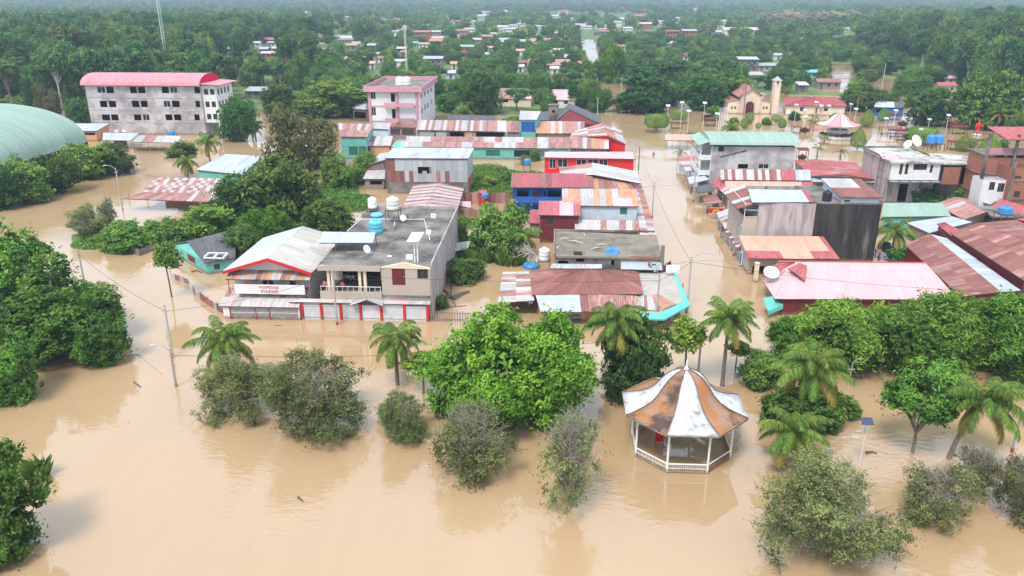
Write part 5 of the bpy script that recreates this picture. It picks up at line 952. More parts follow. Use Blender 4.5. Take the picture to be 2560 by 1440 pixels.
p = at(1318, 420, 2.0); q = at(1318, 432, 0); water_tank('blue tank behind the dark red roof', (q.x, q.y, 0), .8, 1.4, 'tankblue', 2.0)
# low open building and white walls north of the market
house('school', 'low white school wing with a long pink roof behind the black gable', 'school', [(1376, 250, 3.4), (1440, 251, 3.4), (1432, 224, 4.8), (1380, 224, 4.8)], 'p', 'white', f=[(1386, 252, 1395, 260, 'k'), (1410, 252, 1420, 260, 'k')], nv=1)
house('school', 'red-roofed school wing with pale streak left of the white school wing', 'school', [(1240, 247, 3.4), (1330, 248, 3.4), (1320, 222, 4.8), (1252, 220, 4.8)], 'rrrwrrpp', 'cream', f=[(1252, 249, 1270, 256, 'o'), (1285, 250, 1295, 258, 'k')], nv=1)
house('shed', 'black flat shed under the dark tree right of the hotel', 'shed', [(1118, 300, 3.2), (1185, 302, 3.2), (1180, 288, 4.0), (1122, 287, 4.0)], 'k', 'plank', nv=1)
house('shed', 'grey shed beside the black flat shed', 'shed', [(1190, 302, 3.2), (1240, 303, 3.2), (1236, 290, 4.0), (1192, 289, 4.0)], 'k', 'plank', nv=1)
# ------------------------------------------------------------------ vegetation kit
LEAF = dict(
    ficus=leafmat('bright_ficus_leaf', (0.058, 0.147, 0.015), (0.269, 0.484, 0.054)), mango=leafmat('dark_mango_leaf', (0.029, 0.088, 0.023), (0.142, 0.275, 0.059)),
    green=leafmat('mid_green_leaf', (0.054, 0.126, 0.024), (0.223, 0.376, 0.077)), lime=leafmat('lime_green_leaf', (.080, .165, .022), (0.294, 0.435, 0.077)),
    olive=leafmat('olive_grey_leaf', (.095, .125, .045), (.35, .39, .145)), brown=leafmat('brown_olive_leaf', (.080, .092, .034), (.21, .225, .080)),
    bamboo=leafmat('bamboo_leaf', (0.057, 0.132, 0.021), (0.265, 0.442, 0.067)), broad=leafmat('broad_tree_leaf', (.050, .110, .022), (.21, .36, .055)),
    forest=leafmat('rainforest_leaf', (0.038, 0.099, 0.029), (0.177, 0.306, 0.083), hue=.035), palm=leafmat('palm_leaf', (.055, .115, .020), (.20, .29, .055), .25),
    palmold=leafmat('yellowing_palm_leaf', (.17, .15, .03), (.32, .27, .065), .25), red=leafmat('red_croton_leaf', (.14, .035, .02), (.26, .09, .04)),
    cream=leafmat('cream_blossom', (.28, .25, .15), (.50, .44, .30)), grass=leafmat('tall_grass_blade', (.09, .17, .03), (.21, .32, .06)))
def unit(a): return a / np.maximum(1e-9, np.linalg.norm(a, axis=-1, keepdims=True))
def leaves(P, Nrm, size, asp, r, droop=.2, fold=.12):
    """rhombic leaves at P facing Nrm -> vertices, quads"""
    n = len(P); t_ = unit(np.cross(Nrm, r.normal(size=(n, 3)))); t_[:, 2] -= droop; t_ = unit(t_); s = unit(np.cross(t_, Nrm))
    ln = (size * r.uniform(.7, 1.3, n))[:, None]; wd = ln * asp
    up = unit(np.cross(s, t_)) * ln * fold
    V = np.stack([P - t_ * ln * .5, P + s * wd * .5 + up, P + t_ * ln * .5, P - s * wd * .5 + up], 1).reshape(-1, 3)
    return V, np.arange(4 * n).reshape(-1, 4)
def crown(seed, R_, cz, nb=12, nc=160, nl=30, cr_=.9, size=.4, asp=.5, up=.6, droop=.25, inner=.22, lowcut=-.55, flat=.75, spread=.62, brad=(.34, .5), topbias=.25, full=False, sprig=0):
    """foliage: limbs' masses -> clumps on their surface -> leaves on the clumps"""
    r = np.random.default_rng(seed); R_ = np.array(R_, float)
    d = unit(r.normal(size=(nb, 3))); d[:, 2] = d[:, 2] if full else np.abs(d[:, 2]) * 1.0 - .35; d = unit(d)
    C = d * r.uniform(.35, spread, (nb, 1)); B = r.uniform(*brad, nb)
    C = np.vstack([C, [[0, 0, .05]]]); B = np.append(B, .55)
    k = r.integers(0, nb + 1, nc * 6); dd = unit(r.normal(size=(nc * 6, 3)) + [0, 0, topbias]); p = C[k] + dd * B[k][:, None] * r.uniform(.74, 1.24, (nc * 6, 1))
    keep = p[:, 2] > lowcut
    for j in range(nb + 1): keep &= ~((np.linalg.norm(p - C[j], axis=1) < B[j] * .74) & (k != j))
    p, dd = p[keep][:nc], dd[keep][:nc]; m = len(p)
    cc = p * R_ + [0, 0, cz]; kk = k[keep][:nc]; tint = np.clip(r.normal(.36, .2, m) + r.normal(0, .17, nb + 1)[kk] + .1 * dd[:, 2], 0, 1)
    i = np.repeat(np.arange(m), nl); n = len(i); e = unit(unit(r.normal(size=(n, 3))) + dd[i] * .75 + [0, 0, .25])
    q = cc[i] + e * cr_ * r.uniform(.45, 1.05, (n, 1)) * np.array([1, 1, flat]) * r.uniform(.55, 1.45, m)[i][:, None]
    nm = unit(e * .6 + np.array([0, 0, up]) + r.normal(size=(n, 3)) * .5)
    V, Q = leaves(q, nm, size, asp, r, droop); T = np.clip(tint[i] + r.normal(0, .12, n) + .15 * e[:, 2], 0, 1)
    if sprig:                                   # loose shoots that break the outline
        k2 = r.integers(0, m, sprig); dv = unit(dd[k2] + r.normal(size=(sprig, 3)) * .45 + [0, 0, .35]); ln = r.uniform(.6, 1.9, sprig) * cr_; nq = 7
        f_ = np.tile(np.linspace(.25, 1, nq), sprig); ii = np.repeat(np.arange(sprig), nq)
        q2 = cc[k2][ii] + dv[ii] * (ln[ii] * f_)[:, None] * 1.25 + r.normal(size=(sprig * nq, 3)) * size * .35 - np.stack([0 * f_, 0 * f_, .25 * ln[ii] * f_ ** 2], -1)
        V2, Q2 = leaves(q2, unit(np.array([0, 0, up]) + r.normal(size=q2.shape) * .6 + dv[ii] * .3), size * .95, asp, r, droop)
        Q = np.vstack([Q, Q2 + len(V)]); V = np.vstack([V, V2]); T = np.append(T, np.clip(tint[k2][ii] + .12 + r.normal(0, .12, len(ii)), 0, 1))
    ni = int(n * inner)
    if ni:
        k = r.integers(0, nb + 1, ni); e = unit(r.normal(size=(ni, 3))); q = (C[k] + e * B[k][:, None] * r.uniform(.55, .85, (ni, 1)))
        q = q[q[:, 2] > lowcut]; e = e[:len(q)]
        V2, Q2 = leaves(q * R_ + [0, 0, cz], unit(e + r.normal(size=e.shape) * .5), size * 1.7, asp * 1.2, r, droop)
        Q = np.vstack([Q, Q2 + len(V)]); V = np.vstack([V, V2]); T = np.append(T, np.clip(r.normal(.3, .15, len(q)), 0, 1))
    return V, Q, T, C * R_ + [0, 0, cz]
def trunk_mb(H, C, rad, seed, n=7, fork=.45, nl=9):
    r = random.Random(seed); mb = MB(); zf = fork
    bend = (r.uniform(-.25, .25), r.uniform(-.25, .25)); F = (bend[0], bend[1], zf)
    mb.tube([(0, 0, -1.2), (bend[0] * .5, bend[1] * .4, zf * .5), F], [rad * 1.25, rad, rad * .85], n)
    for c in list(C)[:nl]:
        m_ = (lerp(F[0], c[0], .5) + r.uniform(-.2, .2), lerp(F[1], c[1], .5) + r.uniform(-.2, .2), lerp(F[2], c[2], .62))
        mb.tube([F, m_, tuple(c)], [rad * .6, rad * .4, rad * .15], 5)
    return mb
PROTO = {}
def proto(kind, leaf, W_, H, crown_kw, rad=.3, fork=None, bark='bark', twigs=0, shift=1.):
    """a tree 'W_' wide and 'H' high, standing out of sight range until copied; returns (crown mesh, trunk mesh)"""
    R_ = crown_kw.pop('R'); cz = crown_kw.pop('cz'); V, Q, T, C = crown(crown_kw.pop('seed'), R_, cz, **crown_kw)
    shf = crown_kw.pop('shift', 1) if False else shift
    if crown_kw.get('full'):                    # flooded to the crown: the lowest leaves hang at the water
        sh = (np.percentile(V[:, 2], 4) - .03 * V[:, 2].max()) * shf; V[:, 2] -= sh; C[:, 2] -= sh
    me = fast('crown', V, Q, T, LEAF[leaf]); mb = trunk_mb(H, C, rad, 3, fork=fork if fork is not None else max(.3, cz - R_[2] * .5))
    if twigs:
        r = random.Random(5)
        for _ in range(twigs):
            a = r.uniform(0, 6.28); e = r.uniform(.3, 1.5); l = r.uniform(.5, 1.05); s = Vector((r.uniform(-.3, .3) * R_[0], r.uniform(-.3, .3) * R_[1], cz * .5))
            t_ = Vector((math.cos(a) * math.cos(e) * R_[0] * l, math.sin(a) * math.cos(e) * R_[1] * l, cz + math.sin(e) * R_[2] * l * .95)); m_ = (s + t_) / 2 + Vector((r.uniform(-.3, .3), r.uniform(-.3, .3), .2))
            mb.tube([s, m_, t_], [.03, .018, .006], 3, False)
            for _k in range(4):
                q = lerp(m_, t_, r.uniform(.2, .9)); mb.tube([q, q + Vector((r.uniform(-.7, .7), r.uniform(-.7, .7), r.uniform(.1, .7)))], [.01, .005], 3, False)
    tm = bpy.data.meshes.new('trunk'); tm.from_pydata(mb.v, [], mb.f); tm.materials.append(M[bark])
    top = float(V[:, 2].max()); wid = float((np.percentile(V[:, 0], 99.5) - np.percentile(V[:, 0], .5)))
    PROTO[kind] = (me, tm, wid, top)
proto('ficus', 'ficus', 16, 13, dict(seed=11, R=(8, 7, 6.4), cz=5.2, full=True, sprig=900, nb=26, nc=760, nl=52, cr_=.85, size=.38, asp=.48, up=.5, droop=.35, brad=(.17, .28), spread=.8, lowcut=-.9), .5, 2.4)
proto('ficus_dark', 'mango', 9, 10, dict(seed=12, full=True, R=(4.6, 4.4, 4.8), cz=3.8, nb=14, nc=300, nl=34, cr_=.7, size=.36, asp=.42, up=.3, droop=.6, brad=(.26, .4), lowcut=-.9), .35, 1.6)
for i in range(2): proto('bamboo%d' % i, 'bamboo', 9, 9, dict(seed=20 + i, full=True, R=(4.8, 3.8, 5.0), cz=4.3, sprig=1500, nb=18, nc=460, nl=34, cr_=.78, size=.5, asp=.26, up=.3, droop=.55, brad=(.22, .36), spread=.72, lowcut=-.7), .22, 2.6, shift=.2)
for i in range(2): proto('shrub%d' % i, 'olive', 9, 7, dict(seed=30 + i, full=True, R=(4.4, 3.9, 3.4), cz=2.2, sprig=1500, nb=26, nc=470, nl=34, cr_=.5, size=.19, asp=.34, up=.25, droop=.15, brad=(.15, .27), spread=.85, lowcut=-.95, inner=.1), .12, .3, 'twigbark', twigs=150)
proto('thin_shrub', 'olive', 6, 6, dict(seed=34, full=True, R=(2.8, 2.4, 2.6), cz=2.0, sprig=420, nb=16, nc=210, nl=22, cr_=.45, size=.2, asp=.34, up=.2, droop=.1, brad=(.2, .34), spread=.8, lowcut=-1, inner=.08), .08, .2, 'twigbark', 170)
proto('bare_shrub', 'olive', 5, 5, dict(seed=35, full=True, R=(2.4, 2.2, 2.8), cz=2.2, sprig=420, nb=14, nc=130, nl=12, cr_=.42, size=.19, asp=.36, up=.2, droop=.1, brad=(.18, .32), spread=.85, lowcut=-1, inner=.03), .06, .2, 'twigbark', 240)
for i in range(2): proto('broad%d' % i, 'broad', 14, 16, dict(seed=40 + i, full=True, R=(6.6, 6.0, 7.4), cz=7.0, sprig=520, nb=32, nc=480, nl=36, cr_=.9, size=.55, asp=.46, up=.65, droop=.3, brad=(.15, .27), spread=.92, lowcut=-.95, inner=.15), .38, 4.0, 'palebark')
proto('tiered', 'broad', 9, 12, dict(seed=46, R=(4.8, 4.5, 5.2), cz=6.6, nb=12, nc=230, nl=34, cr_=.8, size=.46, asp=.46, up=.9, droop=.25, flat=.5, brad=(.16, .25), spread=.95, lowcut=-.95, inner=.12, sprig=160), .2, 2.2)
proto('sapling', 'lime', 3.2, 5, dict(seed=50, R=(1.7, 1.6, 1.5), cz=4.0, nb=8, nc=60, nl=22, cr_=.45, size=.32, asp=.45, up=.6, droop=.3, brad=(.28, .45)), .09, 2.8)
for i in range(3): proto('mango%d' % i, 'mango', 11, 11, dict(seed=60 + i, full=True, R=(5.4, 5.2, 5.2), cz=5.0, sprig=160, nb=16, nc=260, nl=26, cr_=.95, size=.5, asp=.5, up=.5, droop=.35, brad=(.28, .42), lowcut=-.8), .35, 2)
for i in range(3): proto('green%d' % i, 'green', 11, 11, dict(seed=70 + i, full=True, R=(5.6, 5.0, 5.0), cz=5.0, sprig=220, nb=18, nc=290, nl=24, cr_=.9, size=.58, asp=.48, up=.6, droop=.3, brad=(.22, .38), spread=.75), .3, 2.6)
for i in range(2): proto('lime%d' % i, 'lime', 9, 8, dict(seed=80 + i, full=True, R=(4.6, 4.2, 4.0), cz=3.9, sprig=220, nb=16, nc=270, nl=24, cr_=.8, size=.52, asp=.46, up=.6, droop=.35, brad=(.22, .38), spread=.72), .25, 1.5)
proto('brown0', 'brown', 13, 12, dict(seed=85, full=True, R=(6.4, 5.6, 5.6), cz=5.4, sprig=300, nb=18, nc=330, nl=22, cr_=.85, size=.48, asp=.44, up=.4, droop=.3, brad=(.22, .36), spread=.75, lowcut=-.85), .35, 2)
for i in range(2): proto('umbrella%d' % i, 'forest', 14, 12, dict(seed=90 + i, R=(7, 6.5, 3.8), cz=8.0, nb=16, nc=210, nl=18, cr_=1.0, size=.62, asp=.5, up=1.2, droop=.1, flat=.35, brad=(.2, .34), spread=.85, lowcut=-.5, topbias=.8), .32, 3.6)
for i in range(4): proto('forest%d' % i, 'forest', 12, 18, dict(seed=100 + i, R=(6.0, 5.8, 5.6 + .5 * i), cz=12.0, nb=13, nc=150, nl=15, cr_=1.15, size=.85, asp=.55, up=.6, droop=.25, brad=(.26, .42), spread=.75, lowcut=-.75), .33, 6.5, 'palebark')
for i in range(4): proto('clump%d' % i, ('forest', 'green', 'green', 'lime')[i], 12, 12, dict(seed=110 + i, R=(6.5, 6.3, 5.4), cz=6.2, nb=10, nc=70, nl=10, cr_=1.6, size=1.5, asp=.6, up=.6, droop=.2, brad=(.3, .46), spread=.7, lowcut=-.9), .4, 2)
proto('blossom', 'cream', 14, 12, dict(seed=130, R=(7, 6.5, 4.8), cz=7, nb=13, nc=90, nl=13, cr_=1.4, size=1.1, asp=.6, up=.6, brad=(.26, .42)), .3, 3)
proto('croton', 'red', 2, 1.5, dict(seed=140, R=(1.1, 1.0, .8), cz=.8, nb=6, nc=50, nl=16, cr_=.26, size=.28, asp=.4, up=.5, lowcut=-1), .05, .1)
def clipped(kind, leaf, prof, seed, box=False, n=5200, size=.2):
    """a hedge plant cut to shape: a dense shell of small leaves on a turned (or squared) profile"""
    r = np.random.default_rng(seed); pr = np.array(prof, float); d = np.r_[0, np.cumsum(np.hypot(*np.diff(pr, axis=0).T) * (pr[:-1, 0] + pr[1:, 0] + .15))]
    t_ = r.random(n) * d[-1]; rr = np.interp(t_, d, pr[:, 0]); zz = np.interp(t_, d, pr[:, 1]); a = r.uniform(0, 6.283, n)
    if box: rr = rr / np.maximum(np.abs(np.cos(a)), np.abs(np.sin(a))) ** .75
    rr = rr * (1 + .05 * np.sin(a * 5 + zz * 3) + r.normal(0, .045, n)); P = np.stack([rr * np.cos(a), rr * np.sin(a), zz + r.normal(0, .05, n)], -1)
    zc = pr[:, 1].mean(); nm = unit(P - [0, 0, zc]) + r.normal(size=P.shape) * .45; V, Q = leaves(P, unit(nm), size, .55, r, .1)
    me = fast('crown', V, Q, np.clip(r.normal(.5, .22, n), 0, 1), LEAF[leaf]); mb = MB().tube([(0, 0, -1.2), (0, 0, zc)], .14, 6); tm = bpy.data.meshes.new('trunk'); tm.from_pydata(mb.v, [], mb.f); tm.materials.append(M['bark'])
    PROTO[kind] = (me, tm, float(np.ptp(V[:, 0])), float(V[:, 2].max()))
clipped('topiary_ball', 'lime', [(.2, .35), (1.2, .5), (1.85, 1.2), (2.0, 2.0), (1.75, 2.9), (1.1, 3.6), (.05, 3.9)], 120)
clipped('topiary_cone', 'lime', [(.2, .5), (1.3, .6), (1.9, 1.3), (1.95, 2.1), (1.5, 3.3), (.8, 4.4), (.05, 5.0)], 121)
clipped('topiary_block', 'lime', [(.2, .9), (1.5, 1.0), (1.9, 1.3), (1.95, 2.6), (1.8, 3.0), (.05, 3.15)], 122, True)
AUTO = []      # things that get their label once all are placed: (object, description, image x)
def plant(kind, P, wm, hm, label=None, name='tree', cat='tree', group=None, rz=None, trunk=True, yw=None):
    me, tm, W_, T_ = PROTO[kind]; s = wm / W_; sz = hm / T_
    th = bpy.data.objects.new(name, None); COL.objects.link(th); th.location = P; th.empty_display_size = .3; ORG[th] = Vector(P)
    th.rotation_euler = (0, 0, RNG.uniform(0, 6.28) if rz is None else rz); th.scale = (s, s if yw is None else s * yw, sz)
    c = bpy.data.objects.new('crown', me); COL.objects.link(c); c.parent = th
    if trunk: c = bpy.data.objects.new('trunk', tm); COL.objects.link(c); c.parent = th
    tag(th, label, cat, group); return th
def tree(kind, x, yb, yt, w_, label=None, name='tree', cat='tree', group=None, z=0., rz=None, auto=None, yw=None):
    """a tree whose foot is at image (x, yb), top at yt, w_ pixels wide"""
    P = at(x, yb, z); hm = on_v(x, yt, P.y)[1] - z; k = on_v(x + w_ / 2, (yb + yt) / 2, P.y)[0] - on_v(x - w_ / 2, (yb + yt) / 2, P.y)[0]
    t_ = plant(kind, P, k, max(.5, hm), label, name, cat, group, rz, yw=yw)
    if auto: AUTO.append((t_, auto, x, yb))
    return t_
# ------------------------------------------------------------------ palms: each frond is its own part
def frond(L_, el, seed, leaf, nlf=46, wid=.12):
    r = random.Random(seed); pts = []; p = Vector((0, 0, 0)); a = el; n = 9
    for i in range(n + 1): pts.append(p.copy()); p = p + Vector((math.cos(a), 0, math.sin(a))) * L_ / n; a -= (1.0 + .5 * (el > .6)) * 1.6 / n * (.5 + i / n)
    mb = MB().tube(pts, [.05 * (1 - .85 * i / n) for i in range(n + 1)], 4, False)
    for i in range(nlf):
        t_ = .12 + .88 * i / (nlf - 1); f = t_ * n; k = min(n - 1, int(f)); q = lerp(pts[k], pts[k + 1], f - k); d = (pts[k + 1] - pts[k]).normalized()
        for s in (-1, 1):
            ll = L_ * .24 * math.sin(math.pi * min(1, .12 + t_ * .86)) ** .6 * r.uniform(.85, 1.1); o = Vector((0, s, 0)) * .8 + d * .55 + Vector((0, 0, -.35 - .35 * r.random())); o.normalize()
            m_ = q + o * ll * .5; e = q + o * ll + Vector((0, 0, -ll * .32)); w_ = d * wid * .5 * L_ / 4.5
            b = len(mb.v); mb.v += [tuple(q - w_ * .6), tuple(q + w_ * .6), tuple(m_ + w_), tuple(m_ - w_), tuple(e)]; mb.f += [(b, b + 1, b + 2, b + 3), (b + 3, b + 2, b + 4)]
    me = bpy.data.meshes.new('frond'); me.from_pydata(mb.v, [], mb.f); at_ = me.attributes.new('tint', 'FLOAT', 'FACE'); at_.data.foreach_set('value', [r.random() for _ in me.polygons]); me.materials.append(LEAF[leaf]); return me
FR = [frond(4.6, e, k, lf) for k, (e, lf) in enumerate(((1.25, 'palm'), (1.0, 'palm'), (.75, 'palm'), (.5, 'palm'), (.25, 'palm'), (0., 'palm'), (-.35, 'palmold'), (-.75, 'palmold')))]
FRS = [frond(4.6, e, 20 + k, lf, 13, .2) for k, (e, lf) in enumerate(((1.1, 'palm'), (.6, 'palm'), (.2, 'palm'), (-.3, 'palmold')))]
TRK = None
def palm(x, yb, yc, label=None, L_=4.6, n=20, z=0., group=None, small=False, lean=(0, 0), auto=None, name='palm_tree'):
    """coconut palm, foot at (x, yb), crown heart at image row yc"""
    P = at(x, yb, z); hm = on_v(x, yc, P.y)[1] - z; th = thing(name, label, 'palm', P, group); r = random.Random(int(x * 7 + yb))
    top = Vector((lean[0], lean[1], hm)); mb = MB(); m_ = 9
    mb.tube([lerp(Vector((0, 0, -1)), top, i / m_) + Vector((lean[0] * -.25 * math.sin(math.pi * i / m_), 0, 0)) for i in range(m_ + 1)], [.2 * (1.2 - .5 * i / m_) * (1 + .08 * (i % 2)) for i in range(m_ + 1)], 8)
    tm = bpy.data.meshes.new('trunk'); tm.from_pydata(mb.v, [], mb.f); tm.materials.append(M['bark']); link('trunk', tm, th)
    dp = r.uniform(-.12, .3); src = FRS if small else FR; n = n if not small else max(9, n // 2)
    for i in range(n):
        o = link('frond', src[int(i / n * len(src))], th); o.location = top + Vector((0, 0, r.uniform(-.15, .1))); s = L_ / 4.6 * r.uniform(.85, 1.1)
        o.rotation_euler = (r.uniform(-.3, .3), dp + r.uniform(-.2, .22), i * 2.399 + r.uniform(-.25, .25)); o.scale = (s, s, s)
    if not small:
        nb_ = MB()
        for k in range(5): a = k * 1.256; nb_.lathe((top.x + .28 * math.cos(a), top.y + .28 * math.sin(a), top.z - .55), [(.02, 0), (.13, .08), (.15, .2), (.08, .3)], 7)
        tag(put('coconut_cluster', MB(), None, th) if False else link('coconuts', _mesh('coconuts', nb_, M['wood']), th), kind='stuff')
    if auto: AUTO.append((th, auto, x, yb))
    return th
def _mesh(name, mb, m_):
    me = bpy.data.meshes.new(name); me.from_pydata(mb.v, [], mb.f); me.materials.append(m_); return me
# ------------------------------------------------------------------ foreground trees
tree('ficus', 1280, 1035, 772, 375, 'big bright green ficus tree in the middle of the flooded park', rz=.4)
tree('ficus_dark', 1572, 985, 775, 185, 'dark drooping tree right of the big ficus', rz=1.)
tree('shrub0', 600, 1030, 868, 212, 'olive shrub in front of the leftmost park palm', 'shrub', 'shrub')
tree('shrub1', 785, 1062, 880, 268, 'wide olive shrub between the park palms', 'shrub', 'shrub')
tree('shrub1', 1005, 1092, 978, 128, 'small grey-green shrub left of the big ficus foot', 'shrub', 'shrub', rz=2.)
tree('thin_shrub', 1183, 1178, 1005, 215, 'twiggy olive shrub below the big ficus', 'shrub', 'shrub')
tree('bare_shrub', 1425, 1272, 1050, 165, 'half-bare twiggy shrub left of the bandstand', 'shrub', 'shrub')
tree('shrub0', 2052, 1380, 1125, 355, 'largest olive shrub in the lower right corner', 'shrub', 'shrub', rz=3.)
tree('thin_shrub', 2335, 1300, 1150, 205, 'half-bare grey shrub right of the largest shrub', 'shrub', 'shrub', rz=1.1)
tree('bare_shrub', 2440, 1235, 1130, 130, 'sparse leafy twigs behind the half-bare grey shrub', 'shrub', 'shrub')
tree('thin_shrub', 2545, 1295, 1125, 150, 'dark olive shrub cut by the right photo edge', 'shrub', 'shrub', rz=2.2)
for k, (x, yb, yt, w_, lab) in enumerate(((1985, 900, 778, 150, 'leftmost feathery bamboo-like tree of the hedge before the pink roof'), (2078, 915, 730, 215, 'second feathery tree of the hedge before the pink roof'), (2185, 900, 752, 165, 'third feathery tree of the hedge before the pink roof'),
                                          (2300, 925, 722, 250, 'fourth feathery tree of the hedge before the pink roof'), (2430, 905, 742, 180, 'fifth feathery tree of the hedge before the warehouses'), (2535, 935, 720, 240, 'last feathery tree of the hedge at the photo edge'))):
    tree('bamboo%d' % (k % 2), x, yb, yt, w_, lab, group='hedge of feathery trees', rz=k * 1.3)
tree('tiered', 2282, 1130, 893, 215, 'tree with tiers of broad shiny leaves left of the rightmost park palm', rz=.7)
tree('green1', 2010, 1062, 945, 190, 'leafy bush around the palm right of the bandstand', 'bush', 'bush')
tree('green0', 1905, 960, 880, 110, 'small leafy tree behind the bandstand roof', rz=2.)
tree('lime0', 2095, 1035, 975, 95, 'light green spray of leaves right of the bandstand palm', 'bush', 'bush')
tree('sapling', 1712, 960, 788, 95, 'slim sapling rising behind the bandstand finial')
tree('sapling', 1058, 985, 880, 95, 'slim sapling between the palm and the big ficus', rz=2.5)
tree('sapling', 430, 742, 602, 64, 'round-headed sapling standing in the flooded road')
tree('sapling', 1838, 925, 850, 60, 'thin sapling beside the palm behind the bandstand', rz=1.7)
for x, yb, yt, w_, lab, k in ((140, 875, 640, 270, 'tall broad-leaved tree at the left photo edge, nearest the road', 0), (15, 820, 515, 260, 'tallest broad-leaved tree cut by the left photo edge', 1), (25, 1000, 800, 165, 'broad-leaved tree drooping low over the water at the left edge', 1), (250, 905, 735, 130, 'lower dark branch tree right of the broad-leaved trees', 0)):
    tree('broad%d' % k, x, yb, yt, w_, lab, rz=k + x * .01)
tree('broad1', 2, 1385, 1090, 250, 'broad-leaved tree in the lower left corner', rz=4.)
tree('mango2', 235, 800, 695, 105, 'dark feathery tree behind the left broad-leaved trees', rz=4.)
palm(575, 975, 850, 'leftmost park palm above the olive shrub', 4.2, 26)
palm(994, 962, 838, 'park palm left of the big ficus', 3.7, 26)
palm(1017, 918, 870, 'small palm behind the palm left of the ficus', 3., 14, small=True)
palm(1530, 985, 802, 'tall palm between the ficus and the bandstand', 4.1, 28)
palm(1805, 965, 800, 'tall yellowing palm behind the bandstand', 4.0, 28)
palm(1995, 1070, 915, 'large palm right of the bandstand', 4.3, 30, lean=(.4, 0))
palm(1975, 1165, 1075, 'palm rising out of the largest shrub', 3.7, 24)
palm(2370, 1145, 990, 'rightmost park palm with a leaning trunk', 4.5, 28, lean=(1.7, -.5))
# ------------------------------------------------------------------ town trees
for a in (('green2', 60, 502, 388, 130, 'first bushy tree from the left along the green hall'), ('mango1', 140, 480, 380, 130, 'second bushy tree along the green hall'), ('lime0', 215, 442, 350, 130, 'lime green bushy tree at the hall corner'), ('mango2', 285, 434, 348, 100, 'dark bushy tree at the right end of the hall row'), ('mango0', 12, 520, 410, 110, 'dark bushy tree at the photo edge below the green hall'),
          ('mango1', 603, 352, 232, 98, 'dark tree right of the grey block'), ('brown0', 765, 425, 256, 175, 'large brownish tree before the pink hotel'), ('green2', 700, 548, 382, 200, 'large dense green tree in the middle garden'), ('mango2', 605, 545, 425, 130, 'dark shaggy tree left of the dense garden tree'),
          ('green0', 825, 578, 488, 105, 'rounded green tree left of the flat roof tanks'), ('ficus', 665, 592, 508, 105, 'upright bright green tree above the guest house roof'), ('mango0', 606, 645, 560, 88, 'small dark green tree beside the teal cottage'), ('lime1', 515, 595, 498, 135, 'yellowish bush below the grid-patched red roof'),
          ('green1', 400, 600, 545, 85, 'small green bush in the left garden'), ('lime0', 320, 618, 548, 130, 'bright green low bush in the left garden'), ('olive_', 222, 588, 505, 95, 'olive bush at the left end of the garden'), ('thin', 275, 575, 490, 50, 'thin grey shrub in the left garden'),
          ('lime1', 850, 470, 372, 80, 'light green tree with loose branches before the metal barn'), ('green0', 920, 455, 372, 75, 'loose-branched tree by the left lean-to of the barn'), ('green1', 1245, 632, 500, 135, 'bushy tree in the yard left of the boarded house'), ('lime0', 1135, 615, 525, 70, 'bush against the right wall of the concrete house'),
          ('green2', 1165, 700, 640, 90, 'shrub in the water right of the concrete house'), ('green0', 1098, 770, 738, 45, 'small shrub at the right end of the red gate posts'), ('mango1', 1200, 285, 165, 105, 'tall dark tree right of the pink hotel'), ('mango2', 2298, 502, 440, 95, 'round clipped tree before the white house'),
          ('green1', 2395, 510, 462, 75, 'small bush below the dark brick wing'), ('green0', 2255, 655, 616, 72, 'small bush beside the tank stand'), ('mango0', 2312, 312, 212, 122, 'big round dark mango tree in the plaza'), ('mango1', 1745, 275, 178, 130, 'round dark tree left of the church'), ('green2', 1800, 270, 180, 95, 'green tree just left of the church palm'),
          ('umbrella0', 1600, 272, 165, 130, 'tiered dark tree at the head of the side street'), ('mango2', 1598, 280, 208, 135, 'dark tree with low branches at the head of the side street'), ('mango0', 1660, 262, 200, 90, 'dark tree right of the tiered street tree'), ('umbrella1', 1640, 215, 150, 130, 'tiered tree behind the one at the head of the street'), ('mango0', 1795, 205, 138, 100, 'dark dense tree behind the plaza trees'), ('mango2', 1690, 215, 142, 100, 'dark tree left of the dense plaza trees'),
          ('mango1', 1500, 280, 212, 62, 'dark tree at the street end beside the black gable'), ('green1', 1445, 270, 214, 55, 'green tree behind the black gable'), ('green0', 1360, 262, 215, 48, 'small tree before the long pink roof'), ('lime1', 1300, 252, 228, 40, 'small light green tree by the red-roofed school wing'), ('ficus', 1522, 205, 105, 90, 'tall rounded green tree beyond the side street'),
          ('green2', 2465, 320, 165, 150, 'large green tree at the right of the plaza'), ('mango2', 2150, 275, 200, 110, 'dark trees mass behind the maroon hip roof'), ('lime1', 830, 290, 190, 170, 'wide light green tree left of the pink hotel'), ('ficus', 808, 205, 135, 85, 'bright dense round tree behind the light green one'), ('lime0', 900, 255, 185, 120, 'light green tree touching the hotel roof'),
          ('mango0', 700, 290, 205, 85, 'dark green tree left of the light green trees'), ('lime1', 70, 250, 195, 90, 'bright green tree behind the hall'), ('brown0', 125, 285, 205, 60, 'reddish brown tree behind the hall'), ('mango1', 200, 310, 240, 60, 'dark palm-like tree at the left foot of the grey block'), ('brown0', 500, 185, 150, 80, 'yellow-brown tree behind the grey block roof'), ('green1', 1155, 125 + 170, 262, 50, 'small bush by the black flat shed')):
    k = {'olive_': 'shrub0', 'thin': 'thin_shrub'}.get(a[0], a[0]); nm = 'bush' if 'bush' in a[5] else 'shrub' if 'shrub' in a[5] else 'tree'
    tree(k, *a[1:5], a[5], nm, nm)
    p = at(a[1], a[2]); FOOT.append((p.x, p.y, 4))
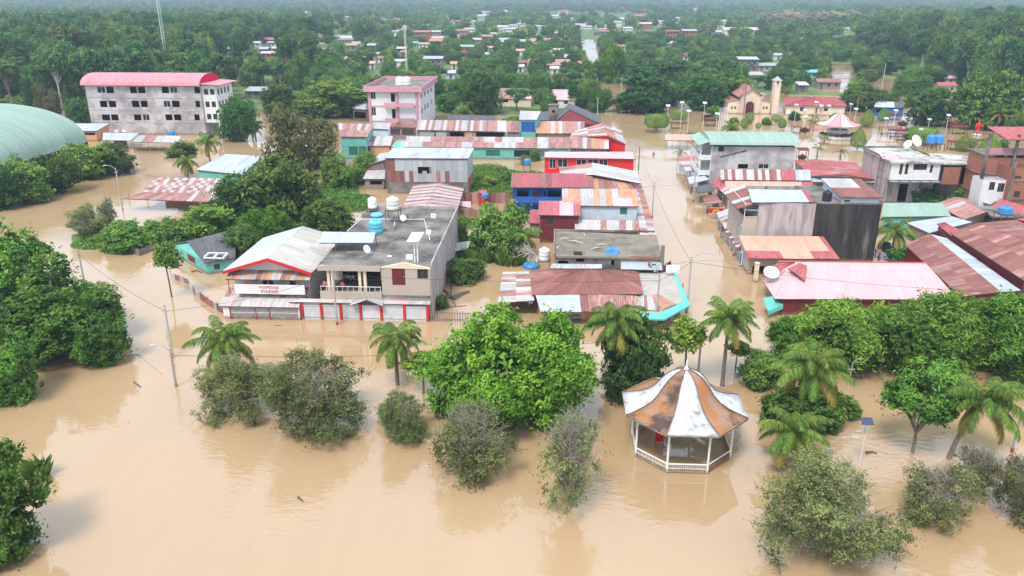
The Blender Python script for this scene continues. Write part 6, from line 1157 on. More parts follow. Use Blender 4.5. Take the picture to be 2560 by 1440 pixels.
for x, yb, yc, L_, lab in ((527, 420, 352, 4.2, 'palm at the right corner of the grey block'), (640, 350, 318, 3.8, 'palm below the dark tree right of the grey block'), (690, 300, 262, 4.0, 'palm with curled fronds left of the brown tree'), (800, 580, 535, 3.6, 'palm leaning beside the rounded green tree'), (1310, 640, 590, 3.6, 'palm in the yard beside the boarded house'),
                           (2228, 640, 575, 4.6, 'palm against the black mouldy wall'), (1858, 291, 200, 5.2, 'tall palm directly before the church'), (1690, 270, 222, 4.6, 'palm left of the round plaza trees'), (2140, 290, 238, 4.4, 'slender palm behind the striped kiosk'), (2420, 318, 262, 5.0, 'tall palm right of the big mango'), (2490, 330, 280, 4.2, 'palm with bright heart beside the red statue'),
                           (1825, 345, 318, 3.6, 'low palm before the white flag poles'), (40, 300, 250, 5.0, 'yellowish palm peeking over the green hall'), (735, 195, 165, 5.0, 'palm under the dense round tree'), (1960, 265, 222, 4.8, 'palm behind the church tower'), (2540, 335, 290, 4.2, 'palm at the right photo edge by the plaza'), (2140, 230, 205, 4.5, 'palm above the maroon hip roof'), (475, 470, 340 + 60, 3.4, 'spindly palm behind the zinc roofed house')):
    palm(x, yb, yc, lab, L_, 16, small=yb < 320)
for a in (('lime0', 2345, 300, 262, 40, 'light green tree behind the big mango, left'), ('green1', 2215, 262, 222, 60, 'leafy tree behind the blue stall'), ('green0', 2400, 290, 235, 60, 'leafy tree between the mango and the tall palm'), ('lime1', 2090, 300, 280, 34, 'small light tree behind the striped kiosk'), ('green2', 1985, 300, 276, 30, 'small tree before the maroon hip roof'), ('mango1', 2545, 345, 285, 80, 'dark tree at the right photo edge by the plaza palm'), ('lime0', 1725, 345, 330, 40, 'low clipped hedge beside the pink-roofed walkway'), ('green1', 1780, 300, 262, 40, 'small tree left of the flag poles'), ('lime1', 1835, 312, 290, 26, 'small light tree right of the flag poles'), ('green0', 2270, 345, 318, 34, 'small tree between pergolas and broad clipped bush'), ('lime0', 2505, 372, 345, 34, 'light bush beside the brick building roof'), ('green1', 1915, 312, 292, 24, 'small tree before the right church wing')):
    tree(*a[:5], a[5], 'tree', 'tree')
def papaya():
    P = at(462, 446); hm = on_v(462, 345, P.y)[1]; th = thing('papaya_tree', 'open-branched pale tree standing in water before the grey block', 'tree', P); me, tm, W_, T_ = PROTO['lime1']
    mb = MB(); r = random.Random(3)
    for k in range(6): a = k * 1.05; mb.tube([(0, 0, -1), (.3 * math.cos(a), .3 * math.sin(a), hm * .35), (3 * math.cos(a), 3 * math.sin(a), hm * .8)], [.16, .1, .05], 5)
    link('trunk', _mesh('trunk', mb, M['palebark']), th); c = link('crown', me, th); c.location = (0, 0, hm * .52); c.scale = (.85, .85, hm * .48 / T_)
papaya()
# garden undergrowth and reeds: nobody could count these blades
def blades(name, label, spots, leaf, h=1.2, n=260, seed=1, wid=.12):
    r = np.random.default_rng(seed); V, Q, T = [], [], []; o = 0
    for x, y, rr in spots:
        p = at(x, y); m_ = int(n * rr); a = r.uniform(0, 6.28, m_); d = rr * np.sqrt(r.random(m_)); X = p.x + d * np.cos(a); Y = p.y + d * np.sin(a); hh = h * r.uniform(.5, 1.25, m_); t_ = r.uniform(0, 6.28, m_); w_ = wid * r.uniform(.6, 1.4, m_)
        lx, ly = np.cos(t_) * hh * .5, np.sin(t_) * hh * .5; Z = np.full(m_, -.3)
        A = np.stack([X - w_ * np.sin(t_), Y + w_ * np.cos(t_), Z], -1); B = np.stack([X + w_ * np.sin(t_), Y - w_ * np.cos(t_), Z], -1)
        C = np.stack([X + lx * .5 + w_ * np.sin(t_), Y + ly * .5 - w_ * np.cos(t_), Z + hh * .75], -1); D = np.stack([X + lx, Y + ly, Z + hh], -1)
        V.append(np.stack([A, B, C, D], 1).reshape(-1, 3)); Q.append(np.arange(4 * m_).reshape(-1, 4) + o); o += 4 * m_; T.append(r.random(m_))
    me = fast(name, np.vstack(V), np.vstack(Q), np.concatenate(T), LEAF[leaf]); tag(link(name, me, None), label, None, None, 'stuff')
def low_green(name, label, spots, leaf, seed, size=.42, h=.9, n=130):
    r = np.random.default_rng(seed); P = []
    for x, y, rr in spots:
        p = at(x, y); m_ = int(n * rr * rr); a = r.uniform(0, 6.28, m_); d = rr * np.sqrt(r.random(m_)); b = r.random(m_) ** .6 * h * (1.1 - (d / rr) ** 2) * (1 + .5 * np.sin(a * 3 + x) * np.cos(d * 1.7)); P.append(np.stack([p.x + d * np.cos(a), p.y + d * np.sin(a), np.maximum(.02, b)], -1))
    P = np.vstack(P); V, Q = leaves(P, unit(r.normal(size=P.shape) * .6 + [0, 0, .8]), size, .55, r, .2)
    tag(link(name, fast(name, V, Q, np.clip(r.normal(.5, .25, len(P)), 0, 1), LEAF[leaf]), None), label, None, None, 'stuff')
blades('reeds', 'tall reeds at the yard water edge', [(1215, 645, 3), (1195, 620, 2.5), (1275, 655, 2.5), (1160, 700, 2), (98, 1195, .8)], 'grass', 1.9, 260, 4)
blades('tall_grass', 'tall grass in the flooded gardens', [(1215, 425, 5), (1235, 450, 6), (1330, 440, 3), (300, 600, 5), (360, 590, 5), (1240, 490, 4)], 'grass', 1.0, 300, 5)
low_green('weeds', 'yellow-green weeds in the garden behind the metal barn', [(1225, 452, 5), (1262, 478, 4), (1205, 430, 4), (1285, 455, 3), (340, 600, 4), (300, 612, 3)], 'lime', 9, .36, 1.3, 150)
for a in (('lime1', 1222, 470, 436, 42, 'light green weed bush right of the metal barn'), ('green1', 1268, 468, 430, 46, 'round weed bush left of the dark red roof'), ('lime0', 1250, 438, 412, 34, 'small weed bush behind the metal barn yard'), ('thin_shrub', 1312, 412, 385, 34, 'dry grey shrub left of the red house'), ('green0', 1335, 402, 372, 26, 'small green shrub by the red house corner'), ('lime0', 2200, 700, 655, 60, 'leafy bush at the foot of the black mouldy wall')):
    nm = 'shrub' if 'shrub' in a[5] else 'bush'; tree(*a[:5], a[5], nm, nm)
low_green('undergrowth', 'low green undergrowth in the flooded gardens', [(250, 605, 4.5), (330, 615, 5), (400, 600, 5), (440, 580, 5), (560, 560, 5), (640, 570, 5), (740, 560, 6), (1235, 465, 7), (1250, 440, 7), (1150, 560, 4), (1130, 640, 3), (880, 500, 5), (840, 480, 5), (690, 440, 6), (2350, 520, 5), (2400, 505, 4), (900, 520, 3), (1175, 470, 4), (1290, 300, 5)], 'green', 6)
ORD = ['first', 'second', 'third', 'fourth', 'fifth', 'sixth', 'seventh', 'eighth', 'ninth', 'tenth', 'eleventh', 'twelfth', 'thirteenth', 'fourteenth', 'fifteenth', 'sixteenth', 'seventeenth', 'eighteenth', 'nineteenth', 'twentieth', 'twenty-first', 'twenty-second', 'twenty-third', 'twenty-fourth', 'twenty-fifth']
# ------------------------------------------------------------------ bandstand in the foreground
def bandstand(label, c, a_base, a_eave, z_e, z_top, m1, m2, ph, post_m, rails=True, drop=0., n=8, name='bandstand'):
    """octagonal kiosk: c centre, apothems of base and eave, bell-shaped striped roof, one panel per side"""
    th = thing(name, label, 'bandstand', c); cr2 = 1 / math.cos(math.pi / n)
    def vert(a, k, z): t_ = 2 * math.pi * (k + .5) / n + ph; return Vector((c[0] + a * cr2 * math.cos(t_), c[1] + a * cr2 * math.sin(t_), z))
    h = z_top - z_e; pr = [(1.0, 0), (.84, .06), (.69, .14), (.555, .26), (.455, .42), (.385, .58), (.32, .72), (.245, .84), (.155, .93), (.07, .98), (.02, 1.0)]
    for k in range(n):
        mb = MB(); mb.uv = []; s = 5
        for i, (f, g_) in enumerate(pr):
            for j in range(s):
                p = lerp(vert(a_eave * f, k - 1, z_e + h * g_), vert(a_eave * f, k, z_e + h * g_), j / (s - 1)); e = .05 * math.sin(math.pi * j / (s - 1)) * f
                mb.v.append((p.x, p.y, p.z - e)); mb.uv.append((j / 4, i / 4))
            if i:
                for j in range(s - 1): q = i * s + j; mb.f.append((q - s, q - s + 1, q + 1, q))
        b = len(mb.v)
        o = put('roof_panel', mb, m1 if k % 2 else m2, th, True)
        tm = o.modifiers.new('thickness', 'SOLIDIFY'); tm.thickness = .08; tm.offset = -1
        put('seam', MB().tube([vert(a_eave * f, k, z_e + h * g_ + .03) for f, g_ in pr], .05, 4), mat('dark_seam', (.14, .10, .09), .8), o)
        put('fascia', MB().slab([vert(a_eave * .995, k - 1, z_e - .02), vert(a_eave * .995, k, z_e - .02), vert(a_eave * .97, k, z_e - .02), vert(a_eave * .97, k - 1, z_e - .02)], .2), mat('mouldy_fascia', (.35, .30, .27), .8, (.12, .09, .08), 3, .8), o)
        p, q = vert(a_base, k, -1.2), vert(a_base, k, z_e + .25); put('post', MB().tube([p, q], .1, 8), post_m, th)
        if rails:
            A, B = vert(a_base, k - 1, 0), vert(a_base, k, 0); zr = .95
            ra = put('railing', MB().tube([A + Vector((0, 0, zr)), B + Vector((0, 0, zr))], .065, 5), M['rail'], th)
            mb = MB(); m_ = 22
            for i in range(1, m_): q = lerp(A, B, i / m_); mb.tube([q - Vector((0, 0, .6)), q + Vector((0, 0, zr - .05))], .025, 3, False)
            for z in (.18, .5): mb.tube([A + Vector((0, 0, z)), B + Vector((0, 0, z))], .03, 4, False)
            tag(put('balusters', mb, M['rail'] if k in (5, 6, 4) else mat('brown_reflect_bars', (.30, .15, .09), .7), ra), kind='stuff')  # bars off the front carry the brown reflection in their colour
    put('finial', MB().lathe((c[0], c[1], z_top - .05), [(.28, 0), (.2, .12), (.1, .3), (.06, .5), (.02, 1.0)], 10), M['rail'], th, True)
    put('ring_beam', MB().lathe((c[0], c[1], z_e + .1), [(a_base * 1.06, 0), (a_base * 1.06, .15), (a_base * .98, .15), (a_base * .98, 0)], n, ph * n / (2 * math.pi) + .5), post_m, th)
    return th
orange = mat('orange_tile_roof', (.36, .155, .06), .85, (.33, .20, .14), .5, .9, stain=((.07, .045, .04), .3, .53, .62, .92), bump=.25, rnd=.1, lo=.46, hi=.54)
whiter = mat('mould_speckled_white', (.64, .64, .65), .75, (.42, .42, .43), .7, .8, stain=((.09, .085, .085), .9, .53, .66, .8), bump=.2, rnd=.03, detail=12)
E_ = 4.6
eave = [at(x, y, E_) for x, y in ((1671, 1089), (1799, 1091), (1870, 1043), (1842, 979), (1567, 1042), (1553, 976))]
GC = (sum(p.x for p in eave[2:]) / 4, (eave[0].y + at(1720, 943, E_).y) / 2, 0); GA = (eave[2].x - eave[4].x + eave[3].x - eave[5].x) / 4
gt = on_v(1712, 922, GC[1])[1]
bandstand('octagonal bandstand with a bell roof of white and orange panels standing in the flood', GC, GA * .79, GA, E_, gt, orange, whiter, 0, M['rail'])
p = at(1648, 1108, .3); th = thing('chair', 'red plastic chair half under water inside the bandstand', 'chair', (p.x, p.y, 0))
put('seat', MB().slab([(p.x - .4, p.y - .35, .75), (p.x + .4, p.y - .35, .75), (p.x + .36, p.y + .35, .72), (p.x - .36, p.y + .35, .72)], .06), M['red'], th)
put('backrest', MB().slab([(p.x - .36, p.y + .34, 1.5), (p.x + .36, p.y + .34, 1.5), (p.x + .36, p.y + .42, 1.5), (p.x - .36, p.y + .42, 1.5)], .78), M['red'], th)
for a in (-.36, .36):
    for b in (-.3, .3): put('leg', MB().box(p.x + a - .03, p.y + b - .03, -.6, p.x + a + .03, p.y + b + .03, .7), M['red'], th)
# ------------------------------------------------------------------ plaza
def kiosk():
    c = at(2092, 345); ze = on_v(2092, 316, c.y - 5)[1]; zt = on_v(2092, 283, c.y)[1]; w_ = (at(2144, 345).x - at(2045, 345).x) / 2
    th = bandstand('plaza kiosk with a pink and white striped tent roof', (c.x, c.y, 0), w_ * .62, w_, ze, zt, mat('faded_pink_tile', (.66, .30, .32), .7, rnd=.05), M['white'], .2, M['rail'], False)
    put('stage_wall', MB().lathe((c.x, c.y, -1), [(w_ * .82, 0), (w_ * .82, 2.0), (w_ * .72, 2.0), (w_ * .72, 1.6)], 16), M['white'], th); put('inner_wall', MB().lathe((c.x, c.y, -1), [(w_ * .5, 0), (w_ * .5, 3.6), (w_ * .42, 3.6), (w_ * .42, 3.)], 16), M['white'], th)
    for k in range(9):
        a = 3.3 + k * .34; q = (c.x + w_ * .77 * math.cos(a), c.y + w_ * .77 * math.sin(a), 1.0); plant('croton', q, 2.0, 1.1, 'red leafy planter bush on the kiosk wall, %s from the left' % ORD[k], 'planter_bush', 'bush', 'planter bushes on the kiosk wall')
kiosk()
def church():
    v0 = at(1880, 285).y
    def X(x, y=265): return on_v(x, y, v0)[0]
    def Z(y): return on_v(1880, y, v0)[1]
    th = thing('church', 'cream church with gabled front, arched door and side wings', 'church', (X(1876), v0 + 8, 0))
    x0, x1 = X(1850), X(1902); zs = Z(240); zp = Z(227)
    da, db, dz = X(1864), X(1885), Z(254); dc = (da + db) / 2; r_ = (db - da) / 2
    mb = MB(); n = 12
    # front wall around the arched opening
    L_ = [(x0, -1), (x0, zs)] ; mb.quad((x0, v0, -1), (da, v0, -1), (da, v0, dz - r_), (x0, v0, dz - r_)); mb.quad((db, v0, -1), (x1, v0, -1), (x1, v0, dz - r_), (db, v0, dz - r_))
    arc = [(dc - r_ * math.cos(math.pi * k / n), dz - r_ + r_ * math.sin(math.pi * k / n)) for k in range(n + 1)]
    top = [(lerp(x0, x1, k / n), zs) for k in range(n + 1)]
    mb.quad((x0, v0, dz - r_), (arc[0][0], v0, arc[0][1]), (top[0][0], v0, zs)); mb.quad((arc[-1][0], v0, arc[-1][1]), (x1, v0, dz - r_), (x1, v0, zs))
    for k in range(n): mb.quad((arc[k][0], v0, arc[k][1]), (arc[k + 1][0], v0, arc[k + 1][1]), (top[k + 1][0], v0, zs), (top[k][0], v0, zs))
    mb.quad((x0, v0, zs), (x1, v0, zs), ((x0 + x1) / 2, v0, zp + .8)); mb.quad((x0, v0, -1), (x0, v0, zs), (x0, v0 + 20, zs), (x0, v0 + 20, -1)); mb.quad((x1, v0, -1), (x1, v0 + 20, -1), (x1, v0 + 20, zs), (x1, v0, zs))
    put('nave_wall', mb, M['cream'], th)
    d_ = put('door', MB().quad(*[(a, v0 + .25, b) for a, b in [(da, -1), (db, -1)] + [(a, b) for a, b in arc[::-1]]]).box(dc - .05, v0 + .18, -.9, dc + .05, v0 + .245, dz - .2), M['maroon'], th); put('handle', MB().box(dc + .15, v0 + .16, .4, dc + .25, v0 + .24, .8), M['steel'], d_)
    mb = MB()
    for k in range(n): a, b = [(dc - q * math.cos(math.pi * t_ / n), dz - r_ + q * math.sin(math.pi * t_ / n)) for t_ in (k,) for q in (r_, r_ + .55)], [(dc - q * math.cos(math.pi * (k + 1) / n), dz - r_ + q * math.sin(math.pi * (k + 1) / n)) for q in (r_, r_ + .55)]; mb.quad(*[(u_, v0 - .12, w_) for u_, w_ in (a[0], a[1], b[1], b[0])][::-1])
    mb.box(da - .55, v0 - .12, -1, da, v0 - .02, dz - r_).box(db, v0 - .12, -1, db + .55, v0 - .02, dz - r_); put('arch_surround', mb, M['palepink'], th)
    rz = (Z(238)); put('round_window', MB().lathe((0, 0, 0), [(.05, 0), (.62, 0), (.62, .06), (.05, .06)], 16), M['dark'], th).matrix_local = Matrix.Translation((dc - th.location.x, v0 - .01 - th.location.y, rz)) @ Matrix.Rotation(math.pi / 2, 4, 'X')
    for x in (x0, x1 - .5): put('pilaster', MB().box(x, v0 - .3, -1, x + .5, v0 - .02, zs + .2), M['palepink'], th)
    xm = (x0 + x1) / 2; rp = mat('church_roof', (.36, .17, .15), .8, (.28, .12, .1), 1.2, .6)
    put('roof', MB().slab([(x0 - 1, v0 - .8, zs - .2), (xm, v0 - .8, zp + 1.1), (xm, v0 + 21, zp + 1.1), (x0 - 1, v0 + 21, zs - .2)], .2).slab([(xm, v0 - .8, zp + 1.1), (x1 + 1, v0 - .8, zs - .2), (x1 + 1, v0 + 21, zs - .2), (xm, v0 + 21, zp + 1.1)], .2), rp, th)
    for a, b, za, zb in ((X(1820), x0 - .02, Z(257), Z(250)), (x1 + .02, X(1927), Z(250), Z(257))):
        walls(th, [Vector((a, v0 + .4, 0)), Vector((b, v0 + .4, 0)), Vector((b, v0 + 18, 0)), Vector((a, v0 + 18, 0))], [za, zb, zb, za], 'cream', f=[(1828, 266, 1832, 273, 'k'), (1836, 266, 1840, 273, 'k')] if a < x0 else [(1907, 266, 1911, 273, 'k'), (1914, 266, 1919, 273, 'k')], name='wing_wall')
        put('wing_roof', MB().slab([(a - .3, v0 + .2, za + .15), (b, v0 + .2, zb + .15), (b, v0 + 18.2, zb + .15), (a - .3, v0 + 18.2, za + .15)], .12), rp, th)
    FOOT.append((th.location.x, th.location.y, 14)); SEE.append((1818, 220, 1955, 290, 290))
    th = thing('bell_tower', 'slim cream and pink bell tower with pointed roof right of the church', 'tower', (X(1936), v0, 0)); a, b = X(1929), X(1945); zt = Z(212)
    walls(th, [Vector((a, v0 - .6, 0)), Vector((b, v0 - .6, 0)), Vector((b, v0 + 2.2, 0)), Vector((a, v0 + 2.2, 0))], [zt] * 4, 'cream', f=[(1934, 207, 1939, 214, 'o')])
    for x in (a - .06, b - .36): put('corner_strip', MB().box(x, v0 - .7, -1, x + .42, v0 - .62, zt), M['palepink'], th)
    put('belfry', MB().box(a - .15, v0 - .75, zt, b + .15, v0 + 2.35, zt + .3).box(a + .02, v0 - .58, zt + .3, b - .02, v0 + 2.18, zt + 1.4), M['cream'], th)
    put('tower_roof', MB().lathe(((a + b) / 2, v0 + .8, zt + 1.4), [(2.2, 0), (2.2, .15), (.05, 1.5)], 4, .5), M['grey'], th)
    put('bell_opening_shade', MB().box((a + b) / 2 - .35, v0 - .64, zt + .45, (a + b) / 2 + .35, v0 - .582, zt + 1.25), M['dark'], th)  # dark panel on the solid belfry, painted as the shade of an opening
church()
def hipped(label, cat, A, B, C, D, r0, r1, codes, wall, f=(), name='house'):
    P = [at(*p) for p in (A, B, C, D)]; th = thing(name, label, cat, ((P[0].x + P[2].x) / 2, (P[0].y + P[2].y) / 2, 0)); hiproof(th, *P, at(*r0), at(*r1), codes)
    Q = inset(P, .6, .6, .6); walls(th, Q, [q.z - .1 for q in Q], wall, f); FOOT.append((th.location.x, th.location.y, 10)); return th
hipped('cream public building with a maroon double-hipped roof behind the plaza', 'building', (1962, 264, 3.4), (2118, 266, 3.4), (2105, 246, 3.4), (1957, 245, 3.4), (2020, 243, 6.0), (2085, 243, 6.0), 'm', 'cream', [(2000, 268, 2010, 278, 'k'), (2037, 268, 2043, 284, 'd:maroon'), (2060, 268, 2070, 278, 'k')])
SEE.append((1955, 235, 2110, 285, 290))
house('shelter', 'pink-roofed walkway on thin posts at the plaza edge', 'shelter', [(1662, 351, 2.8), (1758, 352, 2.8), (1757, 337, 3.4), (1664, 336, 3.4)], 's', nowall=True, nv=1)
posts(bpy.data.objects[[o.name for o in COL.objects if o.get('label', '').startswith('pink-roofed walkway')][0]], at(1663, 352, 0), at(1756, 353, 0), 6, 2.75, 'wood', .16)
house('shed', 'blue stall with white awning behind the mango tree of the plaza', 'market stall', [(2185, 268, 3.0), (2262, 270, 3.0), (2258, 255, 3.8), (2190, 254, 3.8)], 'wzk', 'blue', nv=1, f=[(2190, 272, 2215, 282, 'o')])
# pergolas with benches
def pergola(i, x, y, w_, label):
    p = at(x, y); k = on_v(x + w_ / 2, y, p.y)[0] - on_v(x - w_ / 2, y, p.y)[0]; th = thing('pergola', label, 'pergola', (p.x, p.y, 0), 'brown pergolas in the plaza')
    put('roof', MB().slab([(p.x - k / 2, p.y - 1.1, 2.35), (p.x + k / 2, p.y - 1.1, 2.35), (p.x + k / 2, p.y + 1.1, 2.6), (p.x - k / 2, p.y + 1.1, 2.6)], .2), M['maroon'] if i % 2 else SH['b'], th)
    for a in (-.46, .46):
        for b in (-.9, .9): put('post', MB().box(p.x + k * a - .07, p.y + b - .07, -1, p.x + k * a + .07, p.y + b + .07, 2.3), M['wood'], th)
    put('bench', MB().box(p.x - k * .4, p.y - .5, .35, p.x + k * .4, p.y + .1, .48).box(p.x - k * .38, p.y - .4, -1, p.x - k * .34, p.y, .35).box(p.x + k * .34, p.y - .4, -1, p.x + k * .38, p.y, .35), M['wood'], th)
for i, (x, y, w_, lab) in enumerate(((2222, 336, 50, 'brown pergola farthest left of the pair near the mango'), (2245, 344, 52, 'brown pergola in the middle of the three by the kiosk'), (2258, 352, 42, 'brown pergola nearest of the three by the kiosk'), (2395, 335, 42, 'brown pergola right of the big mango'), (2455, 352, 45, 'brown pergola before the red statue'), (2400, 375, 62, 'dark pergola behind the white house roof'), (1690, 322, 26, 'small brown pergola behind the clipped hedge block'), (1775, 315, 26, 'small brown pergola left of the flag poles'), (1765, 302, 20, 'small pergola farther left of the flag poles'), (2005, 395, 26, 'red-brown pergola beside the green barrel roof'), (1990, 335, 24, 'small pergola left of the striped kiosk'), (2230, 300, 30, 'pergola far behind the topiary cones'))): pergola(i, x, y, w_, lab)
# clipped plants
for k, x, yb, yt, w_, lab in (('block', 1640, 330, 284, 66, 'wide clipped hedge block on a short stem at the street end'), ('block', 1695, 308, 275, 45, 'smaller clipped hedge block behind the wide one'), ('cone', 2143, 372, 318, 42, 'tall clipped egg-shaped tree before the striped kiosk'), ('cone', 2166, 318, 272, 36, 'clipped cone tree right of the striped kiosk'), ('cone', 2207, 305, 268, 34, 'second clipped cone tree right of the striped kiosk'),
                              ('block', 2305, 362, 318, 80, 'broad clipped bush behind the two blue tanks'), ('ball', 1860, 322, 294, 22, 'clipped ball before the church, lower one'), ('ball', 1873, 308, 280, 24, 'clipped ball before the church door'), ('ball', 1940, 305, 285, 28, 'clipped ball right of the church, upper one'), ('ball', 1955, 322, 296, 24, 'clipped ball right of the church, lower one'),
                              ('cone', 2408, 378, 336, 46, 'clipped cone tree behind the white house, left one'), ('cone', 2470, 392, 338, 60, 'larger clipped cone tree beside the brick building'), ('ball', 1895, 322, 306, 16, 'small reddish clipped ball before the church'), ('ball', 2430, 368, 345, 26, 'small dark ball beside the left clipped cone')):
    tree('topiary_' + k, x, yb, yt, w_, lab, 'topiary', 'topiary', 'clipped plaza plants')
for x, yb, yc, lab in ((2025, 322, 300, 'small fan palm left of the striped kiosk, upper'), (2032, 328, 306, 'small fan palm left of the striped kiosk, lower'), (2060, 360, 342, 'small palm in the kiosk forecourt'), (2042, 395, 372, 'small palm below the kiosk forecourt'), (2100, 400, 380, 'small palm right of the kiosk forecourt'), (1700, 388, 378, 'drooping small palm in the street water'), (2475, 312, 280, 'stout palm before the red statue'), (2035, 300, 290, 'tiny palm far left of the kiosk')): palm(x, yb, yc, lab, 2.3, 16, small=True)
for x, y, w_, lab in ((2005, 402, 22, 'red-leaved bush beside the green barrel roof'), (2372, 320, 24, 'orange-red bush under the mango tree'), (2010, 335, 26, 'dark red flower bed left of the kiosk'), (2255, 318, 26, 'reddish shrub between pergola and mango')): tree('croton', x, y, y - 18, w_, lab, 'bush', 'bush')
# lamp posts with solar panels
def solar_lamp(x, yb, yt, label, group='solar street lamps in the plaza', s=.78, pm='panel'):
    p = at(x, yb); h = on_v(x, yt, p.y)[1]; th = thing('solar_lamp', label, 'lamp', p, group)
    put('pole', MB().tube([(p.x, p.y, -1), (p.x, p.y, h)], [.08, .055], 6), M['tank'], th)
    put('solar_panel', MB().slab([(p.x - .85 * s, p.y - .45 * s, h - .05), (p.x + .85 * s, p.y - .45 * s, h - .05), (p.x + .85 * s, p.y + .5 * s, h + .55 * s), (p.x - .85 * s, p.y + .5 * s, h + .55 * s)], .06), M[pm], th)
    put('battery_box', MB().box(p.x - .18, p.y - .24, h - .9, p.x + .18, p.y - .08, h - .35), M['steel'], th)
    put('lamp_head', MB().tube([(p.x, p.y, h - 1.0), (p.x - .7, p.y - .4, h - .75)], .035, 4).box(p.x - 1.05, p.y - .55, h - .8, p.x - .6, p.y - .3, h - .7), M['steel'], th)
LP = [(1986, 305, 263), (2008, 310, 276), (1965, 335, 283), (2035, 305, 256), (2068, 300, 265), (2124, 288, 261), (2135, 308, 273), (2208, 345, 297), (2320, 320, 299), (2365, 325, 289), (2296, 365, 325), (1700, 330, 257), (1757, 320, 258), (1718, 335, 278), (1666, 330, 265), (2233, 320, 277), (2280, 290, 262), (2050, 290, 265), (1790, 318, 285), (2010, 325, 292)]
LP.sort()
for i, (x, a, b) in enumerate(LP): solar_lamp(x, a, b, 'plaza solar lamp on a cream pole, %s counted from the left' % ORD[i])
solar_lamp(2148, 1165, 1055, 'solar lamp standing alone in the foreground flood above the largest shrub', None, .6, 'panel_dark')
for i in range(6):
    x = 1795 + i * 4.2; p = at(x, 332 - i * 3.5); h = on_v(x, 272 - i * .6, p.y)[1]; th = thing('flag_pole', 'white flag pole, %s of the six from the left' % ORD[i], 'flag pole', p, 'six white flag poles'); put('pole', MB().tube([(p.x, p.y, -1), (p.x, p.y, h)], [.12, .08], 6), M['rail'], th); put('ball', MB().lathe((p.x, p.y, h), [(.02, 0), (.14, .1), (.02, .22)], 8), M['rail'], th)
def statue():
    p = at(2442, 338); h = on_v(2442, 300, p.y)[1]; th = thing('statue', 'red standing figure statue with raised arms in the plaza', 'statue', p); s = h / 4.
    put('pedestal', MB().lathe((p.x, p.y, -1), [(1.5, 0), (1.5, 1.2), (1.2, 1.4), (1.0, 1.5)], 14), M['white'], th)
    mb = MB().lathe((p.x, p.y, .45), [(.6 * s, 0), (.5 * s, .9 * s), (.42 * s, 1.8 * s), (.5 * s, 2.3 * s), (.55 * s, 2.6 * s), (.2 * s, 2.85 * s), (.15 * s, 2.95 * s), (.28 * s, 3.15 * s), (.26 * s, 3.4 * s), (.08 * s, 3.55 * s)], 12)
    mb.tube([(p.x + .45 * s, p.y, .45 + 2.55 * s), (p.x + 1.0 * s, p.y - .3, .45 + 2.3 * s), (p.x + 1.05 * s, p.y - .4, .45 + 3.0 * s)], [.2 * s, .15 * s, .1 * s], 7).tube([(p.x - .45 * s, p.y, .45 + 2.55 * s), (p.x - .75 * s, p.y - .3, .45 + 1.9 * s), (p.x - .2 * s, p.y - .6, .45 + 1.7 * s)], [.2 * s, .15 * s, .1 * s], 7)
    put('figure', mb, M['red'], th, True); put('cape', MB().slab([(p.x - .55 * s, p.y + .2, .45 + 2.6 * s), (p.x + .5 * s, p.y + .2, .45 + 2.6 * s), (p.x + .4 * s, p.y + .5, .45 + 2.6 * s), (p.x - .5 * s, p.y + .5, .45 + 2.6 * s)], 2.2 * s), SH['c'], th)
statue()
def car(x, y, label, col):
    p = at(x, y); th = thing('car', label, 'car', p); c = mat('car_paint_%s' % col[0], col[1], .3, rnd=0)
    sec = [(-2.1, .1, .55), (-1.9, .1, .95), (-1.0, .1, 1.0), (-.5, .1, 1.5), (.9, .1, 1.5), (1.5, .1, 1.0), (2.1, .1, .9), (2.1, .1, .4)]
    mb = MB(); n = len(sec)
    for s in (-.85, .85): mb.v += [(p.x + a, p.y + s * (.85 if b > 1.2 else 1), b) for a, _, b in sec] + [(p.x + 2.1, p.y + s, -.2), (p.x - 2.1, p.y + s, -.2)]
    m_ = n + 2
    for i in range(m_): j = (i + 1) % m_; mb.f.append((i, j, m_ + j, m_ + i))
    mb.f += [tuple(range(m_))[::-1], tuple(range(m_, 2 * m_))]; put('body', mb, c, th)
    put('side_window', MB().quad((p.x - .8, p.y - .80, 1.02), (p.x + 1.2, p.y - .82, 1.02), (p.x + .8, p.y - .76, 1.42), (p.x - .45, p.y - .76, 1.42)), M['glass'], th)
    for a in (-1.3, 1.35):
        for s in (-.86, .86): w_ = put('wheel', MB().lathe((0, 0, 0), [(.32, -.1), (.32, .1), (.18, .11)], 14), M['tankk'], th); w_.matrix_local = Matrix.Translation((a, s, .12)) @ Matrix.Rotation(math.pi / 2, 4, 'X')
car(2432, 318, 'small white car half under water by the red statue', ('white', (.7, .7, .72)))
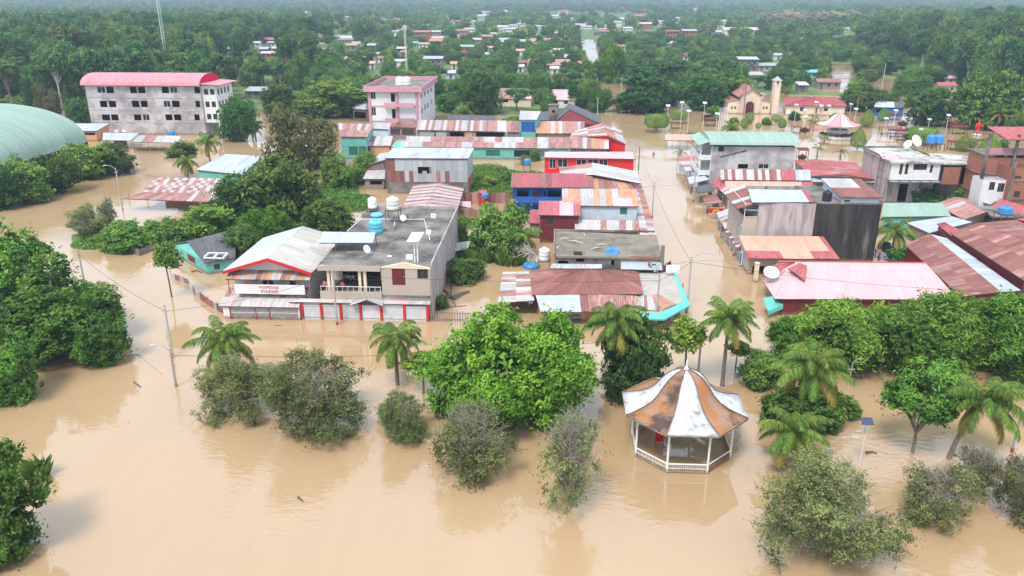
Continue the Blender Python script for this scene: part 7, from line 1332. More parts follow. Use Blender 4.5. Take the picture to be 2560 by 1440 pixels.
for i, (x, y, lab) in enumerate(((2330, 330, 'white motorbike under the mango tree, left'), (2345, 334, 'white motorbike under the mango tree, right'), (1640, 674, 'grey motorbike parked on the pale zinc lean-to roof'))):
    z = 0 if i < 2 else 3.05; p = at(x, y, z); th = thing('motorbike', lab, 'motorbike', p)
    for a in (-.6, .6): w_ = put('wheel', MB().lathe((0, 0, 0), [(.22, -.05), (.3, -.05), (.3, .05), (.22, .05)], 12), M['tankk'], th); w_.matrix_local = Matrix.Translation((a, 0, .3)) @ Matrix.Rotation(math.pi / 2, 4, 'X')
    q = p; put('body', MB().tube([q + Vector((-.75, 0, .62)), q + Vector((-.2, 0, .7)), q + Vector((.2, 0, .55)), q + Vector((.45, 0, .85))], [.06, .14, .16, .06], 6), M['white'] if i < 2 else M['steel'], th); put('handlebar', MB().tube([q + Vector((.4, -.32, 1.0)), q + Vector((.42, 0, .95)), q + Vector((.4, .32, 1.0))], .03, 4).tube([q + Vector((.6, 0, .3)), q + Vector((.42, 0, .95))], .04, 4), M['steel'], th); put('seat', MB().box(q.x - .65, q.y - .12, q.z + .72, q.x - .05, q.y + .12, q.z + .82), M['tankk'], th)
# ------------------------------------------------------------------ street poles, cables, masts, driftwood
def pole(x, yb, yt, label, arm=None, red=True, m='pole', r_=.13, lean=0.):
    p = at(x, yb); h = on_v(x, yt, p.y)[1]; th = thing('street_pole', label, 'pole', p)
    put('shaft', MB().tube([(p.x, p.y, -1), (p.x + lean, p.y, h)], [r_ * 1.15, r_ * .75], 8), M[m], th)
    if red: put('painted_base', MB().tube([(p.x, p.y, -.5), (p.x + lean * .05, p.y, .45)], r_ * 1.2, 8), M['polered'], th)
    if arm: put('lamp_arm', MB().tube([(p.x + lean, p.y, h - .3), (p.x + lean + arm * .5, p.y - .2, h + .5), (p.x + lean + arm, p.y - .3, h + .55)], .045, 5), M['steel'], th); put('lamp_head', MB().tube([(p.x + lean + arm * .9, p.y - .3, h + .56), (p.x + lean + arm * 1.3, p.y - .35, h + .48)], [.07, .13], 6), M['steel'], th)
    put('bracket', MB().box(p.x + lean - .35, p.y - .05, h - .9, p.x + lean + .35, p.y + .05, h - .8), M['steel'], th)
    return Vector((p.x + lean, p.y, h))
T_ = {}
T_['a'] = pole(432, 893, 762, 'concrete street pole in the flooded road, taller of the two at left', .0)
T_['b'] = pole(440, 966, 872, 'shorter lamp pole in the flooded road with a lamp arm', -1.4, False)
T_['c'] = pole(843, 812, 672, 'lamp pole before the red gate posts of the concrete house', -1.1)
T_['d'] = pole(1640, 815, 686, 'lamp pole before the turquoise corner eave', -.6)
T_['e'] = pole(1718, 772, 640, 'street pole at the turquoise corner with a long lamp arm', 2.2)
T_['f'] = pole(1630, 545, 455, 'street pole beside the striped street arcade', 1.6)
T_['g'] = pole(217, 735, 624, 'slanted pole rising from the left foreground trees', None, False)
T_['h'] = pole(307, 525, 420, 'lamp pole in the left flood before the bushy trees', -1.6, False)
T_['i'] = pole(1745, 935, 812, 'lamp pole behind the bandstand', .5, False)
T_['j'] = pole(2530, 1130, 1018, 'grey pole with red base near the right photo edge', None)
T_['k'] = pole(1833, 640, 560, 'street pole among the stalls right of the street', -.8)
T_['l'] = pole(1733, 505, 430, 'street pole before the pale zinc stall', None)
T_['m'] = pole(1588, 400, 355, 'street pole near the red house, left', None, False)
T_['n'] = pole(1596, 425, 365, 'dark street pole near the red house, right', None, False, 'wood')
T_['o'] = pole(2437, 725, 695, 'lamp pole over the warehouse roof', .8, False)
T_['p'] = pole(2122, 965, 905, 'thin lamp pole before the feathery hedge', .5, False, 'steel', .07)
T_['q'] = pole(2065, 1190, 1100, 'bent lamp pole among the largest shrub', 1.6, False, 'steel', .08)
for i, (x, yb, yt, lab) in enumerate(((1590, 275, 232, 'white lamp pole at the street head, left'), (1641, 280, 240, 'white lamp pole at the street head, middle'), (1493, 295, 242, 'thin pole beside the tree by the black gable'), (1376, 222, 178, 'thin pole behind the long pink roof'), (1362, 275, 235, 'thin pole before the long pink roof'), (2087, 285, 240, 'thin pole behind the striped kiosk'), (2205, 220, 158, 'tall utility pole with crossarm behind the plaza'), (2295, 210, 135, 'paired pale tall poles before the right forest, front one'), (2300, 205, 150, 'paired pale tall poles before the right forest, rear one'), (2035, 175, 125, 'utility pole by the flooded track'), (760, 198, 178, 'small pole before the bright dense tree'), (1850, 215, 160, 'pale pole behind the church trees'), (2165, 190, 150, 'leaning pole by the right track'), (1553, 240, 190, 'thin pole beyond the street trees'))):
    q = pole(x, yb, yt, lab, None, False, 'palebark', .16); 
def mast(x, yb, yt, wd, label):
    p = at(x, yb); h = on_v(x, yt, p.y)[1]; th = thing('radio_mast', label, 'mast', p); n = int(h / (wd * 1.3)); mb = MB(); T3 = [(p.x + wd * .58 * math.cos(a), p.y + wd * .58 * math.sin(a)) for a in (.5, 2.6, 4.7)]
    for a, b in T3: mb.tube([(a, b, -1), (a, b, h)], .09, 4)
    put('legs', mb, M['white'], th); mb = MB()
    for k in range(n):
        for i in range(3): mb.tube([(*T3[i], h * k / n), (*T3[(i + 1) % 3], h * (k + 1) / n)], .06, 3, False).tube([(*T3[i], h * k / n), (*T3[(i + 1) % 3], h * k / n)], .05, 3, False)
    tag(put('lattice', mb, M['white'], th), kind='stuff')
    for k in range(3): a = k * 2.1; put('antenna', MB().box(p.x + .7 * math.cos(a) - .15, p.y + .7 * math.sin(a) - .15, h - 2.4, p.x + .7 * math.cos(a) + .15, p.y + .7 * math.sin(a) + .15, h - .2), M['white'], th)
SEE.append((408, 15, 434, 185, at(421, 205).y)); mast(423, 205, -14, 1.4, 'tall lattice radio mast behind the grey block'); mast(1018, 212, 62, .8, 'slim lattice mast behind the pink hotel')
def cable(A, B, sag, label, r_=.022):
    A, B = Vector(A), Vector(B); pts = [lerp(A, B, k / 14) - Vector((0, 0, sag * 4 * (k / 14) * (1 - k / 14))) for k in range(15)]; o = put('power_cable', MB().tube(pts, r_, 4), M['cable'], None, False, tuple(A)); tag(o, label, 'cable')
dn = Vector((0, 0, -.8))
cable(T_['c'] + dn, T_['d'] + dn, .5, 'power cable from the concrete house pole to the corner pole'); cable(T_['a'] + dn, T_['c'] + dn, .7, 'power cable from the flooded road to the concrete house pole'); cable(T_['d'] + dn, T_['e'] + dn, .2, 'short power cable at the turquoise corner')
cable(T_['e'] + dn, T_['f'] + dn, .7, 'power cable up the side street'); cable(T_['f'] + dn, T_['n'] + dn, .5, 'power cable from the arcade pole to the red house'); cable(T_['g'] + dn, T_['a'] + dn, .6, 'power cable over the flooded road at left'); cable(T_['e'] + dn, at(2700, 735, 7), 1.0, 'power cable above the pale pink roof'); cable(T_['b'] + dn, T_['i'] + dn, 1.2, 'long low cable across the park water')
for k, x, y, z, lab in (('c', 870, 655, 7.5, 'thin drop wire from the lamp pole to the concrete house roof'), ('c', 700, 655, 7.6, 'thin drop wire from the lamp pole to the guest house gable'), ('d', 1500, 676, 4.3, 'thin drop wire to the brown hipped roof'), ('e', 1900, 640, 3.2, 'thin wire over the street to the salmon roof'), ('f', 1560, 470, 6.2, 'thin drop wire to the rust and white striped roof'), ('f', 1790, 455, 5, 'thin wire across the street to the brown strip roof'), ('k', 1900, 506, 9.2, 'thin drop wire to the tall stained house'), ('n', 1500, 392, 5.4, 'thin drop wire to the bright red house'), ('l', 1780, 362, 11, 'thin drop wire to the green barrel roof house'), ('h', 470, 445, 4.3, 'thin wire over the water to the zinc roofed house'), ('e', 1650, 655, 5.5, 'thin drop wire to the mossy deck pillar'), ('j', 2700, 1000, 7, 'thin wire leaving the right photo edge pole')): cable(T_[k] + dn * .7, at(x, y, z), .35, lab, .016)
def drift(pts, r0, label, m='drift', name='driftwood', z=.04):
    q = [at(x, y, z) for x, y in pts]; o = put(name, MB().tube(q, [r0 * (1 - .5 * i / (len(q) - 1)) for i in range(len(q))], 6), M[m], None, False, tuple(q[0])); tag(o, label, 'plank' if name == 'floating_plank' else 'driftwood')
drift([(316, 887), (346, 886), (405, 934)], .09, 'bent pale branch floating in the flooded road', 'palebark'); drift([(335, 955), (352, 968)], .13, 'short dark plank floating left of the lamp poles', name='floating_plank'); drift([(745, 1243), (758, 1254)], .13, 'lone dark plank floating in the open foreground', name='floating_plank')
drift([(1100, 718), (1120, 733), (1124, 745)], .3, 'forked log in the yard water by the ficus'); drift([(1131, 748), (1150, 738), (1172, 730)], .55, 'thick weathered log in the yard water'); drift([(1128, 715), (1127, 740), (1140, 765)], .1, 'thin bent stick in the yard water'); drift([(1118, 768), (1165, 764)], .09, 'thin straight stick floating by the picket fence')
drift([(2165, 1132), (2182, 1130), (2192, 1134)], .16, 'dark floating branch behind the solar lamp'); drift([(480, 680), (492, 676), (505, 682)], .2, 'dark tangle of roots before the teal cottage'); drift([(705, 1080), (714, 1082)], .08, 'tiny stick floating below the olive shrubs'); drift([(687, 813), (705, 814)], .06, 'thin stick floating before the barred gates')
def deadtree():
    p = at(1337, 670); th = thing('dead_tree', 'leafless pale dead tree leaning over the yard water', 'tree', p); r = random.Random(8); mb = MB(); b0 = p + Vector((0, 0, 2.2)); mb.tube([p - Vector((0, 0, 1)), p + Vector((-.2, 0, 1.2)), b0], [.28, .22, .16], 7)
    for k in range(9):
        a = r.uniform(1.8, 4.2); e = b0 + Vector((math.cos(a) * r.uniform(2, 4.2), math.sin(a) * 1.5, r.uniform(-.3, 1.8))); m_ = lerp(b0, e, .5) + Vector((0, 0, .5)); mb.tube([b0, m_, e], [.1, .07, .02], 5)
        for _ in range(4): q = lerp(m_, e, r.random()); mb.tube([q, q + Vector((r.uniform(-1, .3), r.uniform(-.6, .6), r.uniform(-.5, .8)))], [.035, .01], 3)
    put('branches', mb, M['palebark'], th)
deadtree()
p = at(24, 520); h = on_v(24, 492, p.y)[1]; th = thing('signboard', 'dark tilted board on a post at the left photo edge', 'signboard', p); put('board', MB().slab([(p.x - 3.2, p.y, h - 1.0), (p.x + 2.0, p.y, h - .4), (p.x + 2.2, p.y + .12, h + .9), (p.x - 3.2, p.y + .12, h + .5)], .15), M['tankk'], th); put('post', MB().tube([(p.x, p.y + .2, -1), (p.x, p.y + .2, h - .2)], .09, 5), M['wood'], th)
# ------------------------------------------------------------------ people
def body(pose):
    """joint skeleton -> continuous skinned surface (feet at 0, 1.68 m tall when standing)"""
    sit = pose == 'sit'; J = {}
    hip = Vector((0, 0, .92 if not sit else .5)); J['pelvis'] = (hip, .15)
    J['waist'] = (hip + Vector((0, 0, .16)), .135); J['chest'] = (hip + Vector((0, .0, .38)), .165); J['neck'] = (hip + Vector((0, 0, .55)), .06); J['head'] = (hip + Vector((0, -.02, .68)), .1); J['crown'] = (hip + Vector((0, -.01, .78)), .085)
    E = [('pelvis', 'waist'), ('waist', 'chest'), ('chest', 'neck'), ('neck', 'head'), ('head', 'crown')]
    for s, k in ((-1, 'l'), (1, 'r')):
        sh = hip + Vector((s * .19, 0, .47)); bend = pose == 'rail'
        el = sh + (Vector((s * .07, -.16, -.24)) if bend or sit else Vector((s * .07, .02, -.28))); wr = el + (Vector((-s * .05, -.22, -.05)) if bend or sit else Vector((s * .02, -.06, -.25)))
        J['sh' + k] = (sh, .065); J['el' + k] = (el, .05); J['wr' + k] = (wr, .036); d = (wr - el).normalized(); J['palm' + k] = (wr + d * .08, .034)
        E += [('chest', 'sh' + k), ('sh' + k, 'el' + k), ('el' + k, 'wr' + k), ('wr' + k, 'palm' + k)]
        for f in range(4): o = Vector((s * (.028 - .018 * f), 0, 0)); J['f%d%s' % (f, k)] = (J['palm' + k][0] + d * (.07 - .008 * abs(f - 1)) + o + Vector((0, -.01, -.012)), .009); E.append(('palm' + k, 'f%d%s' % (f, k)))
        J['th' + k] = (wr + d * .05 + Vector((-s * .05, -.02, 0)), .01); E.append(('wr' + k, 'th' + k))
        hp = hip + Vector((s * .09, 0, -.06)); kn = hip + (Vector((s * .12, -.42, -.02)) if sit else Vector((s * .1, -.02 if pose != 'wade' else -.12 * s, -.46))); an = kn + (Vector((0, .02, -.4)) if sit else Vector((0, .03, -.4)))
        J['hp' + k] = (hp, .095); J['kn' + k] = (kn, .065); J['an' + k] = (an, .042); J['toe' + k] = (an + Vector((0, -.17, -.05)), .035)
        E += [('pelvis', 'hp' + k), ('hp' + k, 'kn' + k), ('kn' + k, 'an' + k), ('an' + k, 'toe' + k)]
    names = list(J); me = bpy.data.meshes.new('body_cage'); me.from_pydata([tuple(J[n][0]) for n in names], [(names.index(a), names.index(b)) for a, b in E], [])
    o = bpy.data.objects.new('body_cage', me); COL.objects.link(o); md = o.modifiers.new('skin', 'SKIN'); ss_ = o.modifiers.new('sub', 'SUBSURF'); ss_.levels = ss_.render_levels = 1
    for i, n in enumerate(names): me.skin_vertices[0].data[i].radius = (J[n][1], J[n][1] * (.8 if n in ('chest', 'waist', 'pelvis') else 1)); me.skin_vertices[0].data[i].use_root = n == 'pelvis'
    dg = bpy.context.evaluated_depsgraph_get(); r = bpy.data.meshes.new_from_object(o.evaluated_get(dg)); bpy.data.objects.remove(o); return r, hip.z
BODY = {k: body(k) for k in ('stand', 'rail', 'sit', 'wade')}
def person(label, P, pose, shirt, trousers='jean', rz=0.):
    me0, hz_ = BODY[pose]; me = me0.copy(); me.name = 'body'; th = thing('person', label, 'person', P); th.rotation_euler = (0, 0, rz); me.materials.clear()
    for m_ in (M['skin'], shirt, M[trousers]): me.materials.append(m_)
    for p in me.polygons:
        c = p.center; p.material_index = 0
        if c.z < hz_ + .08 and c.z > hz_ - .5 and (abs(c.x) < .3): p.material_index = 2
        elif hz_ + .08 <= c.z < hz_ + .54 and abs(c.x) < .27: p.material_index = 1
        p.use_smooth = True
    link('body', me, th); k = hz_ + .7
    h_ = MB().lathe((0, .02, k - .02), [(.115, 0), (.122, .05), (.1, .12), (.03, .155)], 12); link('hair', _mesh('hair', h_, M['hair']), th)
    f = MB().tube([(0, -.125, k), (0, -.14, k - .03)], [.012, .02], 5); link('nose', _mesh('nose', f, M['skin']), th)
    e = MB()
    for s in (-.04, .04): e.lathe((s, -.105, k + .01), [(.004, -.01), (.013, 0), (.004, .01)], 6)
    link('eyes', _mesh('eyes', e, M['hair']), th); return th
def cloth(n, c): return mat('cloth_' + n, c, .85, rnd=0)
zfl = on_v(870, 726, 94.75)[1] - .55
person('person in a red shirt standing at the terrace railing', (on_v(856, 715, 95.1)[0], 95.2, zfl), 'rail', cloth('red', (.42, .08, .09)))
person('person in pink at the left end of the terrace railing', (on_v(812, 715, 95.4)[0], 95.5, zfl), 'rail', cloth('pink', (.6, .2, .26)), 'jean', .3)
person('person in pale clothes beside the right terrace column', (on_v(913, 705, 96)[0], 96.0, zfl), 'stand', cloth('pale', (.5, .5, .55)))
for i, (x, c, lab) in enumerate(((864, (.2, .2, .25), 'person seated in the shade of the terrace, left'), (872, (.5, .45, .42), 'person seated in the shade of the terrace, middle'), (883, (.55, .56, .6), 'person seated in the shade of the terrace, right'))):
    q = (on_v(x, 695, 99.2)[0], 99.2, zfl); person(lab, q, 'sit', cloth('shade%d' % i, c))
    th = thing('stool', 'wooden stool under the %s shaded terrace sitter' % ('left', 'middle', 'right')[i], 'stool', q); put('seat', MB().box(q[0] - .2, q[1] - .18, zfl + .36, q[0] + .2, q[1] + .2, zfl + .4), M['wood'], th)
    for a in (-.17, .17):
        for b in (-.15, .17): put('leg', MB().box(q[0] + a - .02, q[1] + b - .02, zfl, q[0] + a + .02, q[1] + b + .02, zfl + .36), M['wood'], th)
q = at(1622, 668, 3.12); person('person in a red shirt sitting on the pale zinc lean-to roof', (q.x, q.y, 3.02), 'sit', cloth('red2', (.45, .12, .12)), 'jean', .6)
q = at(1634, 388); person('lone person wading waist-deep in the flooded side street', (q.x, q.y, -.75), 'wade', cloth('grey', (.12, .12, .14)))
# ------------------------------------------------------------------ houses beyond the town centre
def gz(x, y):                                   # image point -> ground point on the terrain
    z = .3
    for _ in range(4):
        p = at(x, y, z); z = max(.2, float(height(np.array([p.x]), np.array([p.y]))[0]))
    return at(x, y, z)
CN = dict(w='white', r='rust-red', p='pink', b='brown', g='grey', z='pale zinc', o='orange', n='pale green', k='dark', c='crimson', t='teal', s='salmon', m='maroon', e='weathered')
def far_house(x, y, w_, code, wall, st=1, pitch='g', desc=None):
    p = gz(x, y); k = on_v(x + w_ / 2, y, p.y)[0] - on_v(x - w_ / 2, y, p.y)[0]; d = min(16, max(6, k * .6)); h = 3.0 * st + (.4 if st > 1 else 0); z = p.z
    th = thing('house', None, 'house', p); x0, x1, y0, y1 = p.x - k / 2, p.x + k / 2, p.y, p.y + d
    n = max(1, min(6, int(k / 3.2))); ops = []
    for s in range(st):
        for i in range(n):
            c = k * .88 * (i + .5) / n + k * .02; ops.append((c - .6, z + 3.0 * s + (1.0 if (i or s) else -.5), c + .6, z + 3.0 * s + 2.3, 'd:wood' if (i == 0 and s == 0) else 'k'))
    i_ = .4
    walls(th, [Vector((x0 + i_, y0 + i_, 0)), Vector((x1 - i_, y0 + i_, 0)), Vector((x1 - i_, y1 - i_, 0)), Vector((x0 + i_, y1 - i_, 0))], [z + h] * 4, wall, f=ops, zb=z - 4, pix='m')
    def sl(P, nm='roof'):
        mb = MB(); mb.slab(P, .14); mb.uv = [(v[0], v[1] * 2 + v[2]) for v in mb.v]; return put(nm, mb, SH[code], th)
    if pitch == 'g':
        m_ = (y0 + y1) / 2; rz = z + h + d * .2; o = sl([(x0, y0 - .3, z + h), (x1, y0 - .3, z + h), (x1, m_, rz), (x0, m_, rz)]); sl([(x1, y1 + .3, z + h), (x0, y1 + .3, z + h), (x0, m_, rz), (x1, m_, rz)])
        for a in (x0 + i_, x1 - i_): put('gable_wall', MB().quad((a, y0 + i_, z + h), (a, y1 - i_, z + h), (a, m_, rz - .15)), M[wall] if isinstance(wall, str) else wall, th)
    else: sl([(x0, y0 - .3, z + h), (x1, y0 - .3, z + h), (x1, y1 + .3, z + h + d * .14), (x0, y1 + .3, z + h + d * .14)])
    if pitch != 'g': pass
    top = on_v(x, y, p.y)[1]; yt = px((p.x, p.y + d / 2, z + h + d * .18))[1]
    FOOT.append((p.x, p.y + d / 2, max(k, d) * .5 + 1)); SEE.append((x - w_ / 2, yt, x + w_ / 2, y - 2, p.y))
    AUTO.append((th, desc or '%s-roofed %shouse' % (CN[code], 'two-storey ' if st == 2 else 'tall ' if st > 2 else ''), x, y)); return th
for a in ((572, 134, 42, 'w', 'white', 1, 's'), (676, 109, 42, 'r', 'brick'), (682, 117, 32, 'w', 'bluewall', 1, 's'), (638, 118, 26, 'w', 'white'), (660, 134, 24, 'g', 'conc'), (692, 132, 32, 'w', 'orange', 1, 's'), (873, 104, 52, 'w', 'red', 1, 's'), (1056, 108, 40, 'r', 'brick', 3, 's'), (1093, 104, 32, 'p', 'white'), (1062, 120, 32, 'o', 'white'), (1038, 117, 15, 't', 'teal'),
          (997, 166, 38, 'w', 'white', 1, 's'), (1004, 132, 26, 'w', 'conc'), (952, 158, 18, 'r', 'white'), (1082, 160, 30, 'w', 'conc', 1, 's'), (1082, 176, 50, 'g', 'conc', 2, 's'), (1134, 173, 18, 'o', 'cream'), (1126, 198, 27, 'z', 'bluewall'), (733, 223, 22, 'p', 'white'), (645, 246, 68, 'g', 'conc', 1, 's'), (930, 172, 16, 's', 'cream'), (1172, 80, 28, 'w', 'white'), (988, 86, 18, 'w', 'cream'),
          (1255, 74, 32, 'w', 'white'), (1284, 70, 22, 'w', 'white'), (1303, 66, 20, 'z', 'white'), (1196, 108, 36, 'w', 'pinkw', 1, 's'), (1259, 108, 32, 'g', 'conc'), (1311, 113, 50, 'n', 'teal', 1, 's'), (1352, 112, 54, 'r', 'wood'), (1404, 110, 50, 'b', 'conc', 1, 's'), (1466, 73, 28, 'w', 'white', 1, 's'), (1510, 73, 42, 'w', 'white', 1, 's'), (1505, 89, 42, 'k', 'plank', 1, 's'), (1542, 68, 26, 'w', 'white', 2, 's'), (1570, 77, 24, 'z', 'white'), (1610, 72, 34, 'w', 'white'),
          (1682, 106, 36, 'b', 'brick', 3, 's'), (1723, 104, 38, 'w', 'brick', 3, 's'), (1672, 118, 50, 'w', 'grey', 1, 's'), (1804, 87, 32, 'w', 'white'), (1551, 126, 30, 'r', 'cream'), (1303, 138, 28, 's', 'white'), (1372, 176, 108, 'r', 'conc', 1, 's'), (1405, 156, 62, 'w', 'brick', 1, 's'), (1306, 170, 26, 'b', 'conc'), (1300, 181, 22, 'w', 'white'), (1386, 186, 24, 'w', 'white'), (1452, 172, 18, 'r', 'brick'), (1797, 182, 40, 'c', 'cream', 2), (1715, 152, 38, 'b', 'cream'),
          (1316, 38, 74, 'p', 'white', 1, 's'), (1598, 44, 30, 'c', 'white'), (1738, 24, 18, 'p', 'white'), (1855, 92, 90, 'p', 'cream', 2, 's'), (2108, 80, 34, 'w', 'white'), (1833, 170, 30, 'n', 'white'), (1870, 178, 52, 'g', 'conc', 2, 's'), (1918, 178, 48, 'n', 'grey'), (1880, 203, 60, 'e', 'grey', 1, 's'), (2036, 196, 48, 't', 'teal', 1, 's'), (2368, 232, 48, 'c', 'cream'), (2376, 212, 32, 'p', 'cream'), (2072, 222, 62, 'r', 'plank'), (2008, 230, 28, 'w', 'conc', 1, 's'), (2525, 272, 80, 'w', 'bluewall', 1, 's'),
          (732, 58, 80, 'b', 'cream', 1, 's'), (1003, 28, 72, 'w', 'white', 1, 's'), (870, 27, 34, 'b', 'white'), (1036, 54, 110, 'b', 'white', 1, 's'), (1122, 52, 40, 'b', 'white'), (1206, 44, 30, 'w', 'white'), (1262, 33, 42, 'w', 'white'), (768, 36, 28, 'w', 'white'), (1160, 130, 24, 'w', 'white'), (1230, 92, 22, 'w', 'white'), (1430, 52, 26, 'w', 'white'), (1385, 44, 22, 'z', 'white'), (1650, 60, 26, 'w', 'white'), (1700, 50, 22, 'w', 'white'), (890, 118, 22, 'w', 'cream'), (800, 110, 20, 'w', 'white'), (1225, 130, 20, 's', 'cream'), (840, 100, 22, 'z', 'white'), (1010, 142, 20, 'r', 'brick'), (1945, 150, 22, 'w', 'white'), (1350, 72, 20, 'w', 'white'), (1560, 52, 26, 'w', 'white'), (1180, 60, 24, 'w', 'white')):
    far_house(*a)
hr = random.Random(91)
N0 = len(FOOT)
for _ in range(160):                           # more small roofs among the trees up the valley
    y = hr.choice((hr.uniform(34, 70), hr.uniform(60, 120), hr.uniform(100, 165))); x = hr.gauss(1300, 330) if y < 120 else hr.uniform(560, 1500); w_ = hr.uniform(16, 34) * (.7 + y / 200)
    q = gz(x, y)
    if not 560 < x < 2000 or float(height(np.array([q.x]), np.array([q.y]))[0]) < .3 or any((q.x - a) ** 2 + (q.y - b) ** 2 < (r + 11) ** 2 for a, b, r in FOOT) or len(FOOT) - N0 > 62: continue
    far_house(x, y, w_, hr.choice('wwwwzgrrbponc'), hr.choice(('white', 'white', 'cream', 'conc', 'bluewall', 'brick', 'plank', 'teal')), hr.choice((1, 1, 1, 2)), hr.choice('gs')); SEE.pop()
# ------------------------------------------------------------------ planting: the 300 nearest as trees of their own, the wood behind as one mass
rg = np.random.default_rng(42)
def scatter(d0, d1, s_of, tries, pts=None):
    """dart throwing over the wedge in view, spacing grows with distance"""
    cell = {}; out = []
    u = rg.random((tries, 3)); dd = np.sqrt(d0 * d0 + (d1 * d1 - d0 * d0) * u[:, 0]); aa = (u[:, 1] - .5) * R(74) + YAW; X = -dd * np.sin(aa); Y = dd * np.cos(aa); H_ = height(X, Y)
    for i in range(tries):
        s = s_of(dd[i])
        if H_[i] < .25: continue
        k = (int(X[i] // 30), int(Y[i] // 30)); ok = True
        for a in (-1, 0, 1):
            for b in (-1, 0, 1):
                for q in cell.get((k[0] + a, k[1] + b), ()):
                    if (X[i] - q[0]) ** 2 + (Y[i] - q[1]) ** 2 < s * s: ok = False; break
                if not ok: break
            if not ok: break
        if ok: cell.setdefault(k, []).append((X[i], Y[i])); out.append((X[i], Y[i], H_[i], dd[i]))
    return out
def free(x, y, rad): return all((x - a) ** 2 + (y - b) ** 2 > (r + rad) ** 2 for a, b, r in FOOT)
SB = np.array(SEE)
def clear(x, y, z, wm, hm, lim=.36):
    a, b = px((x, y, z)); _, t_ = px((x, y, z + hm)); w_ = FOC * wm / math.hypot(x, y) / 2
    ox = np.minimum(SB[:, 2], a + w_ * .85) - np.maximum(SB[:, 0], a - w_ * .85); oy = np.minimum(SB[:, 3], b) - np.maximum(SB[:, 1], t_)
    ar = (SB[:, 2] - SB[:, 0]) * np.maximum(1, SB[:, 3] - SB[:, 1]); f = np.where((ox > 0) & (oy > 0) & (SB[:, 4] > y + 2), ox * oy / ar, 0)
    return f.max() < lim
def wood(x, y): return (x < -62 - .14 * y and y > 285) or (x > 108 + .2 * y and y > 330)
near = [q for q in scatter(255, 760, lambda d: 5.8 + d * .0045, 40000)]
near.sort(key=lambda q: q[3]); IND = []; REST = []
for x, y, z, d in near:
    w_ = wood(x, y); r = rg.random()
    if w_: kind = 'forest%d' % rg.integers(0, 4) if r < .5 else 'umbrella%d' % rg.integers(0, 2) if r < .62 else 'mango%d' % rg.integers(0, 3) if r < .78 else 'green%d' % rg.integers(0, 3) if r < .93 else 'lime%d' % rg.integers(0, 2); wm = rg.uniform(9, 15); hm = rg.uniform(12, 25)
    else:
        kind = ('mango%d' % rg.integers(0, 3) if r < .3 else 'green%d' % rg.integers(0, 3) if r < .62 else 'lime%d' % rg.integers(0, 2) if r < .76 else 'umbrella%d' % rg.integers(0, 2) if r < .84 else 'forest%d' % rg.integers(0, 4) if r < .93 else 'palm'); wm = rg.uniform(5.5, 10.5); hm = rg.uniform(6, 11)
        if rg.random() < .06: continue
    if not free(x, y, min(2.5, wm * .2)) or not clear(x, y, z, wm, hm): continue
    (IND if len(IND) < 250 else REST).append((x, y, z, wm, hm, kind, d))
KD = dict(mango='dark rounded tree', green='mid green leafy tree', lime='light green tree', umbrella='flat-topped dark tree', forest='tall pale-trunked rainforest tree', palm='palm')
for x, y, z, wm, hm, kind, d in IND:
    a, b = px((x, y, z))
    if kind == 'palm':
        o = palm(a, b, px((x, y, z + hm * .8))[1], None, 4.4, 16, z=z, small=True, auto='palm'); continue
    o = plant(kind, (x, y, z - .3), wm, hm, None, 'tree', 'tree'); AUTO.append((o, KD[kind.rstrip('0123456789')], a, b))
for x, y, z, d in scatter(760, 4800, lambda d: 8 + d * .008, 60000):
    wm = rg.uniform(9, 14) * (1 + max(0, d - 900) / 1700); hm = rg.uniform(8, 15) * (1 + max(0, d - 900) / 4000) * (1.25 if wood(x, y) else 1)
    cl = np.sin(x / 130 + 1) * np.sin(y / 210 + x / 300) 
    if d < 1900 and abs(x) < 330 and (cl > .62 or rg.random() < .12): continue
    if not free(x, y, 1) or not clear(x, y, z, wm, hm, .4): continue
    REST.append((x, y, z, wm, hm, 'clump%d' % rg.integers(0, 4), d))
# cream-flowering grove on the right skyline
BL = [gz(x, y) for x, y in ((1925, 62), (1950, 66), (1975, 60), (2000, 64), (2020, 68), (2045, 62), (2070, 66), (2095, 70), (2120, 64), (1985, 72), (2060, 74))]
for p in BL: o = plant('blossom', (p.x, p.y, p.z), 26, 19, None, 'tree', 'tree'); a, b = px(p); AUTO.append((o, 'cream-flowering tree', a, b))
KINDS = ['clump0', 'clump1', 'clump2', 'clump3', 'forest0', 'forest1', 'forest2', 'forest3', 'mango0', 'mango1', 'mango2', 'green0', 'green1', 'green2', 'lime0', 'lime1', 'umbrella0', 'umbrella1']
SRC = {}
for k in KINDS:                               # one standing tree of each kind lends its crown to the wood
    c = [o for o in bpy.data.objects if o.type == 'MESH' and o.data == PROTO[k][0]]
    if not c:
        q = REST.pop(next(i for i, q in enumerate(REST) if q[5] == k)); t_ = plant(k, (q[0], q[1], q[2]), q[3], q[4], None, 'tree', 'tree'); a, b = px(q[:3]); AUTO.append((t_, 'rounded far tree of the wood', a, b)); c = [t_.children[0]]
    SRC[k] = c[0]
REST = [q if q[5] in SRC else q[:5] + ('green1',) + q[6:] for q in REST]
fm = bpy.data.meshes.new('forest'); fm.from_pydata([(q[0], q[1], q[2] - .4) for q in REST], [], [])
at_i = fm.attributes.new('pick', 'INT', 'POINT'); at_i.data.foreach_set('value', [KINDS.index(q[5]) for q in REST])
at_s = fm.attributes.new('size', 'FLOAT_VECTOR', 'POINT'); at_s.data.foreach_set('vector', [c for q in REST for c in (q[3] / PROTO[q[5]][2], q[3] / PROTO[q[5]][2], q[4] / PROTO[q[5]][3])])
at_r = fm.attributes.new('turn', 'FLOAT_VECTOR', 'POINT'); at_r.data.foreach_set('vector', [c for q in REST for c in (0, 0, float(rg.uniform(0, 6.28)))])
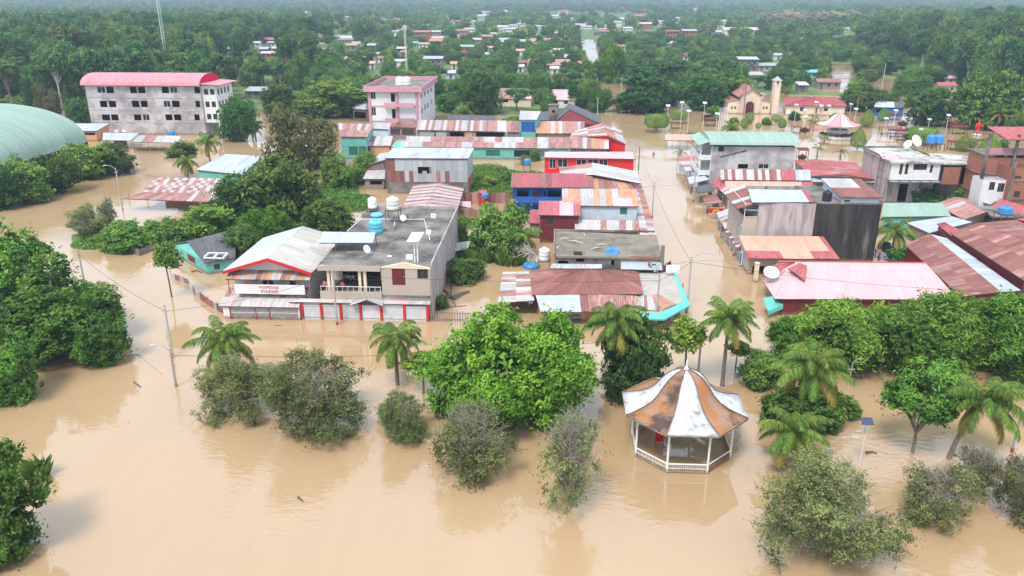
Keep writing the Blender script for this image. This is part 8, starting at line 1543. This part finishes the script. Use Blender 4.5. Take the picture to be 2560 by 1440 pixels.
fo = tag(link('forest', fm, None), 'hazy rainforest and garden trees behind the town', None, None, 'stuff')
ng = bpy.data.node_groups.new('forest_planting', 'GeometryNodeTree'); ng.interface.new_socket('Geometry', in_out='INPUT', socket_type='NodeSocketGeometry'); ng.interface.new_socket('Geometry', in_out='OUTPUT', socket_type='NodeSocketGeometry')
GN = ng.nodes; gi = GN.new('NodeGroupInput'); go = GN.new('NodeGroupOutput'); ip = GN.new('GeometryNodeInstanceOnPoints'); jn = GN.new('GeometryNodeJoinGeometry')
for k in reversed(KINDS):                     # join order is last link first
    oi = GN.new('GeometryNodeObjectInfo'); oi.transform_space = 'ORIGINAL'; oi.inputs['Object'].default_value = SRC[k]; oi.inputs['As Instance'].default_value = True; ng.links.new(oi.outputs['Geometry'], jn.inputs[0])
def na(n, t_): q = GN.new('GeometryNodeInputNamedAttribute'); q.data_type = t_; q.inputs['Name'].default_value = n; return next(s for s in q.outputs if s.enabled and s.name == 'Attribute')
ip.inputs['Pick Instance'].default_value = True; ng.links.new(gi.outputs[0], ip.inputs['Points']); ng.links.new(jn.outputs[0], ip.inputs['Instance']); ng.links.new(na('pick', 'INT'), ip.inputs['Instance Index']); ng.links.new(na('size', 'FLOAT_VECTOR'), ip.inputs['Scale'])
er = GN.new('FunctionNodeEulerToRotation'); ng.links.new(na('turn', 'FLOAT_VECTOR'), er.inputs[0]); ng.links.new(er.outputs[0], ip.inputs['Rotation'])
ng.links.new(ip.outputs[0], go.inputs[0]); md = fo.modifiers.new('planting', 'NODES'); md.node_group = ng
# ------------------------------------------------------------------ flotsam: leaves and bits of stick nobody could count
fr_ = np.random.default_rng(77); PT = []
for x0_, y0_, x1_, y1_, n_ in ((330, 700, 1080, 960, 120), (1090, 680, 1240, 780, 60), (1650, 560, 1880, 800, 90), (1850, 900, 2550, 1180, 60), (40, 960, 330, 1080, 25), (1560, 300, 2520, 400, 120), (230, 420, 500, 640, 60)):
    for _ in range(n_): p = at(fr_.uniform(x0_, x1_), fr_.uniform(y0_, y1_)); PT.append((p.x, p.y, .012))
PT = np.array(PT); V_, Q_ = leaves(PT, np.tile([0., 0, 1], (len(PT), 1)) + fr_.normal(size=PT.shape) * .04, .22, .3, fr_, 0, .02); V_[:, 2] = np.maximum(V_[:, 2], .006)
tag(link('floating_litter', fast('floating_litter', V_, Q_, fr_.random(len(PT)), LEAF['brown']), None), 'fallen leaves and bits drifting on the flood', None, None, 'stuff')
# ------------------------------------------------------------------ labels for what was planted or built in rows
def zone(x, y):
    if y < 60: return 'on the hazy skyline ' + ('at far left' if x < 420 else 'left of centre' if x < 900 else 'at the centre' if x < 1500 else 'right of centre' if x < 2000 else 'at far right')
    Z = ((0, 60, 215, 400, 'behind the green hall'), (215, 60, 420, 330, 'behind the grey block, left of the radio mast'), (420, 60, 560, 330, 'behind the grey block, right of the radio mast'), (560, 60, 720, 170, 'around the far white cluster right of the mast'), (560, 170, 720, 340, 'between the grey block and the brown tree'), (720, 60, 900, 150, 'far behind the light green trees'), (720, 150, 910, 340, 'left of the pink hotel'),
         (900, 60, 1110, 190, 'behind the pink hotel'), (900, 190, 1260, 340, 'right of the pink hotel'), (1110, 60, 1290, 190, 'far behind the tall dark tree'), (1290, 60, 1470, 130, 'around the far two-tier red house'), (1260, 130, 1480, 215, 'behind the school roofs'), (1260, 215, 1560, 320, 'around the school roofs'), (1470, 60, 1660, 140, 'beyond the round street tree'), (1480, 140, 1700, 300, 'around the tiered street trees'),
         (1660, 60, 1860, 140, 'around the far brick blocks'), (1700, 140, 1860, 300, 'behind the plaza trees'), (1860, 60, 2060, 200, 'far behind the church'), (1860, 200, 2060, 300, 'just behind the church'), (2060, 60, 2240, 170, 'before the flowering grove'), (2060, 170, 2240, 340, 'along the flooded track right of the church'), (2240, 60, 2400, 180, 'in the right forest, left part'), (2400, 60, 2700, 180, 'in the right forest, right part'), (2240, 180, 2420, 340, 'behind the big mango'), (2420, 180, 2700, 340, 'at the right photo edge behind the plaza'))
    for a, b, c, d, n in Z:
        if a <= x < c and b <= y < d: return n
    return 'beyond the left photo edge' if x < 0 else 'beyond the right photo edge' if x > 2560 else 'among the town roofs'
byl = {}
for o, desc, x, y in AUTO: byl.setdefault((desc, zone(x, y)), []).append((x, o))
for (desc, zn), L_ in byl.items():
    L_.sort(key=lambda q: q[0]); n = len(L_)
    for i, (x, o) in enumerate(L_):
        o['label'] = desc + ' ' + zn if n == 1 else '%s %s, %s from left' % (desc, zn, ORD[i] if i < len(ORD) else 'one') if n > 2 else '%s %s, the %s one' % (desc, zn, ('left', 'right')[i])
        if n > 1: o['group'] = desc + 's ' + zn
